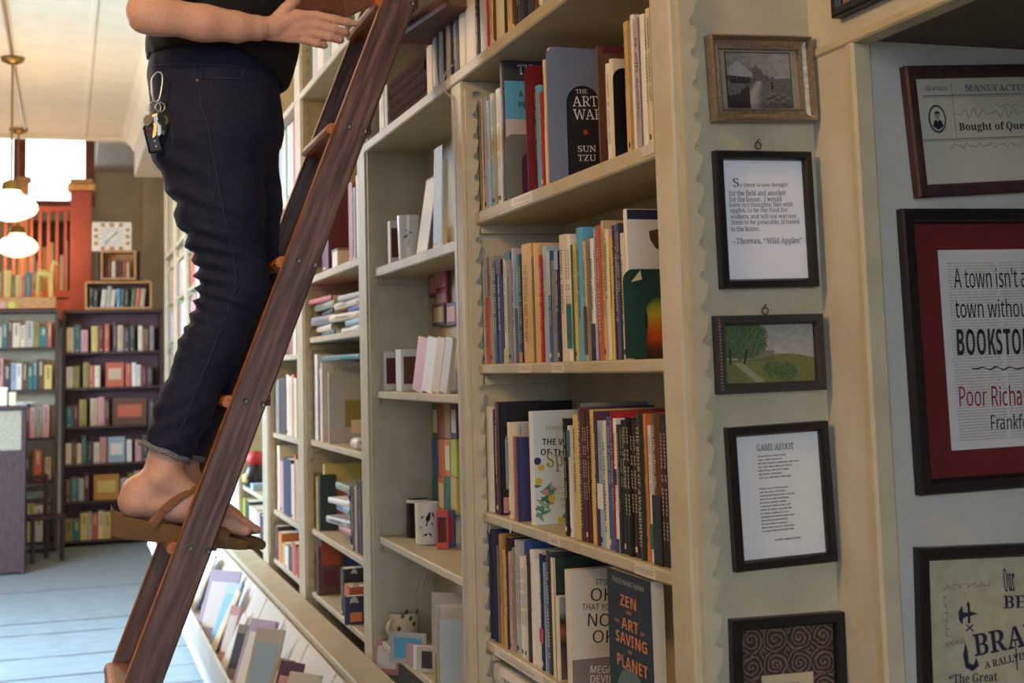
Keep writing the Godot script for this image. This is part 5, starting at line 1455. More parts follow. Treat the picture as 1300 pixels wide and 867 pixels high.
	row(yt, XF + 0.012, [[541, 548, 58, "tan", {"title": "none"}], [549, 553, 38, "ivory", {"title": "charcoal"}], [553, 557, 35, "black", {"title": "cream"}], [557, 560.5, 33, "ivory"], [560.5, 565.5, 30, "black", {"title": "none"}], [565.5, 570, 28, "beige"], [570, 574.5, 25, "black"], [575, 581.5, -34, "charcoal"], [582, 590, -30, "cream", {"title": "none", "hard": true}], [590.5, 603, -36, "ivory", {"title": "none", "hard": true}], [603, 607.5, -30, "black"], [607.5, 617, -42, "pale grey", {"title": "none", "hard": true}], [617.5, 621, -45, "red"], [621, 625, -40, "beige"], [625, 629, -45, "brown"], [629, 640, -55, "cream", {"title": "none"}], [640, 642.5, -50, "dark green"], [642.5, 649, -60, "tan"], [649, 655, -60, "dark brown"], [655, 661, -65, "charcoal"], [661, 669, -72, "black", {"title": "none"}], [669, 676, -75, "charcoal"], [676, 683, -80, "brown"], [683, 687.5, -80, "cream"], [687.5, 695, -85, "ice blue"], [695, 702, -90, "ivory"]], "on the top board", "books along the top board", 0.15)

func on_cylinder(polys: Array, r: float, ang: float) -> MB:
	var b := MB.new()
	for poly in polys:
		var t := Geometry2D.triangulate_polygon(poly)
		for i in range(0, t.size(), 3):
			var q := []
			for k in 3:
				var p: Vector2 = poly[t[i + k]]
				var a := ang + p.x / r
				q.append(Vector3(sin(a) * r, p.y, cos(a) * r))
			b.otri(q[0], q[1], q[2], Vector3(0, q[0].y, 0))
	return b
func mug(called: String, label: String, at: Vector3, r: float, h: float, m: Material, handle_ang: float, taper := 0.0) -> Node3D:
	var t := thing(called, label, "mug", at)
	part("body", MB.new().lathe([Vector2(0.001, 0.0), Vector2(r * 0.9 - taper, 0.0), Vector2(r - taper, 0.004), Vector2(r, h - 0.002), Vector2(r - 0.001, h), Vector2(r - 0.0035, h - 0.001), Vector2(r - 0.004 - taper, 0.008), Vector2(0.001, 0.007)], 28), m, t)
	if handle_ang < 90.0:
		var pth := []; var rr := []
		for k in 11:
			var a := PI * k / 10.0
			var o := r - 0.003 + sin(a) * r * 0.62
			pth.append(Vector3(sin(handle_ang) * o, h * (0.5 + 0.30 * cos(a)), cos(handle_ang) * o)); rr.append(0.0052)
		part("handle", MB.new().tube(pth, rr, 8), m, t)
	return t
# things lying flat with their spines to the front: [left px, right px, thickness m, colour, kind]
func pile(y: float, x: float, list: Array, where: String, group: String, d := 0.13, tilt := 0.0) -> void:
	var yy := y
	for i in list.size():
		var e: Array = list[i]
		var xx := x + rng.randf_range(0.0, 0.012)
		var za := z_on(e[0], yy, xx); var zb := z_on(e[1], yy, xx)
		for bb in bays:
			if zb < bb.zf and zb > bb.zn - 0.05: za = minf(za, bb.zf - 0.02); zb = maxf(zb, bb.zn + 0.008)
		var prev: String = list[i - 1][3] if i > 0 else "shelf"
		var t := thing("book", "%s book lying flat on the %s %s" % [hy(e[3]), prev if prev == "shelf" else hy(prev) + " one", where], "book", Vector3(xx, yy + e[2] * 0.5 + 0.0004, -zb), Basis(Vector3.UP, tilt * (i % 3 - 1)) * Basis(Vector3.RIGHT, -PI / 2), group)
		book_parts(t, e[2], za - zb, d, e[3], e[2] > 0.02, "none" if i % 2 else "", i, e[4] if e.size() > 4 else null)
		yy += e[2] + 0.0006
func slab(called: String, label: String, cat: String, at: Vector3, s: Vector3, m: Material, bs := Basis(), group := "", print_mat: Material = null, face := 2) -> Node3D:
	# a card, small box or pad: body and a printed panel on one face
	var t := thing(called, label, cat, at, bs, group)
	part("body", bx(Vector3(0, s.y * 0.5, 0), s, minf(0.001, minf(s.x, minf(s.y, s.z)) * 0.2)), m, t)
	if print_mat:
		if face == 2: part("printed_panel", bx(Vector3(0, s.y * 0.5, s.z * 0.5 + 0.0002), Vector3(s.x * 0.76, s.y * 0.66, 0.0006)), print_mat, t)
		else: part("printed_panel", bx(Vector3(-s.x * 0.5 - 0.0002, s.y * 0.5, 0), Vector3(0.0006, s.y * 0.66, s.z * 0.76)), print_mat, t)
	return t

func shelf_pieces() -> void:
	var y2: Array = bays[1].ys
	var white := mat("glazed_white", c8(226, 222, 212), 0.25)
	var cardboard := mat("card_white", c8(222, 220, 212), 0.6)
	# ---- bay with the mugs: upper shelf
	var z := z_on(498, y2[0], 0.85)
	slab("tea_tin", "slim white tin with red flower print beside the tall white mug", "tin", Vector3(0.855, y2[0] + 0.0005, -z), Vector3(0.026, at_z(498, 281, z).y - y2[0], 0.03), cardboard, Basis(), "", pm("maroon"))
	z = z_on(518, y2[0], 0.85)
	var hm = at_z(518, 274, z).y - y2[0]
	var t := mug("mug", "tall white mug with a small twig drawing on the upper shelf", Vector3(0.852, y2[0] + 0.0005, -z), 0.029, hm, white, 100.0, 0.003)
	var tw := []
	for q in [[0.0, 0.55, 0.012, 0.6], [0.004, 0.62, 0.010, -0.5], [-0.004, 0.5, 0.009, 0.2], [0.0, 0.45, 0.006, -1.0], [0.002, 0.36, 0.010, 1.4]]:
		var d = Vector2(cos(q[3]), sin(q[3])) * q[2]; var n := Vector2(-d.y, d.x) * 0.09; var c := Vector2(q[0], hm * q[1])
		tw.append(PackedVector2Array([c - d - n, c + d - n, c + d + n, c - d + n]))
	part("twig_drawing", on_cylinder(tw, 0.0295, -0.3), M.black_print, t)
	z = z_on(543, y2[0], 0.86)
	t = slab("white_tablet", "blank white board in a thin dark frame leaning on the mug shelf", "board", Vector3(0.85, y2[0] + 0.001, -z), Vector3(0.012, 0.20, 0.115), mat("frame_grey", c8(96, 94, 90), 0.5), Basis(Vector3.RIGHT, 0.0) * Basis(Vector3.BACK, -0.16))
	part("white_panel", bx(Vector3(-0.0063, 0.10, 0), Vector3(0.001, 0.188, 0.103)), cardboard, t)
	z = z_on(568, y2[0], 0.86)
	t = slab("framed_photo", "tall grey-green picture in a thin cream frame beside the blank board", "picture", Vector3(0.842, y2[0] + 0.001, -z), Vector3(0.012, at_x(566, 200, 0.842).y - y2[0], 0.085), pm("cream"), Basis(Vector3.BACK, -0.03))
	part("picture_panel", bx(Vector3(-0.0063, 0.125, 0), Vector3(0.001, 0.235, 0.074)), tri_mat("green_photo", noise_tex(81, 0.02, [[0.0, c8(86, 92, 70)], [0.5, c8(122, 124, 96)], [1.0, c8(140, 138, 112)]]), Vector3(6, 6, 6), 0.4), t)
	# hanging card packs on the back panel
	var bxp: float = bays[1].back
	var bi := 0
	for q in [[545, 556, 346, 378, "maroon", "dark red"], [553, 568, 334, 366, "coral", "coral"], [553, 568, 367, 399, "red", "red"], [551, 567, 385, 414, "charcoal", "black and pink"], [567, 580, 384, 413, "plum", "plum"]]:
		var a := at_x(q[0], (q[2] + q[3]) * 0.5, bxp - 0.01); var b := at_x(q[1], (q[2] + q[3]) * 0.5, bxp - 0.01)
		var hi := at_x((q[0] + q[1]) * 0.5, q[2], bxp - 0.01).y; var lo := at_x((q[0] + q[1]) * 0.5, q[3], bxp - 0.01).y
		slab("card_pack", "small %s card pack pinned to the back of the mug bay" % q[5], "card pack", Vector3(bxp - 0.008 - 0.004 * (bi % 2), lo, (a.z + b.z) * 0.5), Vector3(0.008, hi - lo, b.z - a.z - 0.002), pm(q[4]), Basis(), "card packs in the mug bay", pm("rose") if bi != 3 else pm("beige"), 0)
		bi += 1
	# ---- shelf at eye level: two boxed sets and four leaning booklets
	z = z_on(495, y2[1], 0.86)
	var hb = at_x(495, 446, 0.85).y - y2[1]
	t = slab("gift_box", "white gift box with green stripe and plant print", "box", Vector3(0.862, y2[1] + 0.0005, -z), Vector3(0.05, hb, 0.045), cardboard, Basis(Vector3.UP, 0.1), "", pm("maroon"))
	part("stripe", bx(Vector3(0.0155, hb * 0.5, 0.0229), Vector3(0.016, hb * 0.99, 0.0008)), pm("green"), t)
	z = z_on(516, y2[1], 0.86)
	t = slab("gift_box", "white gift box with brown seed pod print and red corner", "box", Vector3(0.866, y2[1] + 0.0005, -z), Vector3(0.055, hb + 0.002, 0.045), cardboard, Basis(Vector3.UP, 0.1), "", pm("brown"))
	part("stripe", bx(Vector3(0.022, hb * 0.6, 0.0229), Vector3(0.010, hb * 0.7, 0.0008)), pm("red"), t)
	var k := 0
	for q in [[529, 548, "rose", "pink"], [541, 560, "white", "white"], [553, 569, "beige", "tan"], [564, 579, "pale grey", "silver grey"]]:
		var za := z_on(q[0], y2[1], 0.845); var zb := z_on(q[1] - 6, y2[1], 0.845)
		slab("booklet", "%s booklet in the leaning row of four beside the gift boxes" % q[3], "booklet", Vector3(0.838, y2[1] + 0.0015, -(za + zb) * 0.5), Vector3(0.01, at_x(q[1] - 8, 428, 0.85).y - y2[1], za - zb), pm(q[2], 0.5), Basis(Vector3.RIGHT, 0.10) * Basis(Vector3.BACK, -0.12), "leaning booklets", null)
		k += 1
	# ---- shelf with the bird mug
	var p := at_y(527, 682, y2[2])
	t = mug("mug", "black mug with a white rim behind the bird mug", Vector3(p.x + 0.01, y2[2] + 0.0005, p.z), 0.032, at_z(527, 634, -p.z).y - y2[2], M.black_lacquer, 100.0)
	part("rim", MB.new().lathe([Vector2(0.0325, at_z(527, 634, -p.z).y - y2[2] - 0.008), Vector2(0.0327, at_z(527, 634, -p.z).y - y2[2] + 0.0005), Vector2(0.0275, at_z(527, 634, -p.z).y - y2[2] + 0.0005)], 24), white, t)
	p = at_y(538, 691, y2[2])
	hm = at_z(538, 638, -p.z).y - y2[2]
	t = mug("mug", "white mug printed with black birds in the mug bay", Vector3(p.x + 0.01, y2[2] + 0.0005, p.z), 0.0315, hm, white, 100.0, 0.001)
	var bird := PackedVector2Array([Vector2(-0.3, -0.9), Vector2(-0.18, -0.35), Vector2(-0.32, 0.0), Vector2(-0.2, 0.35), Vector2(0.0, 0.6), Vector2(0.1, 0.85), Vector2(0.32, 0.95), Vector2(0.5, 0.8), Vector2(0.38, 0.7), Vector2(0.42, 0.3), Vector2(0.25, -0.1), Vector2(0.0, -0.4), Vector2(-0.12, -0.95)])
	var bl := []
	for q in [[0.002, 0.62, 0.019, 0.0], [0.017, 0.70, 0.009, 0.6], [-0.014, 0.66, 0.007, -0.5], [0.014, 0.50, 0.006, 1.0], [-0.006, 0.25, 0.008, -0.9], [0.009, 0.24, 0.008, 0.9], [-0.018, 0.42, 0.005, 0.3]]:
		var pl := PackedVector2Array()
		for v in bird: pl.append(v.rotated(q[3]) * q[2] + Vector2(q[0], hm * q[1]))
		bl.append(pl)
	part("bird_print", on_cylinder(bl, 0.0319, -0.25), M.black_print, t)
	for q in [[559, 697, 648, "coral", "coral red"], [567, 695, 648, "blue", "blue patterned"]]:
		p = at_y(q[0], q[1], y2[2])
		slab("small_box", "slim %s box standing beside the bird mug" % q[4], "box", Vector3(p.x + 0.008, y2[2] + 0.0005, p.z), Vector3(0.03, at_z(q[0], q[2], -p.z).y - y2[2], 0.02), pm(q[3]), Basis(Vector3.UP, -0.5), "", pm("red") if q[3] == "blue" else pm("maroon"))
	# grid of bright boxes stacked against the back
	bi = 0
	for r in [[512, 557, ["green", "terracotta", "ochre", "plum"], ["green", "terracotta", "ochre", "plum"]], [557, 605, ["blue", "orange", "orange", "lime"], ["blue", "orange", "bright orange", "lime"]], [605, 652, ["teal", "orange", "teal", "yellow"], ["teal", "orange", "sea green", "yellow"]]]:
		for c in 4:
			var x0: float = 552.5 + c * 7.9; var x1 := x0 + 7.6
			var xx := bxp - 0.012
			var a := at_x(x0, r[0], xx); var b := at_x(x1, r[0], xx)
			var yt := at_x(x0 + 4, r[0], xx).y; var yb := at_x(x0 + 4, r[1], xx).y
			slab("notebook_pack", "%s notebook in the %s row of the bright stack in the mug bay" % [r[3][c], ["upper", "middle", "lower"][bi / 4]], "notebook", Vector3(xx, yb + 0.0008, (a.z + b.z) * 0.5), Vector3(0.02, yt - yb - 0.0016, b.z - a.z - 0.0015), pm(r[2][c]), Basis(), "bright notebooks in the mug bay", pm("cream") if bi % 3 == 0 else null, 0)
			bi += 1
	# ---- bottom of the mug bay: patterned mug, card display
	var yb2: float = y2[3]
	z = z_on(520, yb2, 0.90)
	t = mug("mug", "cream mug with brown sprig pattern behind the greeting cards", Vector3(0.885, yb2 + 0.0005, -z), 0.041, at_z(520, 776, z).y - yb2, pm("cream", 0.3), -1.0)
	var sp := []
	for q in 9:
		var c := Vector2(-0.02 + 0.011 * q, 0.03 + 0.045 * absf(sin(q * 2.3)))
		sp.append(PackedVector2Array([c + Vector2(-0.006, -0.002), c + Vector2(0.0, -0.007), c + Vector2(0.007, 0.001), c + Vector2(0.002, 0.008), c + Vector2(-0.003, 0.005)]))
	part("sprig_print", on_cylinder(sp, 0.0415, -0.1), pm("brown"), t)
	k = 0
	for q in [[497, 509, 808, "ice blue", "pale blue", 0.10, 0.02], [519, 533, 803, "pale grey", "pale grey", 0.05, -0.02], [521, 538, 820, "rose", "rose pink", 0.06, 0.02], [525, 542, 822, "lilac", "lilac", 0.06, 0.02], [530, 547, 823, "white", "white", 0.06, 0.02], [534, 551, 824, "pale grey", "stone grey", 0.06, 0.02], [539, 557, 756, "pale grey", "silvery tall", 0.02, 0.05], [557, 575, 832, "olive", "olive brown", 0.05, 0.02], [488, 497, 856, "rose", "small pink", 0.12, 0.0]]:
		z = z_on(q[1], yb2, 0.845)
		var zz := z_on(q[0], yb2, 0.845)
		slab("greeting_card", "%s greeting card standing in the display below the mugs" % q[4], "card", Vector3(0.835 + q[6], yb2 + 0.001, -z + 0.004 * k * 0.0), Vector3(maxf(zz - z, 0.05) * 0.9, at_z((q[0] + q[1]) * 0.5, q[2], z).y - yb2, 0.004), pm(q[3]), Basis(Vector3.UP, -0.75) * Basis(Vector3.RIGHT, -q[5]), "greeting cards below the mugs", pm(["white", "sky blue", "coral", "indigo", "rose", "charcoal", "grey", "yellow", "white"][k % 9]))
		k += 1
	var acr := mat("clear_acrylic", Color(0.93, 0.95, 0.96, 0.12), 0.05)
	acr.transparency = BaseMaterial3D.TRANSPARENCY_ALPHA
	z = z_on(580, yb2, 0.85)
	t = thing("acrylic_holder", "clear acrylic holder with a silvery card below the mugs", "card holder", Vector3(0.85, yb2 + 0.0005, -z), Basis(Vector3.UP, -0.7))
	var ha := at_z(572, 768, z).y - yb2
	part("front_sheet", bx(Vector3(0.0, ha * 0.5, 0.012), Vector3(0.085, ha, 0.002)), acr, t)
	part("back_sheet", bx(Vector3(0.0, ha * 0.5, -0.012), Vector3(0.085, ha, 0.002)), acr, t)
	part("base", bx(Vector3(0.0, 0.002, 0), Vector3(0.085, 0.004, 0.026)), acr, t)
	part("card_insert", bx(Vector3(0.0, ha * 0.42, 0.002), Vector3(0.078, ha * 0.8, 0.003)), pm("ice blue"), t)
	# ---- third bay
	var y3: Array = bays[2].ys
	var X := XS + 0.012
	z = z_on(431, y3[0], 0.85)
	t = slab("tissue_box", "low white box with a grey lid on the shelf behind the ladder", "box", Vector3(0.87, y3[0] + 0.0005, -z), Vector3(0.07, 0.055, 0.09), cardboard)
	part("lid", bx(Vector3(0, 0.058, 0), Vector3(0.074, 0.008, 0.094), 0.002), pm("grey"), t)
	row(y3[0], X + 0.02, [[408, 416, 236, "maroon", {"hard": true}], [442, 447, 232, "rust", {"hard": true}], [447, 451, 238, "brown"], [452, 456, 222, "cream", {"title": "none"}]], "behind the ladder rail", "books behind the ladder rail", 0.16)
	var wp := "in the flat piles behind the ladder"
	pile(y3[1], X, [[394, 424, 0.016, "teal"], [394, 420, 0.022, "ivory"], [396, 425, 0.03, "grey"], [395, 422, 0.02, "charcoal"], [394, 424, 0.024, "sage"], [394, 420, 0.018, "terracotta"]], wp, "flat piles behind the ladder", 0.13, 0.06)
	pile(y3[1], X - 0.004, [[426, 457, 0.018, "white"], [438, 457, 0.02, "ice blue"], [425, 456, 0.022, "cream"], [437, 457, 0.016, "blue"], [424, 455, 0.02, "ivory"], [434, 457, 0.018, "pale grey"]], wp, "flat piles behind the ladder", 0.13, 0.05)
	row(y3[2], X, [[396, 399.5, 478, "pale grey", {"title": "none"}], [399.5, 402.5, 450, "white"], [402.5, 406, 472, "black"], [406, 408.5, 468, "cream"]], "by the flower book", "books by the flower book", 0.14)
	z = z_on(409.5, y3[2], X)
	t = face_book("book", "large pale green book lettered flower on the third bay shelf", y3[2], z - 0.004, X - 0.002, at_z(420, 461, z).y - y3[2], 0.16, 0.016, "ivory", true)
	cover_words(t, "FLOWER", 423, 458, 470, 8, 0.0084, pm("olive"), true)
	var zf := z_on(419, y3[2], X)
	t = face_book("book", "pale blue-grey garden book standing before the flower book", y3[2], zf - 0.004, X - 0.004, at_z(430, 473, zf).y - y3[2], 0.13, 0.012, "pale grey", true)
	part("cover_panel", span(Vector3(0.055, 0.05, 0.0062), Vector3(0.125, 0.14, 0.0066)), pm("olive"), t)
	part("cover_panel", span(Vector3(0.075, 0.03, 0.0066), Vector3(0.125, 0.075, 0.0069)), pm("cream"), t)
	pile(y3[2] + 0.274, X + 0.005, [[409, 456, 0.016, "teal"]], "lying across the flower book tops", "books across the flower book", 0.10)
	z = z_on(450, y3[2], 0.84)
	t = thing("paper_roll", "short white paper roll lying at the shelf edge", "roll", Vector3(0.845, y3[2] + 0.0185, -z + 0.045), Basis(Vector3.RIGHT, PI / 2))
	part("roll", MB.new().lathe([Vector2(0.004, -0.045), Vector2(0.018, -0.045), Vector2(0.018, 0.045), Vector2(0.004, 0.045), Vector2(0.004, -0.045)], 18), white, t)
	# shelf under it
	row(y3[3], X, [[398, 400, 600, "olive"], [400, 402.5, 606, "yellow"], [402.5, 405.5, 612, "terracotta"]], "by the dark green slab", "books by the dark green slab", 0.13)
	z = z_on(406, y3[3], X)
	t = face_book("book", "thick dark green book facing along the third bay", y3[3], z - 0.012, X - 0.004, at_z(415, 603, z).y - y3[3], 0.062, 0.03, "dark green", true)
	t = face_book("book", "white and yellow boxed book behind the dark green one", y3[3], z + 0.022, X + 0.02, at_z(420, 590, z).y - y3[3], 0.14, 0.024, "yellow", true)
	pile(y3[3], X + 0.01, [[430, 445, 0.03, "charcoal"], [430, 445, 0.018, "rose"], [427, 444, 0.022, "pale grey"], [428, 444, 0.02, "sage"], [427, 443, 0.022, "ice blue"], [428, 443, 0.018, "white"], [427, 443, 0.022, "navy"], [426, 443, 0.024, "sage"]], "in the tipping pile of cases", "tipping pile of cases", 0.12, 0.16)
	row(y3[3], X, [[446, 449.5, 620, "black"], [449.5, 452.5, 618, "beige"], [452.5, 455, 612, "charcoal"], [455, 459, 610, "dark brown"]], "past the tipping pile", "books past the tipping pile", 0.13)
	# counter level
	var yc: float = y3[4]
	row(yc, X, [[397, 399.5, 700, "dark green"], [399.5, 403, 704, "sage"], [403, 405, 700, "teal"]], "by the brown cover", "books on the bottom shelf", 0.14)
	z = z_on(407, yc, X)
	t = face_book("book", "large brown and orange cover on the bottom shelf of the third bay", yc, z - 0.01, X - 0.012, at_z(420, 694, z).y - yc, 0.095, 0.024, "brown", true)
	part("cover_panel", span(Vector3(0.015, 0.1, 0.0122), Vector3(0.08, 0.2, 0.0126)), pm("rust"), t)
	part("cover_panel", span(Vector3(0.02, 0.03, 0.0122), Vector3(0.07, 0.085, 0.0126)), pm("maroon"), t)
	t = face_book("book", "tall blue book behind the large brown cover", yc, z + 0.028, X + 0.01, at_z(410, 685, z).y - yc, 0.13, 0.02, "blue", true)
	row(yc, X - 0.006, [[432, 436, 722, "black"], [436, 439.5, 742, "orange"], [439.5, 443, 745, "terracotta"]], "beside the dog cover", "books beside the dog cover", 0.12)
	z = z_on(444, yc, X - 0.014)
	t = face_book("book", "navy book with white dog sketches and an orange corner", yc, z - 0.01, X - 0.03, at_z(452, 756, z).y - yc, 0.06, 0.02, "navy", false)
	for q in [[0.03, 0.155, 0.010], [0.034, 0.115, 0.009], [0.028, 0.07, 0.014]]:
		part("dog_sketch", MB.new().prism(PackedVector2Array([Vector2(q[0] - q[2], q[1] - q[2] * 0.6), Vector2(q[0] - q[2] * 0.7, q[1] + q[2] * 0.5), Vector2(q[0], q[1] + q[2]), Vector2(q[0] + q[2] * 0.8, q[1] + q[2] * 0.4), Vector2(q[0] + q[2], q[1] - q[2] * 0.7), Vector2(q[0], q[1] - q[2] * 0.3)]), 0.0101, 0.0106), pm("pale grey"), t)
	part("cover_panel", span(Vector3(0.016, 0.008, 0.0101), Vector3(0.052, 0.035, 0.0105)), pm("orange"), t)
	# ---- fourth bay
	var y4: Array = bays[3].ys
	row(y4[1], X, [[364, 367, 392, "brown"], [367, 371, 380, "rust"], [371, 375, 395, "cream"]], "on the fourth bay's upper shelf", "books in the fourth bay", 0.13)
	row(y4[0], X, [[351, 354, 196, "rose"], [354, 358, 190, "ice blue"], [358, 362, 140, "cream"], [362, 364.5, 150, "teal"], [364.5, 368, 130, "ivory"], [368, 371.5, 140, "white"], [371.5, 374, 150, "red"], [374, 378, 118, "cream"]], "under the high board", "tall books under the high board", 0.15)
	row(bays[0].hi, XF + 0.012, [[396, 402, 30, "pale grey", {"title": "none", "hard": true}], [402, 410, 22, "ivory", {"title": "none", "hard": true}], [410, 419, 14, "sage", {"title": "none", "hard": true}], [419, 429, 4, "ivory", {"title": "none", "hard": true}], [429, 438, -4, "sage", {"title": "none", "hard": true}]], "on the high board", "tall volumes on the high board", 0.18)
	row(y4[2], X, [[347, 348.5, 492, "red"], [348.5, 351, 486, "pale grey"], [351, 353.5, 482, "grey"], [353.5, 362, 480, "dark brown", {"title": "none", "hard": true}], [363, 366.5, 476, "cream"], [366.5, 370, 478, "ivory"], [370, 372.5, 476, "orange"], [372.5, 376, 480, "cream"]], "by the broad dark brown spine", "books by the dark brown spine", 0.13)
	row(y4[3], X, [[346.5, 348.5, 576, "white"], [348.5, 351, 578, "pale grey"], [351, 354.5, 566, "cream"], [354.5, 359, 586, "rose"], [359, 369, 583, "navy", {"title": "none", "hard": true}], [369, 373, 590, "ivory"], [373, 375, 578, "orange"], [375, 378, 584, "beige"]], "by the broad navy spine", "books by the broad navy spine", 0.13)
	var c4: float = y4[4]
	row(c4, X - 0.01, [[349, 352, 668, "charcoal"], [352, 357, 676, "orange", {"title": "none"}], [357.5, 361, 690, "tan"], [361, 365, 694, "white"], [365, 370, 694, "charcoal"], [370, 375, 690, "terracotta"], [375, 379, 696, "rust"]], "low in the fourth bay", "bottom books of the fourth bay", 0.13)
	# ---- fifth bay and beyond
	var y5: Array = bays[4].ys
	z = z_on(322, y5[2], 0.85)
	t = thing("plush_toy", "black and yellow plush toy on the bright shelf beyond the ladder", "toy", Vector3(0.86, y5[2] + 0.0005, -z))
	part("body", MB.new().lathe([Vector2(0.001, 0), Vector2(0.05, 0.005), Vector2(0.062, 0.05), Vector2(0.045, 0.095), Vector2(0.03, 0.11)], 14), M.black_lacquer, t)
	part("belly", MB.new().lathe([Vector2(0.001, 0.02), Vector2(0.03, 0.03), Vector2(0.032, 0.06), Vector2(0.001, 0.08)], 12), pm("yellow"), t, Vector3(-0.035, 0, 0.01))
	part("head", MB.new().lathe([Vector2(0.001, 0.10), Vector2(0.035, 0.108), Vector2(0.045, 0.135), Vector2(0.03, 0.165), Vector2(0.001, 0.172)], 14), pm("red"), t)
	slab("picture_card", "pale lilac card lying on the bright shelf beyond the ladder", "card", Vector3(0.85, y5[2] + 0.0005, -z + 0.16), Vector3(0.06, 0.03, 0.09), pm("ice blue"))
	row(y5[3], X - 0.01, [[295, 298, 640, "cream"], [298, 301, 640, "beige"], [301, 304, 634, "rose"], [304, 307, 640, "ivory"], [307, 310, 632, "lime", {"title": "none"}], [310, 316, 636, "dark green", {"title": "none"}], [316, 325, 645, "cream", {"title": "none", "hard": true}], [325, 329, 650, "pale grey"], [329, 332, 655, "plum"]], "beyond the ladder foot", "books beyond the ladder", 0.14)
	# the far bays seen past the jeans
	for bi2 in range(5, bays.size()):
		var bb: Dictionary = bays[bi2]
		if bb.zf < 9.6: continue
		for s in [1, 2]:
			var zz: float = bb.zf - 0.02
			var n := 0
			while zz > bb.zn + 0.05 and n < 6:
				var th := rng.randf_range(0.07, 0.15)
				var cn: String = ["ice blue", "white", "orange", "cream", "rose", "lilac", "pale grey", "terracotta"][rng.randi() % 8]
				t = thing("book", "%s book, %s along the %s shelf of the %s far bay" % [hy(cn), ["first", "second", "third", "fourth", "fifth", "sixth", "seventh", "eighth", "ninth"][n], ["", "upper", "lower"][s], ["", "", "", "", "", "", "", "", "ninth", "tenth", "eleventh"][mini(bi2, 10)]], "book", Vector3(X, bb.ys[s] + 0.0005, -zz + th * 0.5), Basis(), "books in the far bays")
				book_parts(t, th - 0.002, rng.randf_range(0.2, 0.27), 0.15, cn, false, "", n)
				zz -= th + 0.004; n += 1
	# ---- stack of old leather books on the top board, with a folio jutting out over the edge
	var yt: float = bays[0].top
	var yy := yt
	for q in [[497, 545, 0.027], [494, 541, 0.024], [496, 543, 0.026], [493, 539, 0.024], [496, 541, 0.024]]:
		var za := z_on(q[0], yy, XF + 0.02); var zb := z_on(q[1], yy, XF + 0.02)
		var n := ["lowest", "second", "middle", "fourth", "uppermost"]
		var idx: int = roundi((yy - yt) / 0.0255)
		t = thing("book", "%s dark leather book lying in the stack behind the ladder top" % n[clampi(idx, 0, 4)], "book", Vector3(XF + 0.018, yy + q[2] * 0.5 + 0.0004, -zb), Basis(Vector3.RIGHT, -PI / 2), "stack of dark leather books")
		book_parts(t, q[2], za - zb, 0.15, "dark brown", true, "none", 0, M.dark_leather, mat("aged_pages", c8(104, 82, 60), 0.9))
		yy += q[2] + 0.0008
	var zq := z_on(552, yy, XF - 0.06)
	t = thing("leather_folio", "large brown leather folio jutting out from the top of the leather stack", "book", Vector3(XF - 0.035, yy + 0.018, -zq - 0.0), Basis(Vector3.UP, 0.12) * Basis(Vector3.RIGHT, -PI / 2))
	book_parts(t, 0.034, 0.34, 0.22, "brown", true, "none", 0, M.leather, mat("aged_pages", c8(104, 82, 60), 0.9))
	row(yt, XF + 0.012, [[481, 484, 118, "white", {"title": "none"}], [484, 487, 112, "cream"], [487, 491, 108, "pale grey", {"title": "none"}]], "past the leather stack", "spines beyond the leather stack", 0.13)
	# white framed picture leaning behind the striped spines
	z = z_on(560, yt, 0.90)
	t = thing("white_picture_frame", "white picture frame leaning behind the striped spines on the top board", "picture", Vector3(0.93, yt + 0.1275, -z), Basis(Vector3.UP, -PI / 2) * Basis(Vector3.RIGHT, -0.1))
	part("moulding", moulding(0.22, 0.25, [[0.0, 0.0], [0.0, 0.012], [0.004, 0.014], [0.016, 0.012], [0.016, 0.004]]), white, t)
	sheet("print", t, -0.095, 0.095, -0.11, 0.11, 0.006, pm("beige"))
	# book stack under the lowest near shelf
	pile(bays[0].ys[4], XS + 0.004, [[604, 690, 0.03, "navy"], [604, 690, 0.045, "maroon"], [604, 692, 0.04, "white", tri_mat("dotted_paper", noise_tex(83, 0.08, [[0.0, c8(150, 146, 140)], [0.3, c8(214, 210, 204)], [1.0, c8(226, 222, 216)]]), Vector3(6, 6, 6), 0.7)]], "under the lowest near shelf", "stack under the lowest near shelf", 0.16)

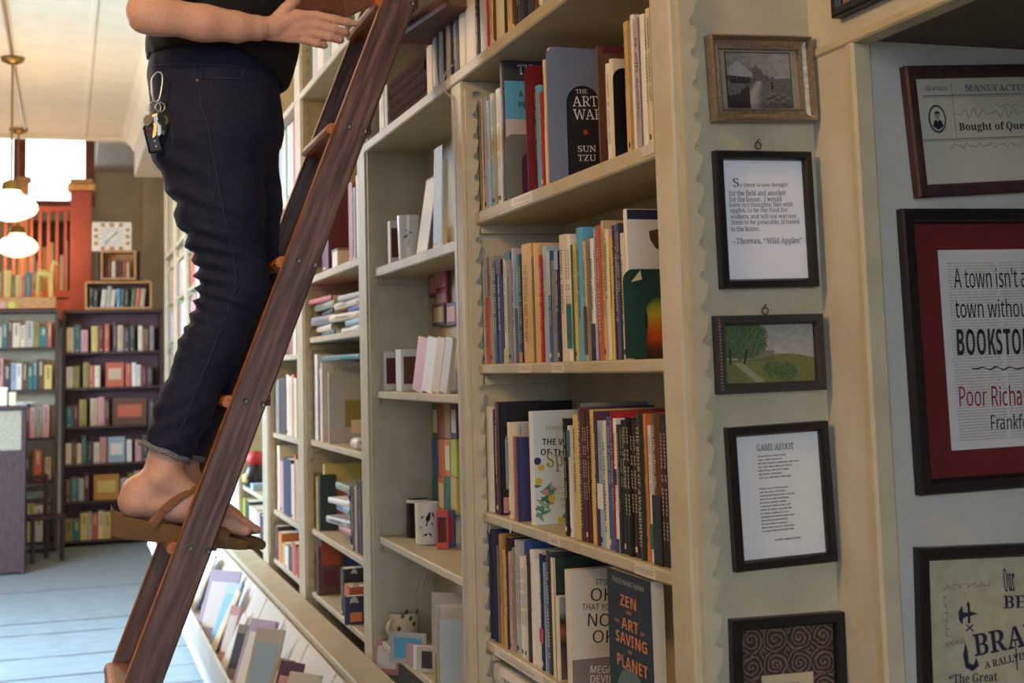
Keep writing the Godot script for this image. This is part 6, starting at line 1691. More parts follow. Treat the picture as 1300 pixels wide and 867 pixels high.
# ---------------------------------------------------------------- cards and books in the slanted rack
func make_rack_cards() -> void:
	# bottom edge px on the trough line, width m, height m, colour
	var lean := Basis(Vector3.BACK, -0.44)
	var list := [[240, 758, 0.16, 0.24, "ice blue", "pale blue"], [250, 776, 0.03, 0.2, "white", "white"], [262, 800, 0.17, 0.27, "lilac", "lavender"], [268, 815, 0.10, 0.25, "ice blue", "sky"], [277, 832, 0.06, 0.2, "rose", "rose"], [288, 860, 0.05, 0.18, "grey", "grey"], [294, 870, 0.05, 0.17, "yellow", "yellow"], [302, 888, 0.13, 0.25, "lilac", "violet"], [314, 912, 0.12, 0.26, "pale grey", "silver"], [328, 940, 0.07, 0.22, "olive", "olive"], [338, 962, 0.10, 0.24, "plum", "plum"], [352, 990, 0.11, 0.25, "ivory", "ivory"]]
	var k := 0
	for q in list:
		var p := at_x(q[0], q[1], 0.53)
		var s := 0.012 * (k % 3)
		slab("greeting_card", "%s card leaning in the slanted rack" % q[5], "card", Vector3(0.545, 0.459, p.z), Vector3(0.006 + 0.008 * (k % 2), q[3], q[2]), pm(q[4]), Basis(Vector3.UP, 0.42 + 0.12 * (k % 3)) * Basis(Vector3.BACK, -0.34 - 0.05 * (k % 2)), "cards in the slanted rack", pm(["white", "pale grey", "white", "sky blue", "white", "charcoal", "cream", "white", "ice blue", "beige", "rose", "lilac"][k]), 0)
		k += 1
	k = 0
	for q in [[4.95, 0.12, 0.2, "white"], [5.3, 0.13, 0.24, "cream"], [5.7, 0.14, 0.22, "ice blue"], [6.2, 0.12, 0.25, "beige"], [6.6, 0.15, 0.2, "rose"], [7.1, 0.14, 0.24, "pale grey"]]:
		slab("greeting_card", "%s card far along the slanted rack beyond the ladder foot" % q[3], "card", Vector3(0.53, 0.458, -q[0]), Vector3(0.006, q[2], q[1]), pm(q[3]), lean, "cards in the slanted rack", null, 0)
		k += 1

# ---------------------------------------------------------------- the person: joined tapered bones meshed as one surface
# a bone: [from, to, radius from, radius to, stretch of its cross-section along z]
func bone_dist(e: Array, p: Vector3) -> float:
	var a: Vector3 = e[0]
	var q := p - a
	var sz: float = e[4]
	q.z /= sz
	var ab: Vector3 = e[5]
	var t := clampf(q.dot(ab) * e[6], 0.0, 1.0)
	return (q - ab * t).length() - lerpf(e[2], e[3], t)
func bone(a: Vector3, b: Vector3, ra: float, rb: float, sz := 1.0) -> Array:
	var ab := b - a
	ab.z /= sz
	return [a, b, ra, rb, sz, ab, 1.0 / maxf(ab.length_squared(), 1e-9)]
func field(bones: Array, p: Vector3, k: float) -> float:
	var s := 0.0
	for e in bones: s += exp(-bone_dist(e, p) / k)
	return -k * log(maxf(s, 1e-30))
func hit(bones: Array, k: float, px: float, py: float) -> Vector3:
	var r := ray(px, py).normalized()
	var p := EYE + r * 2.2
	for i in 60:
		var d := field(bones, p, k)
		if d < 0.0004: break
		p += r * d * 0.8
	return p
# clip: function of p -> signed distance of a half space to keep (negative inside)
func nets(b: MB, bones: Array, cell: float, k: float, clip = null, warp = null) -> void:
	var lo := Vector3(1e9, 1e9, 1e9)
	var hi := -lo
	for e in bones:
		var r: float = maxf(e[2], e[3]) * maxf(1.0, e[4]) + cell * 3.0
		for q in [e[0], e[1]]:
			lo = lo.min(q - Vector3(r, r, r)); hi = hi.max(q + Vector3(r, r, r))
	var n := Vector3i(((hi - lo) / cell).ceil()) + Vector3i(2, 2, 2)
	var sum := PackedFloat32Array()
	sum.resize(n.x * n.y * n.z)
	var sx := n.y * n.z
	for e in bones:
		var m := 5.0 * k + cell * 2.0
		var rr: float = maxf(e[2], e[3])
		var el: Vector3 = e[0].min(e[1]) - Vector3(rr + m, rr + m, (rr + m) * e[4])
		var eh: Vector3 = e[0].max(e[1]) + Vector3(rr + m, rr + m, (rr + m) * e[4])
		var i0 := Vector3i(((el - lo) / cell).floor()).clamp(Vector3i.ZERO, n - Vector3i.ONE)
		var i1 := Vector3i(((eh - lo) / cell).ceil()).clamp(Vector3i.ZERO, n - Vector3i.ONE)
		var a: Vector3 = e[0]; var ab: Vector3 = e[5]; var il: float = e[6]; var ra: float = e[2]; var dr: float = e[3] - e[2]; var isz: float = 1.0 / e[4]
		for x in range(i0.x, i1.x + 1):
			for y in range(i0.y, i1.y + 1):
				var base := x * sx + y * n.z
				for z in range(i0.z, i1.z + 1):
					var q := lo + Vector3(x, y, z) * cell - a
					q.z *= isz
					var t := clampf(q.dot(ab) * il, 0.0, 1.0)
					sum[base + z] += exp((ra + dr * t - (q - ab * t).length()) / k)
	var f := PackedFloat32Array()
	f.resize(sum.size())
	for x in n.x:
		for y in n.y:
			for z in n.z:
				var i := x * sx + y * n.z + z
				var d := 1.0 if sum[i] < 1e-20 else -k * log(sum[i])
				if d < 0.05 and clip != null: d = maxf(d, clip.call(lo + Vector3(x, y, z) * cell))
				f[i] = d
	var id := {}
	var v0 := b.v.size()
	var cor := [0, sx, n.z, sx + n.z, 1, sx + 1, n.z + 1, sx + n.z + 1]
	var pos := [Vector3(0, 0, 0), Vector3(1, 0, 0), Vector3(0, 1, 0), Vector3(1, 1, 0), Vector3(0, 0, 1), Vector3(1, 0, 1), Vector3(0, 1, 1), Vector3(1, 1, 1)]
	var edges := [[0, 1], [2, 3], [4, 5], [6, 7], [0, 2], [1, 3], [4, 6], [5, 7], [0, 4], [1, 5], [2, 6], [3, 7]]
	for x in n.x - 1:
		for y in n.y - 1:
			for z in n.z - 1:
				var i := x * sx + y * n.z + z
				var c0 := f[i] < 0.0
				var same := true
				for c in range(1, 8):
					if (f[i + cor[c]] < 0.0) != c0:
						same = false; break
				if same: continue
				var acc := Vector3.ZERO
				var cnt := 0
				for e in edges:
					var fa := f[i + cor[e[0]]]; var fb := f[i + cor[e[1]]]
					if (fa < 0.0) != (fb < 0.0):
						acc += pos[e[0]].lerp(pos[e[1]], fa / (fa - fb)); cnt += 1
				id[i] = b.v.size()
				b.v.append(lo + (Vector3(x, y, z) + acc / cnt) * cell)
				b.n.append(Vector3.ZERO); b.uv.append(Vector2.ZERO)
	var t0 := b.ix.size()
	for i in id:
		var z: int = i % n.z
		var y: int = (i / n.z) % n.y
		var x: int = i / sx
		# edges leaving corner i along the axes
		for ax in 3:
			var st: int = [sx, n.z, 1][ax]
			var ins: bool = f[i] < 0.0
			if (f[i + st] < 0.0) == ins: continue
			var u: int = [n.z, 1, sx][ax]
			var w: int = [1, sx, n.z][ax]
			if not (id.has(i - u) and id.has(i - w) and id.has(i - u - w)): continue
			var q := [id[i], id[i - u], id[i - u - w], id[i - w]]
			if not ins: q.reverse()
			b.ix.append_array(PackedInt32Array([q[0], q[1], q[2], q[0], q[2], q[3]]))
	if warp != null:
		_normals(b, v0, t0)
		for q in range(v0, b.v.size()): b.v[q] += b.n[q] * warp.call(b.v[q])
	_normals(b, v0, t0)
func _normals(b: MB, v0: int, t0: int) -> void:
	for q in range(v0, b.v.size()): b.n[q] = Vector3.ZERO
	for q in range(t0, b.ix.size(), 3):
		var i := b.ix[q]; var j := b.ix[q + 1]; var l := b.ix[q + 2]
		var nn := (b.v[l] - b.v[i]).cross(b.v[j] - b.v[i])
		b.n[i] += nn; b.n[j] += nn; b.n[l] += nn
	for q in range(v0, b.v.size()): b.n[q] = b.n[q].normalized()
func W(px: float, py: float, z: float) -> Vector3:
	return at_z(px, py, z)
func chain(out: Array, pts: Array, rad: Array, sz := 1.0) -> void:
	for i in pts.size() - 1: out.append(bone(pts[i], pts[i + 1], rad[i], rad[i + 1], sz))

func seam(bones: Array, owner_: Node3D, called: String, pts: Array, r: float, m: Material) -> void:
	var pth := []; var rr := []
	for i in pts.size() - 1:
		for s in 6:
			var u := s / 6.0
			var h := hit(bones, 0.011, lerpf(pts[i][0], pts[i + 1][0], u), lerpf(pts[i][1], pts[i + 1][1], u))
			pth.append(h + (EYE - h).normalized() * 0.0015); rr.append(r)
	part(called, MB.new().tube(pth, rr, 5), m, owner_)

func make_person() -> void:
	var skin := tri_mat("skin", noise_tex(101, 0.03, [[0.0, c8(200, 152, 132)], [0.5, c8(216, 170, 150)], [1.0, c8(226, 182, 162)]]), Vector3(9, 9, 9), 0.5, bump_tex(102, 0.08, 2.0), 0.35)
	skin.subsurf_scatter_enabled = true; skin.subsurf_scatter_strength = 0.08
	var denim := tri_mat("denim", noise_tex(103, 0.02, [[0.0, c8(11, 16, 38)], [0.5, c8(17, 25, 55)], [1.0, c8(28, 38, 72)]]), Vector3(5, 5, 5), 0.85, bump_tex(104, 0.25, 3.0), 0.4)
	var shirt_m := tri_mat("black_jersey", noise_tex(105, 0.03, [[0.0, c8(15, 15, 16)], [1.0, c8(24, 24, 25)]]), Vector3(5, 5, 5), 0.9)
	var zn := 2.84; var zm := 2.91; var zf := 2.985
	var person := thing("person", "person in dark jeans, black top and tan sandals standing on the ladder holding a book", "person", Vector3(0, 0, 0))
	# ---- jeans
	var J := []
	J.append(bone(W(270, 96, zm), W(277, 160, zm), 0.138, 0.140, 1.18))
	J.append(bone(W(238, 170, zn + 0.01), W(244, 190, zn + 0.01), 0.078, 0.080))
	J.append(bone(W(244, 170, zf - 0.01), W(250, 190, zf - 0.01), 0.078, 0.080))
	chain(J, [W(266, 180, zn), W(281, 265, zn), W(299, 362, zn)], [0.108, 0.086, 0.064])
	chain(J, [W(299, 362, zn), W(266, 445, zn + 0.005), W(236, 515, zn + 0.005), W(206, 590, zn + 0.005)], [0.064, 0.058, 0.052, 0.050])
	chain(J, [W(292, 180, zf), W(306, 265, zf), W(315, 352, zf)], [0.106, 0.084, 0.062])
	chain(J, [W(315, 352, zf), W(280, 440, zf), W(252, 515, zf), W(226, 590, zf)], [0.062, 0.056, 0.050, 0.048])
	var ytop := W(270, 66, zm).y
	var hemN := W(209, 574, zn); var dN := (W(209, 574, zn) - W(250, 482, zn)).normalized()
	var hemF := W(229, 574, zf); var dF := (W(229, 574, zf) - W(268, 482, zf)).normalized()
	var clipj := func(p: Vector3) -> float:
		var d := p.y - ytop
		if p.y < 1.6: d = maxf(d, dN.dot(p - hemN) if p.z > -(zn + zf) * 0.5 else dF.dot(p - hemF))
		return d
	var fn := FastNoiseLite.new(); fn.seed = 12; fn.frequency = 9.0
	var knee := W(262, 350, zn)
	var hipb := W(230, 250, zn)
	var shin := W(215, 545, zn)
	var warp := func(p: Vector3) -> float:
		var o := fn.get_noise_3dv(p) * 0.005
		var w := exp(-(p - knee).length_squared() / 0.016)
		o += w * 0.009 * sin((p.y * 1.0 + (p.x - knee.x) * 0.35) * 210.0 + fn.get_noise_3dv(p * 0.5) * 2.0)
		w = exp(-(p - hipb).length_squared() / 0.010)
		o += w * 0.009 * sin((p.y + (p.x - hipb.x) * 0.5) * 120.0)
		w = exp(-(p - shin).length_squared() / 0.012)
		o += w * 0.003 * sin((p.y - (p.x - shin.x) * 0.4) * 160.0)
		return o
	var jb := MB.new()
	nets(jb, J, 0.009, 0.011, clipj, warp)
	var jeans := part("jeans", jb, denim, person)
	var thread := mat("denim_thread", c8(52, 58, 84), 0.9)
	seam(J, jeans, "pocket_seam", [[246, 82], [238, 88], [220, 93], [205, 98]], 0.0014, thread)
	seam(J, jeans, "pocket_seam", [[246, 80], [247, 95], [250, 108]], 0.0012, thread)
	seam(J, jeans, "coin_pocket", [[256, 80], [256, 99], [305, 100], [312, 86]], 0.0012, thread)
	seam(J, jeans, "side_seam", [[252, 108], [256, 135], [264, 160], [272, 205], [284, 270], [297, 330], [300, 365]], 0.0011, thread)
	seam(J, jeans, "side_seam", [[300, 365], [272, 440], [246, 505], [224, 560]], 0.0011, thread)
	seam(J, jeans, "back_pocket_seam", [[214, 140], [218, 160], [221, 190]], 0.0012, thread)
	seam(J, jeans, "belt_loop", [[199, 76], [199.5, 84], [200, 96]], 0.004, denim)
	seam(J, jeans, "waistband_seam", [[189, 84], [215, 82], [246, 81], [300, 84], [340, 98]], 0.0012, thread)
	var rv := hit(J, 0.011, 251, 102)
	part("rivet", MB.new().lathe([Vector2(0.001, 0.002), Vector2(0.003, 0.0015), Vector2(0.004, 0.0)], 10).turn(Transform3D(Basis(Vector3.RIGHT, PI / 2), Vector3.ZERO)), mat("copper", c8(170, 120, 90), 0.4, 0.8), jeans, rv + Vector3(0, 0, 0.001))
	# turned-up pale cuffs
	for q in [[hemN, dN, 0.0535], [hemF, dF, 0.0515]]:
		var d: Vector3 = q[1]
		var u := d.cross(Vector3(0, 0, 1)).normalized()
		var rows := []
		for s in [[-0.007, 0.0035], [-0.001, 0.0045], [0.003, 0.004], [0.0045, 0.001], [0.002, -0.002], [-0.004, -0.003]]:
			var ring := PackedVector3Array()
			for k in 30:
				var a := TAU * k / 30.0
				ring.append(q[0] + (u * cos(a) + Vector3(0, 0, 1) * sin(a)) * (q[2] + s[1]) + d * (s[0] + 0.0015 * sin(a * 7.0)))
			rows.append(ring)
		part("cuff", MB.new().grid(rows, true), tri_mat("pale_denim", noise_tex(106, 0.06, [[0.0, c8(60, 66, 84)], [0.5, c8(120, 122, 124)], [1.0, c8(176, 174, 164)]]), Vector3(6, 6, 6), 0.9), jeans)
	# ---- shirt
	var S := []
	S.append(bone(W(277, 70, zm), W(283, 10, zm), 0.151, 0.148, 1.20))
	chain(S, [W(283, 10, zm), W(280, -90, zm), W(272, -175, zm)], [0.148, 0.138, 0.10], 1.38)
	S.append(bone(W(340, 90, zm), W(345, 40, zm), 0.050, 0.055, 1.8))
	var sh := W(262, -160, 2.735); var el := W(186, 17, 2.665)
	var shf := W(272, -160, 3.085); var elf := W(300, -20, 3.12)
	chain(S, [sh, sh.lerp(el, 0.55)], [0.062, 0.056])
	chain(S, [shf, shf.lerp(elf, 0.55)], [0.062, 0.056])
	var hx0 := W(187, 74, zm); var hx1 := W(290, 80, zm); var hx2 := W(362, 119, zm)
	var clips := func(p: Vector3) -> float:
		var yh := lerpf(hx0.y, hx1.y, clampf((p.x - hx0.x) / (hx1.x - hx0.x), 0, 1))
		if p.x > hx1.x: yh = lerpf(hx1.y, hx2.y, clampf((p.x - hx1.x) / (hx2.x - hx1.x), 0, 1))
		return yh - p.y
	var warps := func(p: Vector3) -> float:
		return fn.get_noise_3dv(p) * 0.004 + 0.003 * sin((p.y * 0.8 + p.x * 0.6) * 70.0) * exp(-absf(p.y - hx0.y - 0.05) * 14.0)
	var sb := MB.new()
	nets(sb, S, 0.012, 0.015, clips, warps)
	part("shirt", sb, shirt_m, person)
	# ---- body: arms, hands, feet, neck and head in one mesh
	var bb := MB.new()
	var A := []
	chain(A, [sh, sh.lerp(el, 0.5), el], [0.050, 0.046, 0.037])
	chain(A, [el, W(205, 21, 2.66), W(258, 29, 2.67), W(300, 34, 2.685), W(328, 36, 2.695), W(350, 34.5, 2.702)], [0.037, 0.036, 0.036, 0.030, 0.0225, 0.012], 0.86)
	nets(bb, A, 0.007, 0.006, null, func(p: Vector3) -> float: return fn.get_noise_3dv(p * 2.0) * 0.0018)
	hand(bb, false)
	var AF := []
	chain(AF, [shf, shf.lerp(elf, 0.5), elf], [0.050, 0.046, 0.037])
	chain(AF, [elf, W(350, -30, 3.09), W(400, -34, 3.05), W(420, -36, 3.03)], [0.037, 0.034, 0.026, 0.024])
	nets(bb, AF, 0.009, 0.006)
	hand(bb, true)
	var feet := []
	for s in 2:
		var z := zn if s == 0 else zf
		var dx := 0.0 if s == 0 else 20.0
		var Ft := []
		chain(Ft, [W(222 + dx, 545, z), W(211 + dx, 582, z), W(205 + dx, 606, z), W(182 + dx, 628, z)], [0.038, 0.0345, 0.034, 0.034], 0.95)
		chain(Ft, [W(176 + dx, 626, z), W(171 + dx, 636, z)], [0.036, 0.031], 0.9)
		chain(Ft, [W(171 + dx, 636, z), W(225 + dx, 646, z), W(272 + dx, 659, z)], [0.028, 0.024, 0.021], 1.35)
		chain(Ft, [W(208 + dx, 603, z), W(240 + dx, 632, z), W(274 + dx, 657, z)], [0.035, 0.027, 0.019], 1.15)
		Ft.append(bone(W(197 + dx, 610, z - 0.032), W(200 + dx, 612, z - 0.030), 0.010, 0.010))
		for k in 5:
			var oz := -0.030 + 0.0148 * k if s == 0 else 0.030 - 0.0148 * k
			var lx: float = [20, 24, 28, 31, 34][4 - k] if s == 1 else [22, 27, 31, 35, 38][k]
			var r: float = [0.0075, 0.008, 0.0085, 0.009, 0.0125][k]
			chain(Ft, [W(274 + dx, 661, z - oz * 0.9), W(274 + lx * 0.55 + dx, 666, z - oz), W(274 + lx + dx, 673, z - oz)], [0.013, r, r * 0.92])
		feet.append(Ft)
		nets(bb, Ft, 0.0055, 0.005, null, func(p: Vector3) -> float: return fn.get_noise_3dv(p * 3.0) * 0.0012)
	var H := []
	var hc := W(292, -330, zm)
	H.append(bone(W(276, -185, zm), W(284, -265, zm), 0.062, 0.055))
	H.append(bone(hc + Vector3(-0.02, 0.03, 0), hc + Vector3(-0.01, -0.01, 0), 0.088, 0.08, 0.86))
	H.append(bone(hc + Vector3(0.03, -0.04, 0), hc + Vector3(0.045, -0.085, 0), 0.058, 0.036, 0.9))
	H.append(bone(hc + Vector3(0.075, 0.005, 0), hc + Vector3(0.098, -0.028, 0), 0.009, 0.013))
	H.append(bone(hc + Vector3(0.066, -0.062, -0.018), hc + Vector3(0.066, -0.062, 0.018), 0.008, 0.008))
	for s in [-1, 1]:
		H.append(bone(hc + Vector3(-0.015, 0.01, s * 0.078), hc + Vector3(-0.018, -0.03, s * 0.076), 0.014, 0.009))
	nets(bb, H, 0.008, 0.008)
	for s in 2:
		var z := zn if s == 0 else zf
		var dx := 0.0 if s == 0 else 18.0
		var C := []
		chain(C, [W(222 + dx, 548, z), W(240 + dx, 505, z), W(299 + dx * 0.9, 365, z), W(272 + dx, 190, z), W(277, 70, zm)], [0.032, 0.034, 0.040, 0.05, 0.06])
		nets(bb, C, 0.016, 0.006)
	# torso core inside the shirt keeps the body whole
	var T := []
	chain(T, [W(277, 60, zm), W(281, -90, zm), W(274, -180, zm)], [0.125, 0.12, 0.085], 1.25)
	chain(T, [sh, W(272, -185, zm), shf], [0.045, 0.06, 0.045])
	nets(bb, T, 0.02, 0.012)
	part("body", bb, skin, person)
	var hb := MB.new()
	var HR := []
	HR.append(bone(hc + Vector3(-0.035, 0.045, 0), hc + Vector3(-0.06, -0.01, 0), 0.092, 0.075, 0.95))
	HR.append(bone(hc + Vector3(-0.06, -0.02, 0), hc + Vector3(-0.075, -0.10, 0), 0.07, 0.045, 1.1))
	HR.append(bone(hc + Vector3(0.0, 0.065, 0), hc + Vector3(0.045, 0.07, 0), 0.06, 0.035, 1.1))
	nets(hb, HR, 0.01, 0.01, null, func(p: Vector3) -> float: return 0.004 * sin(p.z * 160.0 + p.y * 30.0))
	part("hair", hb, mat("brown_hair", c8(72, 50, 36), 0.6), person)
	for s in [-1, 1]:
		part("eye", MB.new().lathe([Vector2(0.001, -0.011), Vector2(0.008, -0.007), Vector2(0.011, 0), Vector2(0.008, 0.007), Vector2(0.001, 0.011)], 12), pm("white", 0.3), person, hc + Vector3(0.066, 0.008, s * 0.03))
	# toe nails
	# ---- sandals
	var tanm := tri_mat("suede", noise_tex(107, 0.05, [[0.0, c8(104, 78, 46)], [1.0, c8(132, 102, 64)]]), Vector3(9, 9, 9), 0.85)
	var strapm := tri_mat("tan_strap", noise_tex(108, 0.04, [[0.0, c8(122, 82, 44)], [1.0, c8(146, 100, 56)]]), Vector3(9, 9, 9), 0.6)
	for s in 2:
		var z := zn if s == 0 else zf
		var dx := 0.0 if s == 0 else 20.0
		var sd := Node3D.new(); sd.name = "sandal"; person.add_child(sd, true)
		var top := [[141, 640], [146, 650], [160, 654], [200, 661], [240, 668], [275, 675], [300, 681], [314, 685], [317, 690]]
		var bot := [[141, 680], [146, 681], [160, 683], [200, 686.5], [240, 690.5], [275, 693.5], [300, 695.5], [312, 696], [316, 694]]
		var wd := [0.022, 0.030, 0.034, 0.032, 0.035, 0.042, 0.040, 0.028, 0.012]
		var rows := []
		for i in top.size():
			var a := W(top[i][0] + dx, top[i][1], z); var c := W(bot[i][0] + dx, bot[i][1], z)
			var w: float = wd[i]
			var ring := PackedVector3Array()
			for q in [[0.0, -1.0], [0.08, -1.05], [0.5, -1.03], [0.94, -1.0], [1.0, -0.9], [1.0, 0.9], [0.94, 1.0], [0.5, 1.03], [0.08, 1.05], [0.0, 1.0], [0.03, 0.5], [0.03, -0.5]]:
				var p := a.lerp(c, q[0]); p.z += q[1] * w
				ring.append(p)
			rows.append(ring)
		var sm := MB.new().grid(rows, true)
		sm.fan(rows[0], Vector3(-1, 0, 0)); sm.fan(rows[-1], Vector3(1, 0, 0))
		part("sole", sm, tanm, sd)
		var st := MB.new()
		var r1 := PackedVector3Array(); var r2 := PackedVector3Array(); var r3 := PackedVector3Array()
		var up_ := [[187, 662], [196, 652], [204, 644], [212, 637], [220, 631], [233, 624], [247, 617], [254, 614]]
		var lo_ := [[197, 670], [204, 660], [211, 651], [219, 644], [227, 638], [240, 631], [253, 625], [259, 622]]
		for i in up_.size():
			var pa := hit(feet[s], 0.005, up_[i][0] + dx, up_[i][1]); var pb := hit(feet[s], 0.005, lo_[i][0] + dx, lo_[i][1])
			if pa.z < -3.3: pa = W(up_[i][0] + dx, up_[i][1], z - 0.02)
			if pb.z < -3.3: pb = W(lo_[i][0] + dx, lo_[i][1], z - 0.03)
			if i < 2: pa.z = -z + 0.038; pb.z = -z + 0.040
			var off := Vector3(-0.0006, 0.0012, 0.003)
			r1.append(pa + off * 0.6); r2.append((pa + pb) * 0.5 + off * 1.3); r3.append(pb + off * 0.6)
		st.grid([r1, r2, r3], false)
		part("instep_strap", st, strapm, sd)
		st = MB.new()
		r1 = PackedVector3Array(); r2 = PackedVector3Array(); r3 = PackedVector3Array()
		for q in [[278, 684, 0.046], [280, 674, 0.046], [284, 664, 0.036], [287, 657, 0.012], [287, 657, -0.012], [284, 664, -0.036], [280, 676, -0.046]]:
			var p := W(q[0] + dx, q[1], z); p.z += q[2]
			r1.append(p + Vector3(-0.014, 0.006, 0)); r2.append(p + Vector3(0, 0.003, 0)); r3.append(p + Vector3(0.012, -0.006, 0))
		st.grid([r1, r2, r3], false)
		part("toe_strap", st, strapm, sd)
		if s == 0:
			var bp := hit(feet[0], 0.005, 219, 641) + Vector3(-0.001, 0.002, 0.005)
			part("strap_tab", bx(Vector3.ZERO, Vector3(0.042, 0.014, 0.003), 0.002), strapm, sd, bp, Basis(Vector3.BACK, 0.70))
	# ---- the open leather book in the hands
	var c0 := W(440, 21, 2.80)
	var bk := thing("leather_book", "open brown leather book held in the hands of the person", "book", c0)
	var pl := W(336, 18, 2.78) - c0
	var pr := (W(484, 1, 2.80) - c0)
	var up := Vector3(-0.06, 0.30, -0.06)
	for q in [pl, pr]:
		var bm := MB.new()
		var nrm: Vector3 = q.cross(up).normalized() * (1.0 if q == pl else -1.0)
		if nrm.z < 0.0: nrm = -nrm
		var t := nrm * -0.004
		bm.oquad(Vector3.ZERO, q, q + up, up, nrm * -1.0)
		bm.oquad(t, q + t, q + up + t, up + t, nrm * 1.0)
		for e in [[Vector3.ZERO, q], [q, q + up], [q + up, up], [up, Vector3.ZERO]]:
			bm.oquad(e[0], e[1], e[1] + t, e[0] + t, (q + up) * 0.5)
		part("cover_board", bm, M.leather, bk)
		var pg := MB.new()
		var q1: Vector3 = q * 0.03 + up * 0.02; var q2: Vector3 = q * 0.95 + up * 0.02; var q3: Vector3 = q * 0.95 + up * 0.97; var q4: Vector3 = q * 0.03 + up * 0.97
		var t2 := nrm * -0.024
		pg.oquad(q1 + t2, q2 + t2, q3 + t2, q4 + t2, nrm)
		for e in [[q1, q2], [q2, q3], [q3, q4], [q4, q1]]: pg.oquad(e[0] + t, e[1] + t, e[1] + t2, e[0] + t2, (q + up) * 0.5)
		part("pages", pg, M.page, bk)
	# ---- keys on a carabiner at the belt loop
	var kp := hit(J, 0.011, 200, 95) + Vector3(0, 0, 0.006)
	for q in [[208, 100], [206, 125], [208, 150], [207, 172], [200, 185]]: kp.z = maxf(kp.z, hit(J, 0.011, q[0], q[1]).z + 0.010)
	kp = at_z(200, 95, -kp.z)
	var ks := thing("key_ring", "bunch of keys and black fob on a steel carabiner at the hip", "keys", kp)
	var cz := kp.z
	var L := func(px: float, py: float) -> Vector3: return at_z(px, py, -cz) - kp
	var cara := []; var cr := []
	for q in [[197, 94], [200, 91.5], [204, 92], [206.5, 96], [206.5, 104], [204, 120], [202, 127], [198.5, 129.5], [195, 127], [193.5, 118], [192, 104], [193, 99], [197, 94]]:
		cara.append(L.call(q[0], q[1])); cr.append(0.0021)
	part("carabiner", MB.new().tube(cara, cr, 8), M.steel, ks)
	part("gate_sleeve", MB.new().tube([L.call(192.3, 103), L.call(193.4, 119)], [0.0029, 0.0029], 8), M.steel, ks)
	for q in [[196, 137, 8.0, 0.004], [203, 137, 6.0, 0.008]]:
		var pth := []; var rr := []
		for k in 17:
			var a := TAU * k / 16
			pth.append(L.call(q[0] + cos(a) * q[2], q[1] + sin(a) * q[2]) + Vector3(0, 0, q[3])); rr.append(0.0012)
		part("split_ring", MB.new().tube(pth, rr, 6, false), M.steel, ks)
	var kn := 0
	for q in [[190, 147, 183, 168, "steel"], [199, 146, 195, 176, "brass"], [202, 147, 202, 174, "steel"], [206, 148, 207, 173, "steel"], [204, 145, 209, 168, "teal"]]:
		var km: Material = M.steel if q[4] == "steel" else (mat("key_brass", c8(150, 134, 96), 0.35, 0.9) if q[4] == "brass" else mat("key_green", c8(80, 110, 100), 0.4, 0.6))
		var a: Vector3 = L.call(q[0], q[1]); var b2: Vector3 = L.call(q[2], q[3])
		var dd := (b2 - a); var ln := dd.length()
		var poly := PackedVector2Array([Vector2(-0.010, -0.002), Vector2(-0.012, -0.010), Vector2(-0.008, -0.018), Vector2(-0.0042, -0.020), Vector2(-0.0042, -ln + 0.004), Vector2(-0.001, -ln), Vector2(0.0025, -ln + 0.004), Vector2(0.0045, -ln + 0.008), Vector2(0.0028, -ln + 0.012), Vector2(0.0046, -ln + 0.016), Vector2(0.003, -ln + 0.02), Vector2(0.0042, -0.020), Vector2(0.008, -0.018), Vector2(0.012, -0.010), Vector2(0.010, -0.002), Vector2(0, 0.002)])
		part("key", MB.new().prism(poly, -0.001, 0.001), km, ks, a + Vector3(0, 0, 0.003 + 0.003 * kn), Basis(Vector3.BACK, atan2(dd.x, -dd.y)) * Basis(Vector3.UP, 0.35 * (kn - 2)))
		kn += 1
	var fob := part("car_fob", MB.new().box(Vector3(0, -0.03, 0), Vector3(0.030, 0.060, 0.012), 0.004), mat("fob_black", c8(16, 16, 18), 0.3), ks, L.call(190, 158) + Vector3(0, 0, 0.0), Basis(Vector3.BACK, 0.22))
	part("red_button", bx(Vector3(-0.004, -0.012, 0.0065), Vector3(0.012, 0.008, 0.002), 0.001), pm("maroon", 0.3), fob)
	for q in [-0.036, -0.047]: part("button_mark", bx(Vector3(0.002, q, 0.0062), Vector3(0.004, 0.004, 0.001), 0.0003), pm("pale grey"), fob)

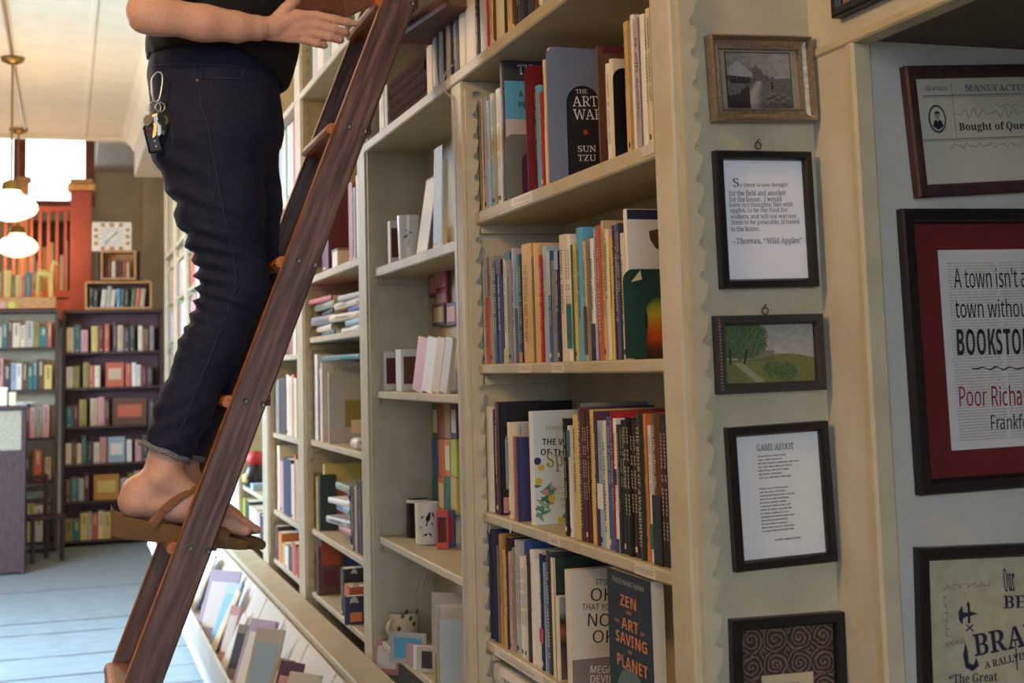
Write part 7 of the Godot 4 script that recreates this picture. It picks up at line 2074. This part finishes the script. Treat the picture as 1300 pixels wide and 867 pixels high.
func hand(b: MB, far: bool) -> void:
	var z := 2.705 if not far else 3.0
	var sg := 1.0 if not far else -1.0
	var dx := 0.0 if not far else 85.0
	var dy := 0.0 if not far else -70.0
	var P := func(px: float, py: float, oz: float) -> Vector3: return W(px + dx, py + dy, z + oz * sg)
	var h := []
	chain(h, [P.call(306, 35, -0.017), P.call(322, 36, -0.011), P.call(348, 34, -0.004), P.call(378, 22, 0.0), P.call(402, 20.5, 0.0)], [0.0262, 0.0240, 0.022, 0.016, 0.0108], 0.82)
	chain(h, [P.call(345, 35, 0.0), P.call(376, 33, 0.0), P.call(402, 31, 0.001)], [0.022, 0.016, 0.0108], 0.75)
	chain(h, [P.call(345, 38, 0.0), P.call(372, 42, 0.002), P.call(397, 41.5, 0.003)], [0.020, 0.0145, 0.0102], 0.75)
	chain(h, [P.call(342, 41, 0.0), P.call(368, 47, 0.004), P.call(388, 50.5, 0.005)], [0.018, 0.012, 0.0092], 0.75)
	# index straight, the others folding under the book
	chain(h, [P.call(400, 20, 0.0), P.call(424, 24.5, -0.001), P.call(440, 28, 0.001), P.call(451, 30, 0.004)], [0.0100, 0.0094, 0.0086, 0.0072])
	chain(h, [P.call(401, 31, 0.001), P.call(424, 37.5, 0.002), P.call(437, 41, 0.010), P.call(441, 43, 0.024)], [0.0098, 0.0090, 0.0084, 0.0072])
	chain(h, [P.call(396, 41.5, 0.003), P.call(418, 47.5, 0.004), P.call(430, 50.5, 0.013), P.call(433, 51.5, 0.026)], [0.0094, 0.0086, 0.008, 0.007])
	chain(h, [P.call(386, 50.5, 0.005), P.call(402, 55.5, 0.006), P.call(411, 57.5, 0.014), P.call(413, 58, 0.024)], [0.0086, 0.0078, 0.0072, 0.0064])
	# thumb leaves the side of the palm and lies up along the cover
	chain(h, [P.call(350, 28, 0.002), P.call(362, 13, -0.002), P.call(374, 0, 0.0), P.call(386, -14, 0.004)], [0.017, 0.0135, 0.0115, 0.009])
	nets(b, h, 0.003, 0.0011)

func small_marks() -> void:
	# strips of tape and paper labels on the near shelf edges
	var ys: Array = bays[0].ys
	var items := [[0, 650, 676, "paper shelf label", 1], [2, 697, 711, "paper shelf label", 1], [2, 806, 832, "paper shelf label", 1], [1, 659, 674, "paper shelf label", 1], [1, 701, 716, "paper shelf label", 1], [3, 628, 690, "long paper shelf label", 1], [0, 610, 645, "strip of clear tape", 0], [0, 815, 831, "strip of clear tape", 0], [2, 721, 735, "strip of brown tape", 2]]
	var where := ["of the arched-bookend shelf", "of the green-bookend shelf", "of the flowered-book shelf", "of the lowest shelf"]
	var k := 0
	for q in items:
		var y: float = ys[q[0]]
		var za := z_on(q[1], y, XS); var zb := z_on(q[2], y, XS)
		var t := thing("shelf_label" if q[4] == 1 else "tape_strip", "%s on the edge %s, %s" % [q[3], where[q[0]], ["near its middle", "toward the flowers", "toward the end panel", "below tan spines", "below cream spines", "under navy spines", "below sage spines", "below pale spines", "past the white cover"][k]], "label" if q[4] == 1 else "tape", Vector3(XS - 0.0006, y - 0.001, -(za + zb) * 0.5), Basis(), "labels and tape on the near shelves")
		part("strip", bx(Vector3(0, -0.009, 0), Vector3(0.0008, 0.0165, za - zb)), [M.clear_tape, pm("ivory"), pm("beige")][q[4]], t)
		if q[4] == 1:
			part("print", lines_mesh((za - zb) * 0.8, 0.008, 2, 60 + k, 0.2, 0.6), pm("grey"), t, Vector3(-0.0007, -0.005, -(za - zb) * 0.4), Basis(Vector3(0, 0, 1), Vector3(0, 1, 0), Vector3(-1, 0, 0)))
		k += 1
	# loose grey wire hanging from the top board beside the near bay
	var y0: float = bays[0].top
	var pts := []; var rr := []
	for q in [[575, 82], [566, 92], [562, 105], [566, 117], [576, 126], [577, 150], [578.5, 220], [581, 330], [584, 470], [588, 640], [590, 860]]:
		pts.append(at_x(q[0], q[1], XF - 0.004)); rr.append(0.0017)
	tag(part("wire", MB.new().tube(pts, rr, 6), pm("pale grey")), "thin grey wire drooping from the top board down the upright", "wire")
	pts = []; rr = []
	for q in [[540, 726], [536, 740], [532, 756]]:
		pts.append(at_x(q[0], q[1], 0.835)); rr.append(0.0008)
	tag(part("hanging_string", MB.new().tube(pts, rr, 5), pm("pale grey")), "short string tying the silvery card to the shelf above", "string")
	# torn paper slip on the flowered book shelf
	var p := at_x(648, 668, XS - 0.001)
	tag(part("paper_slip", MB.new().prism(PackedVector2Array([Vector2(0, 0), Vector2(0.012, 0.020), Vector2(0.020, 0.028), Vector2(0.028, 0.030), Vector2(0.018, 0.022), Vector2(0.010, 0.010), Vector2(0.008, 0)]), -0.0004, 0.0004), pm("cream"), null, p + Vector3(-0.002, -0.012, 0), Basis(Vector3.UP, -PI / 2)), "torn cream slip stuck on the shelf edge below the black cover", "paper")
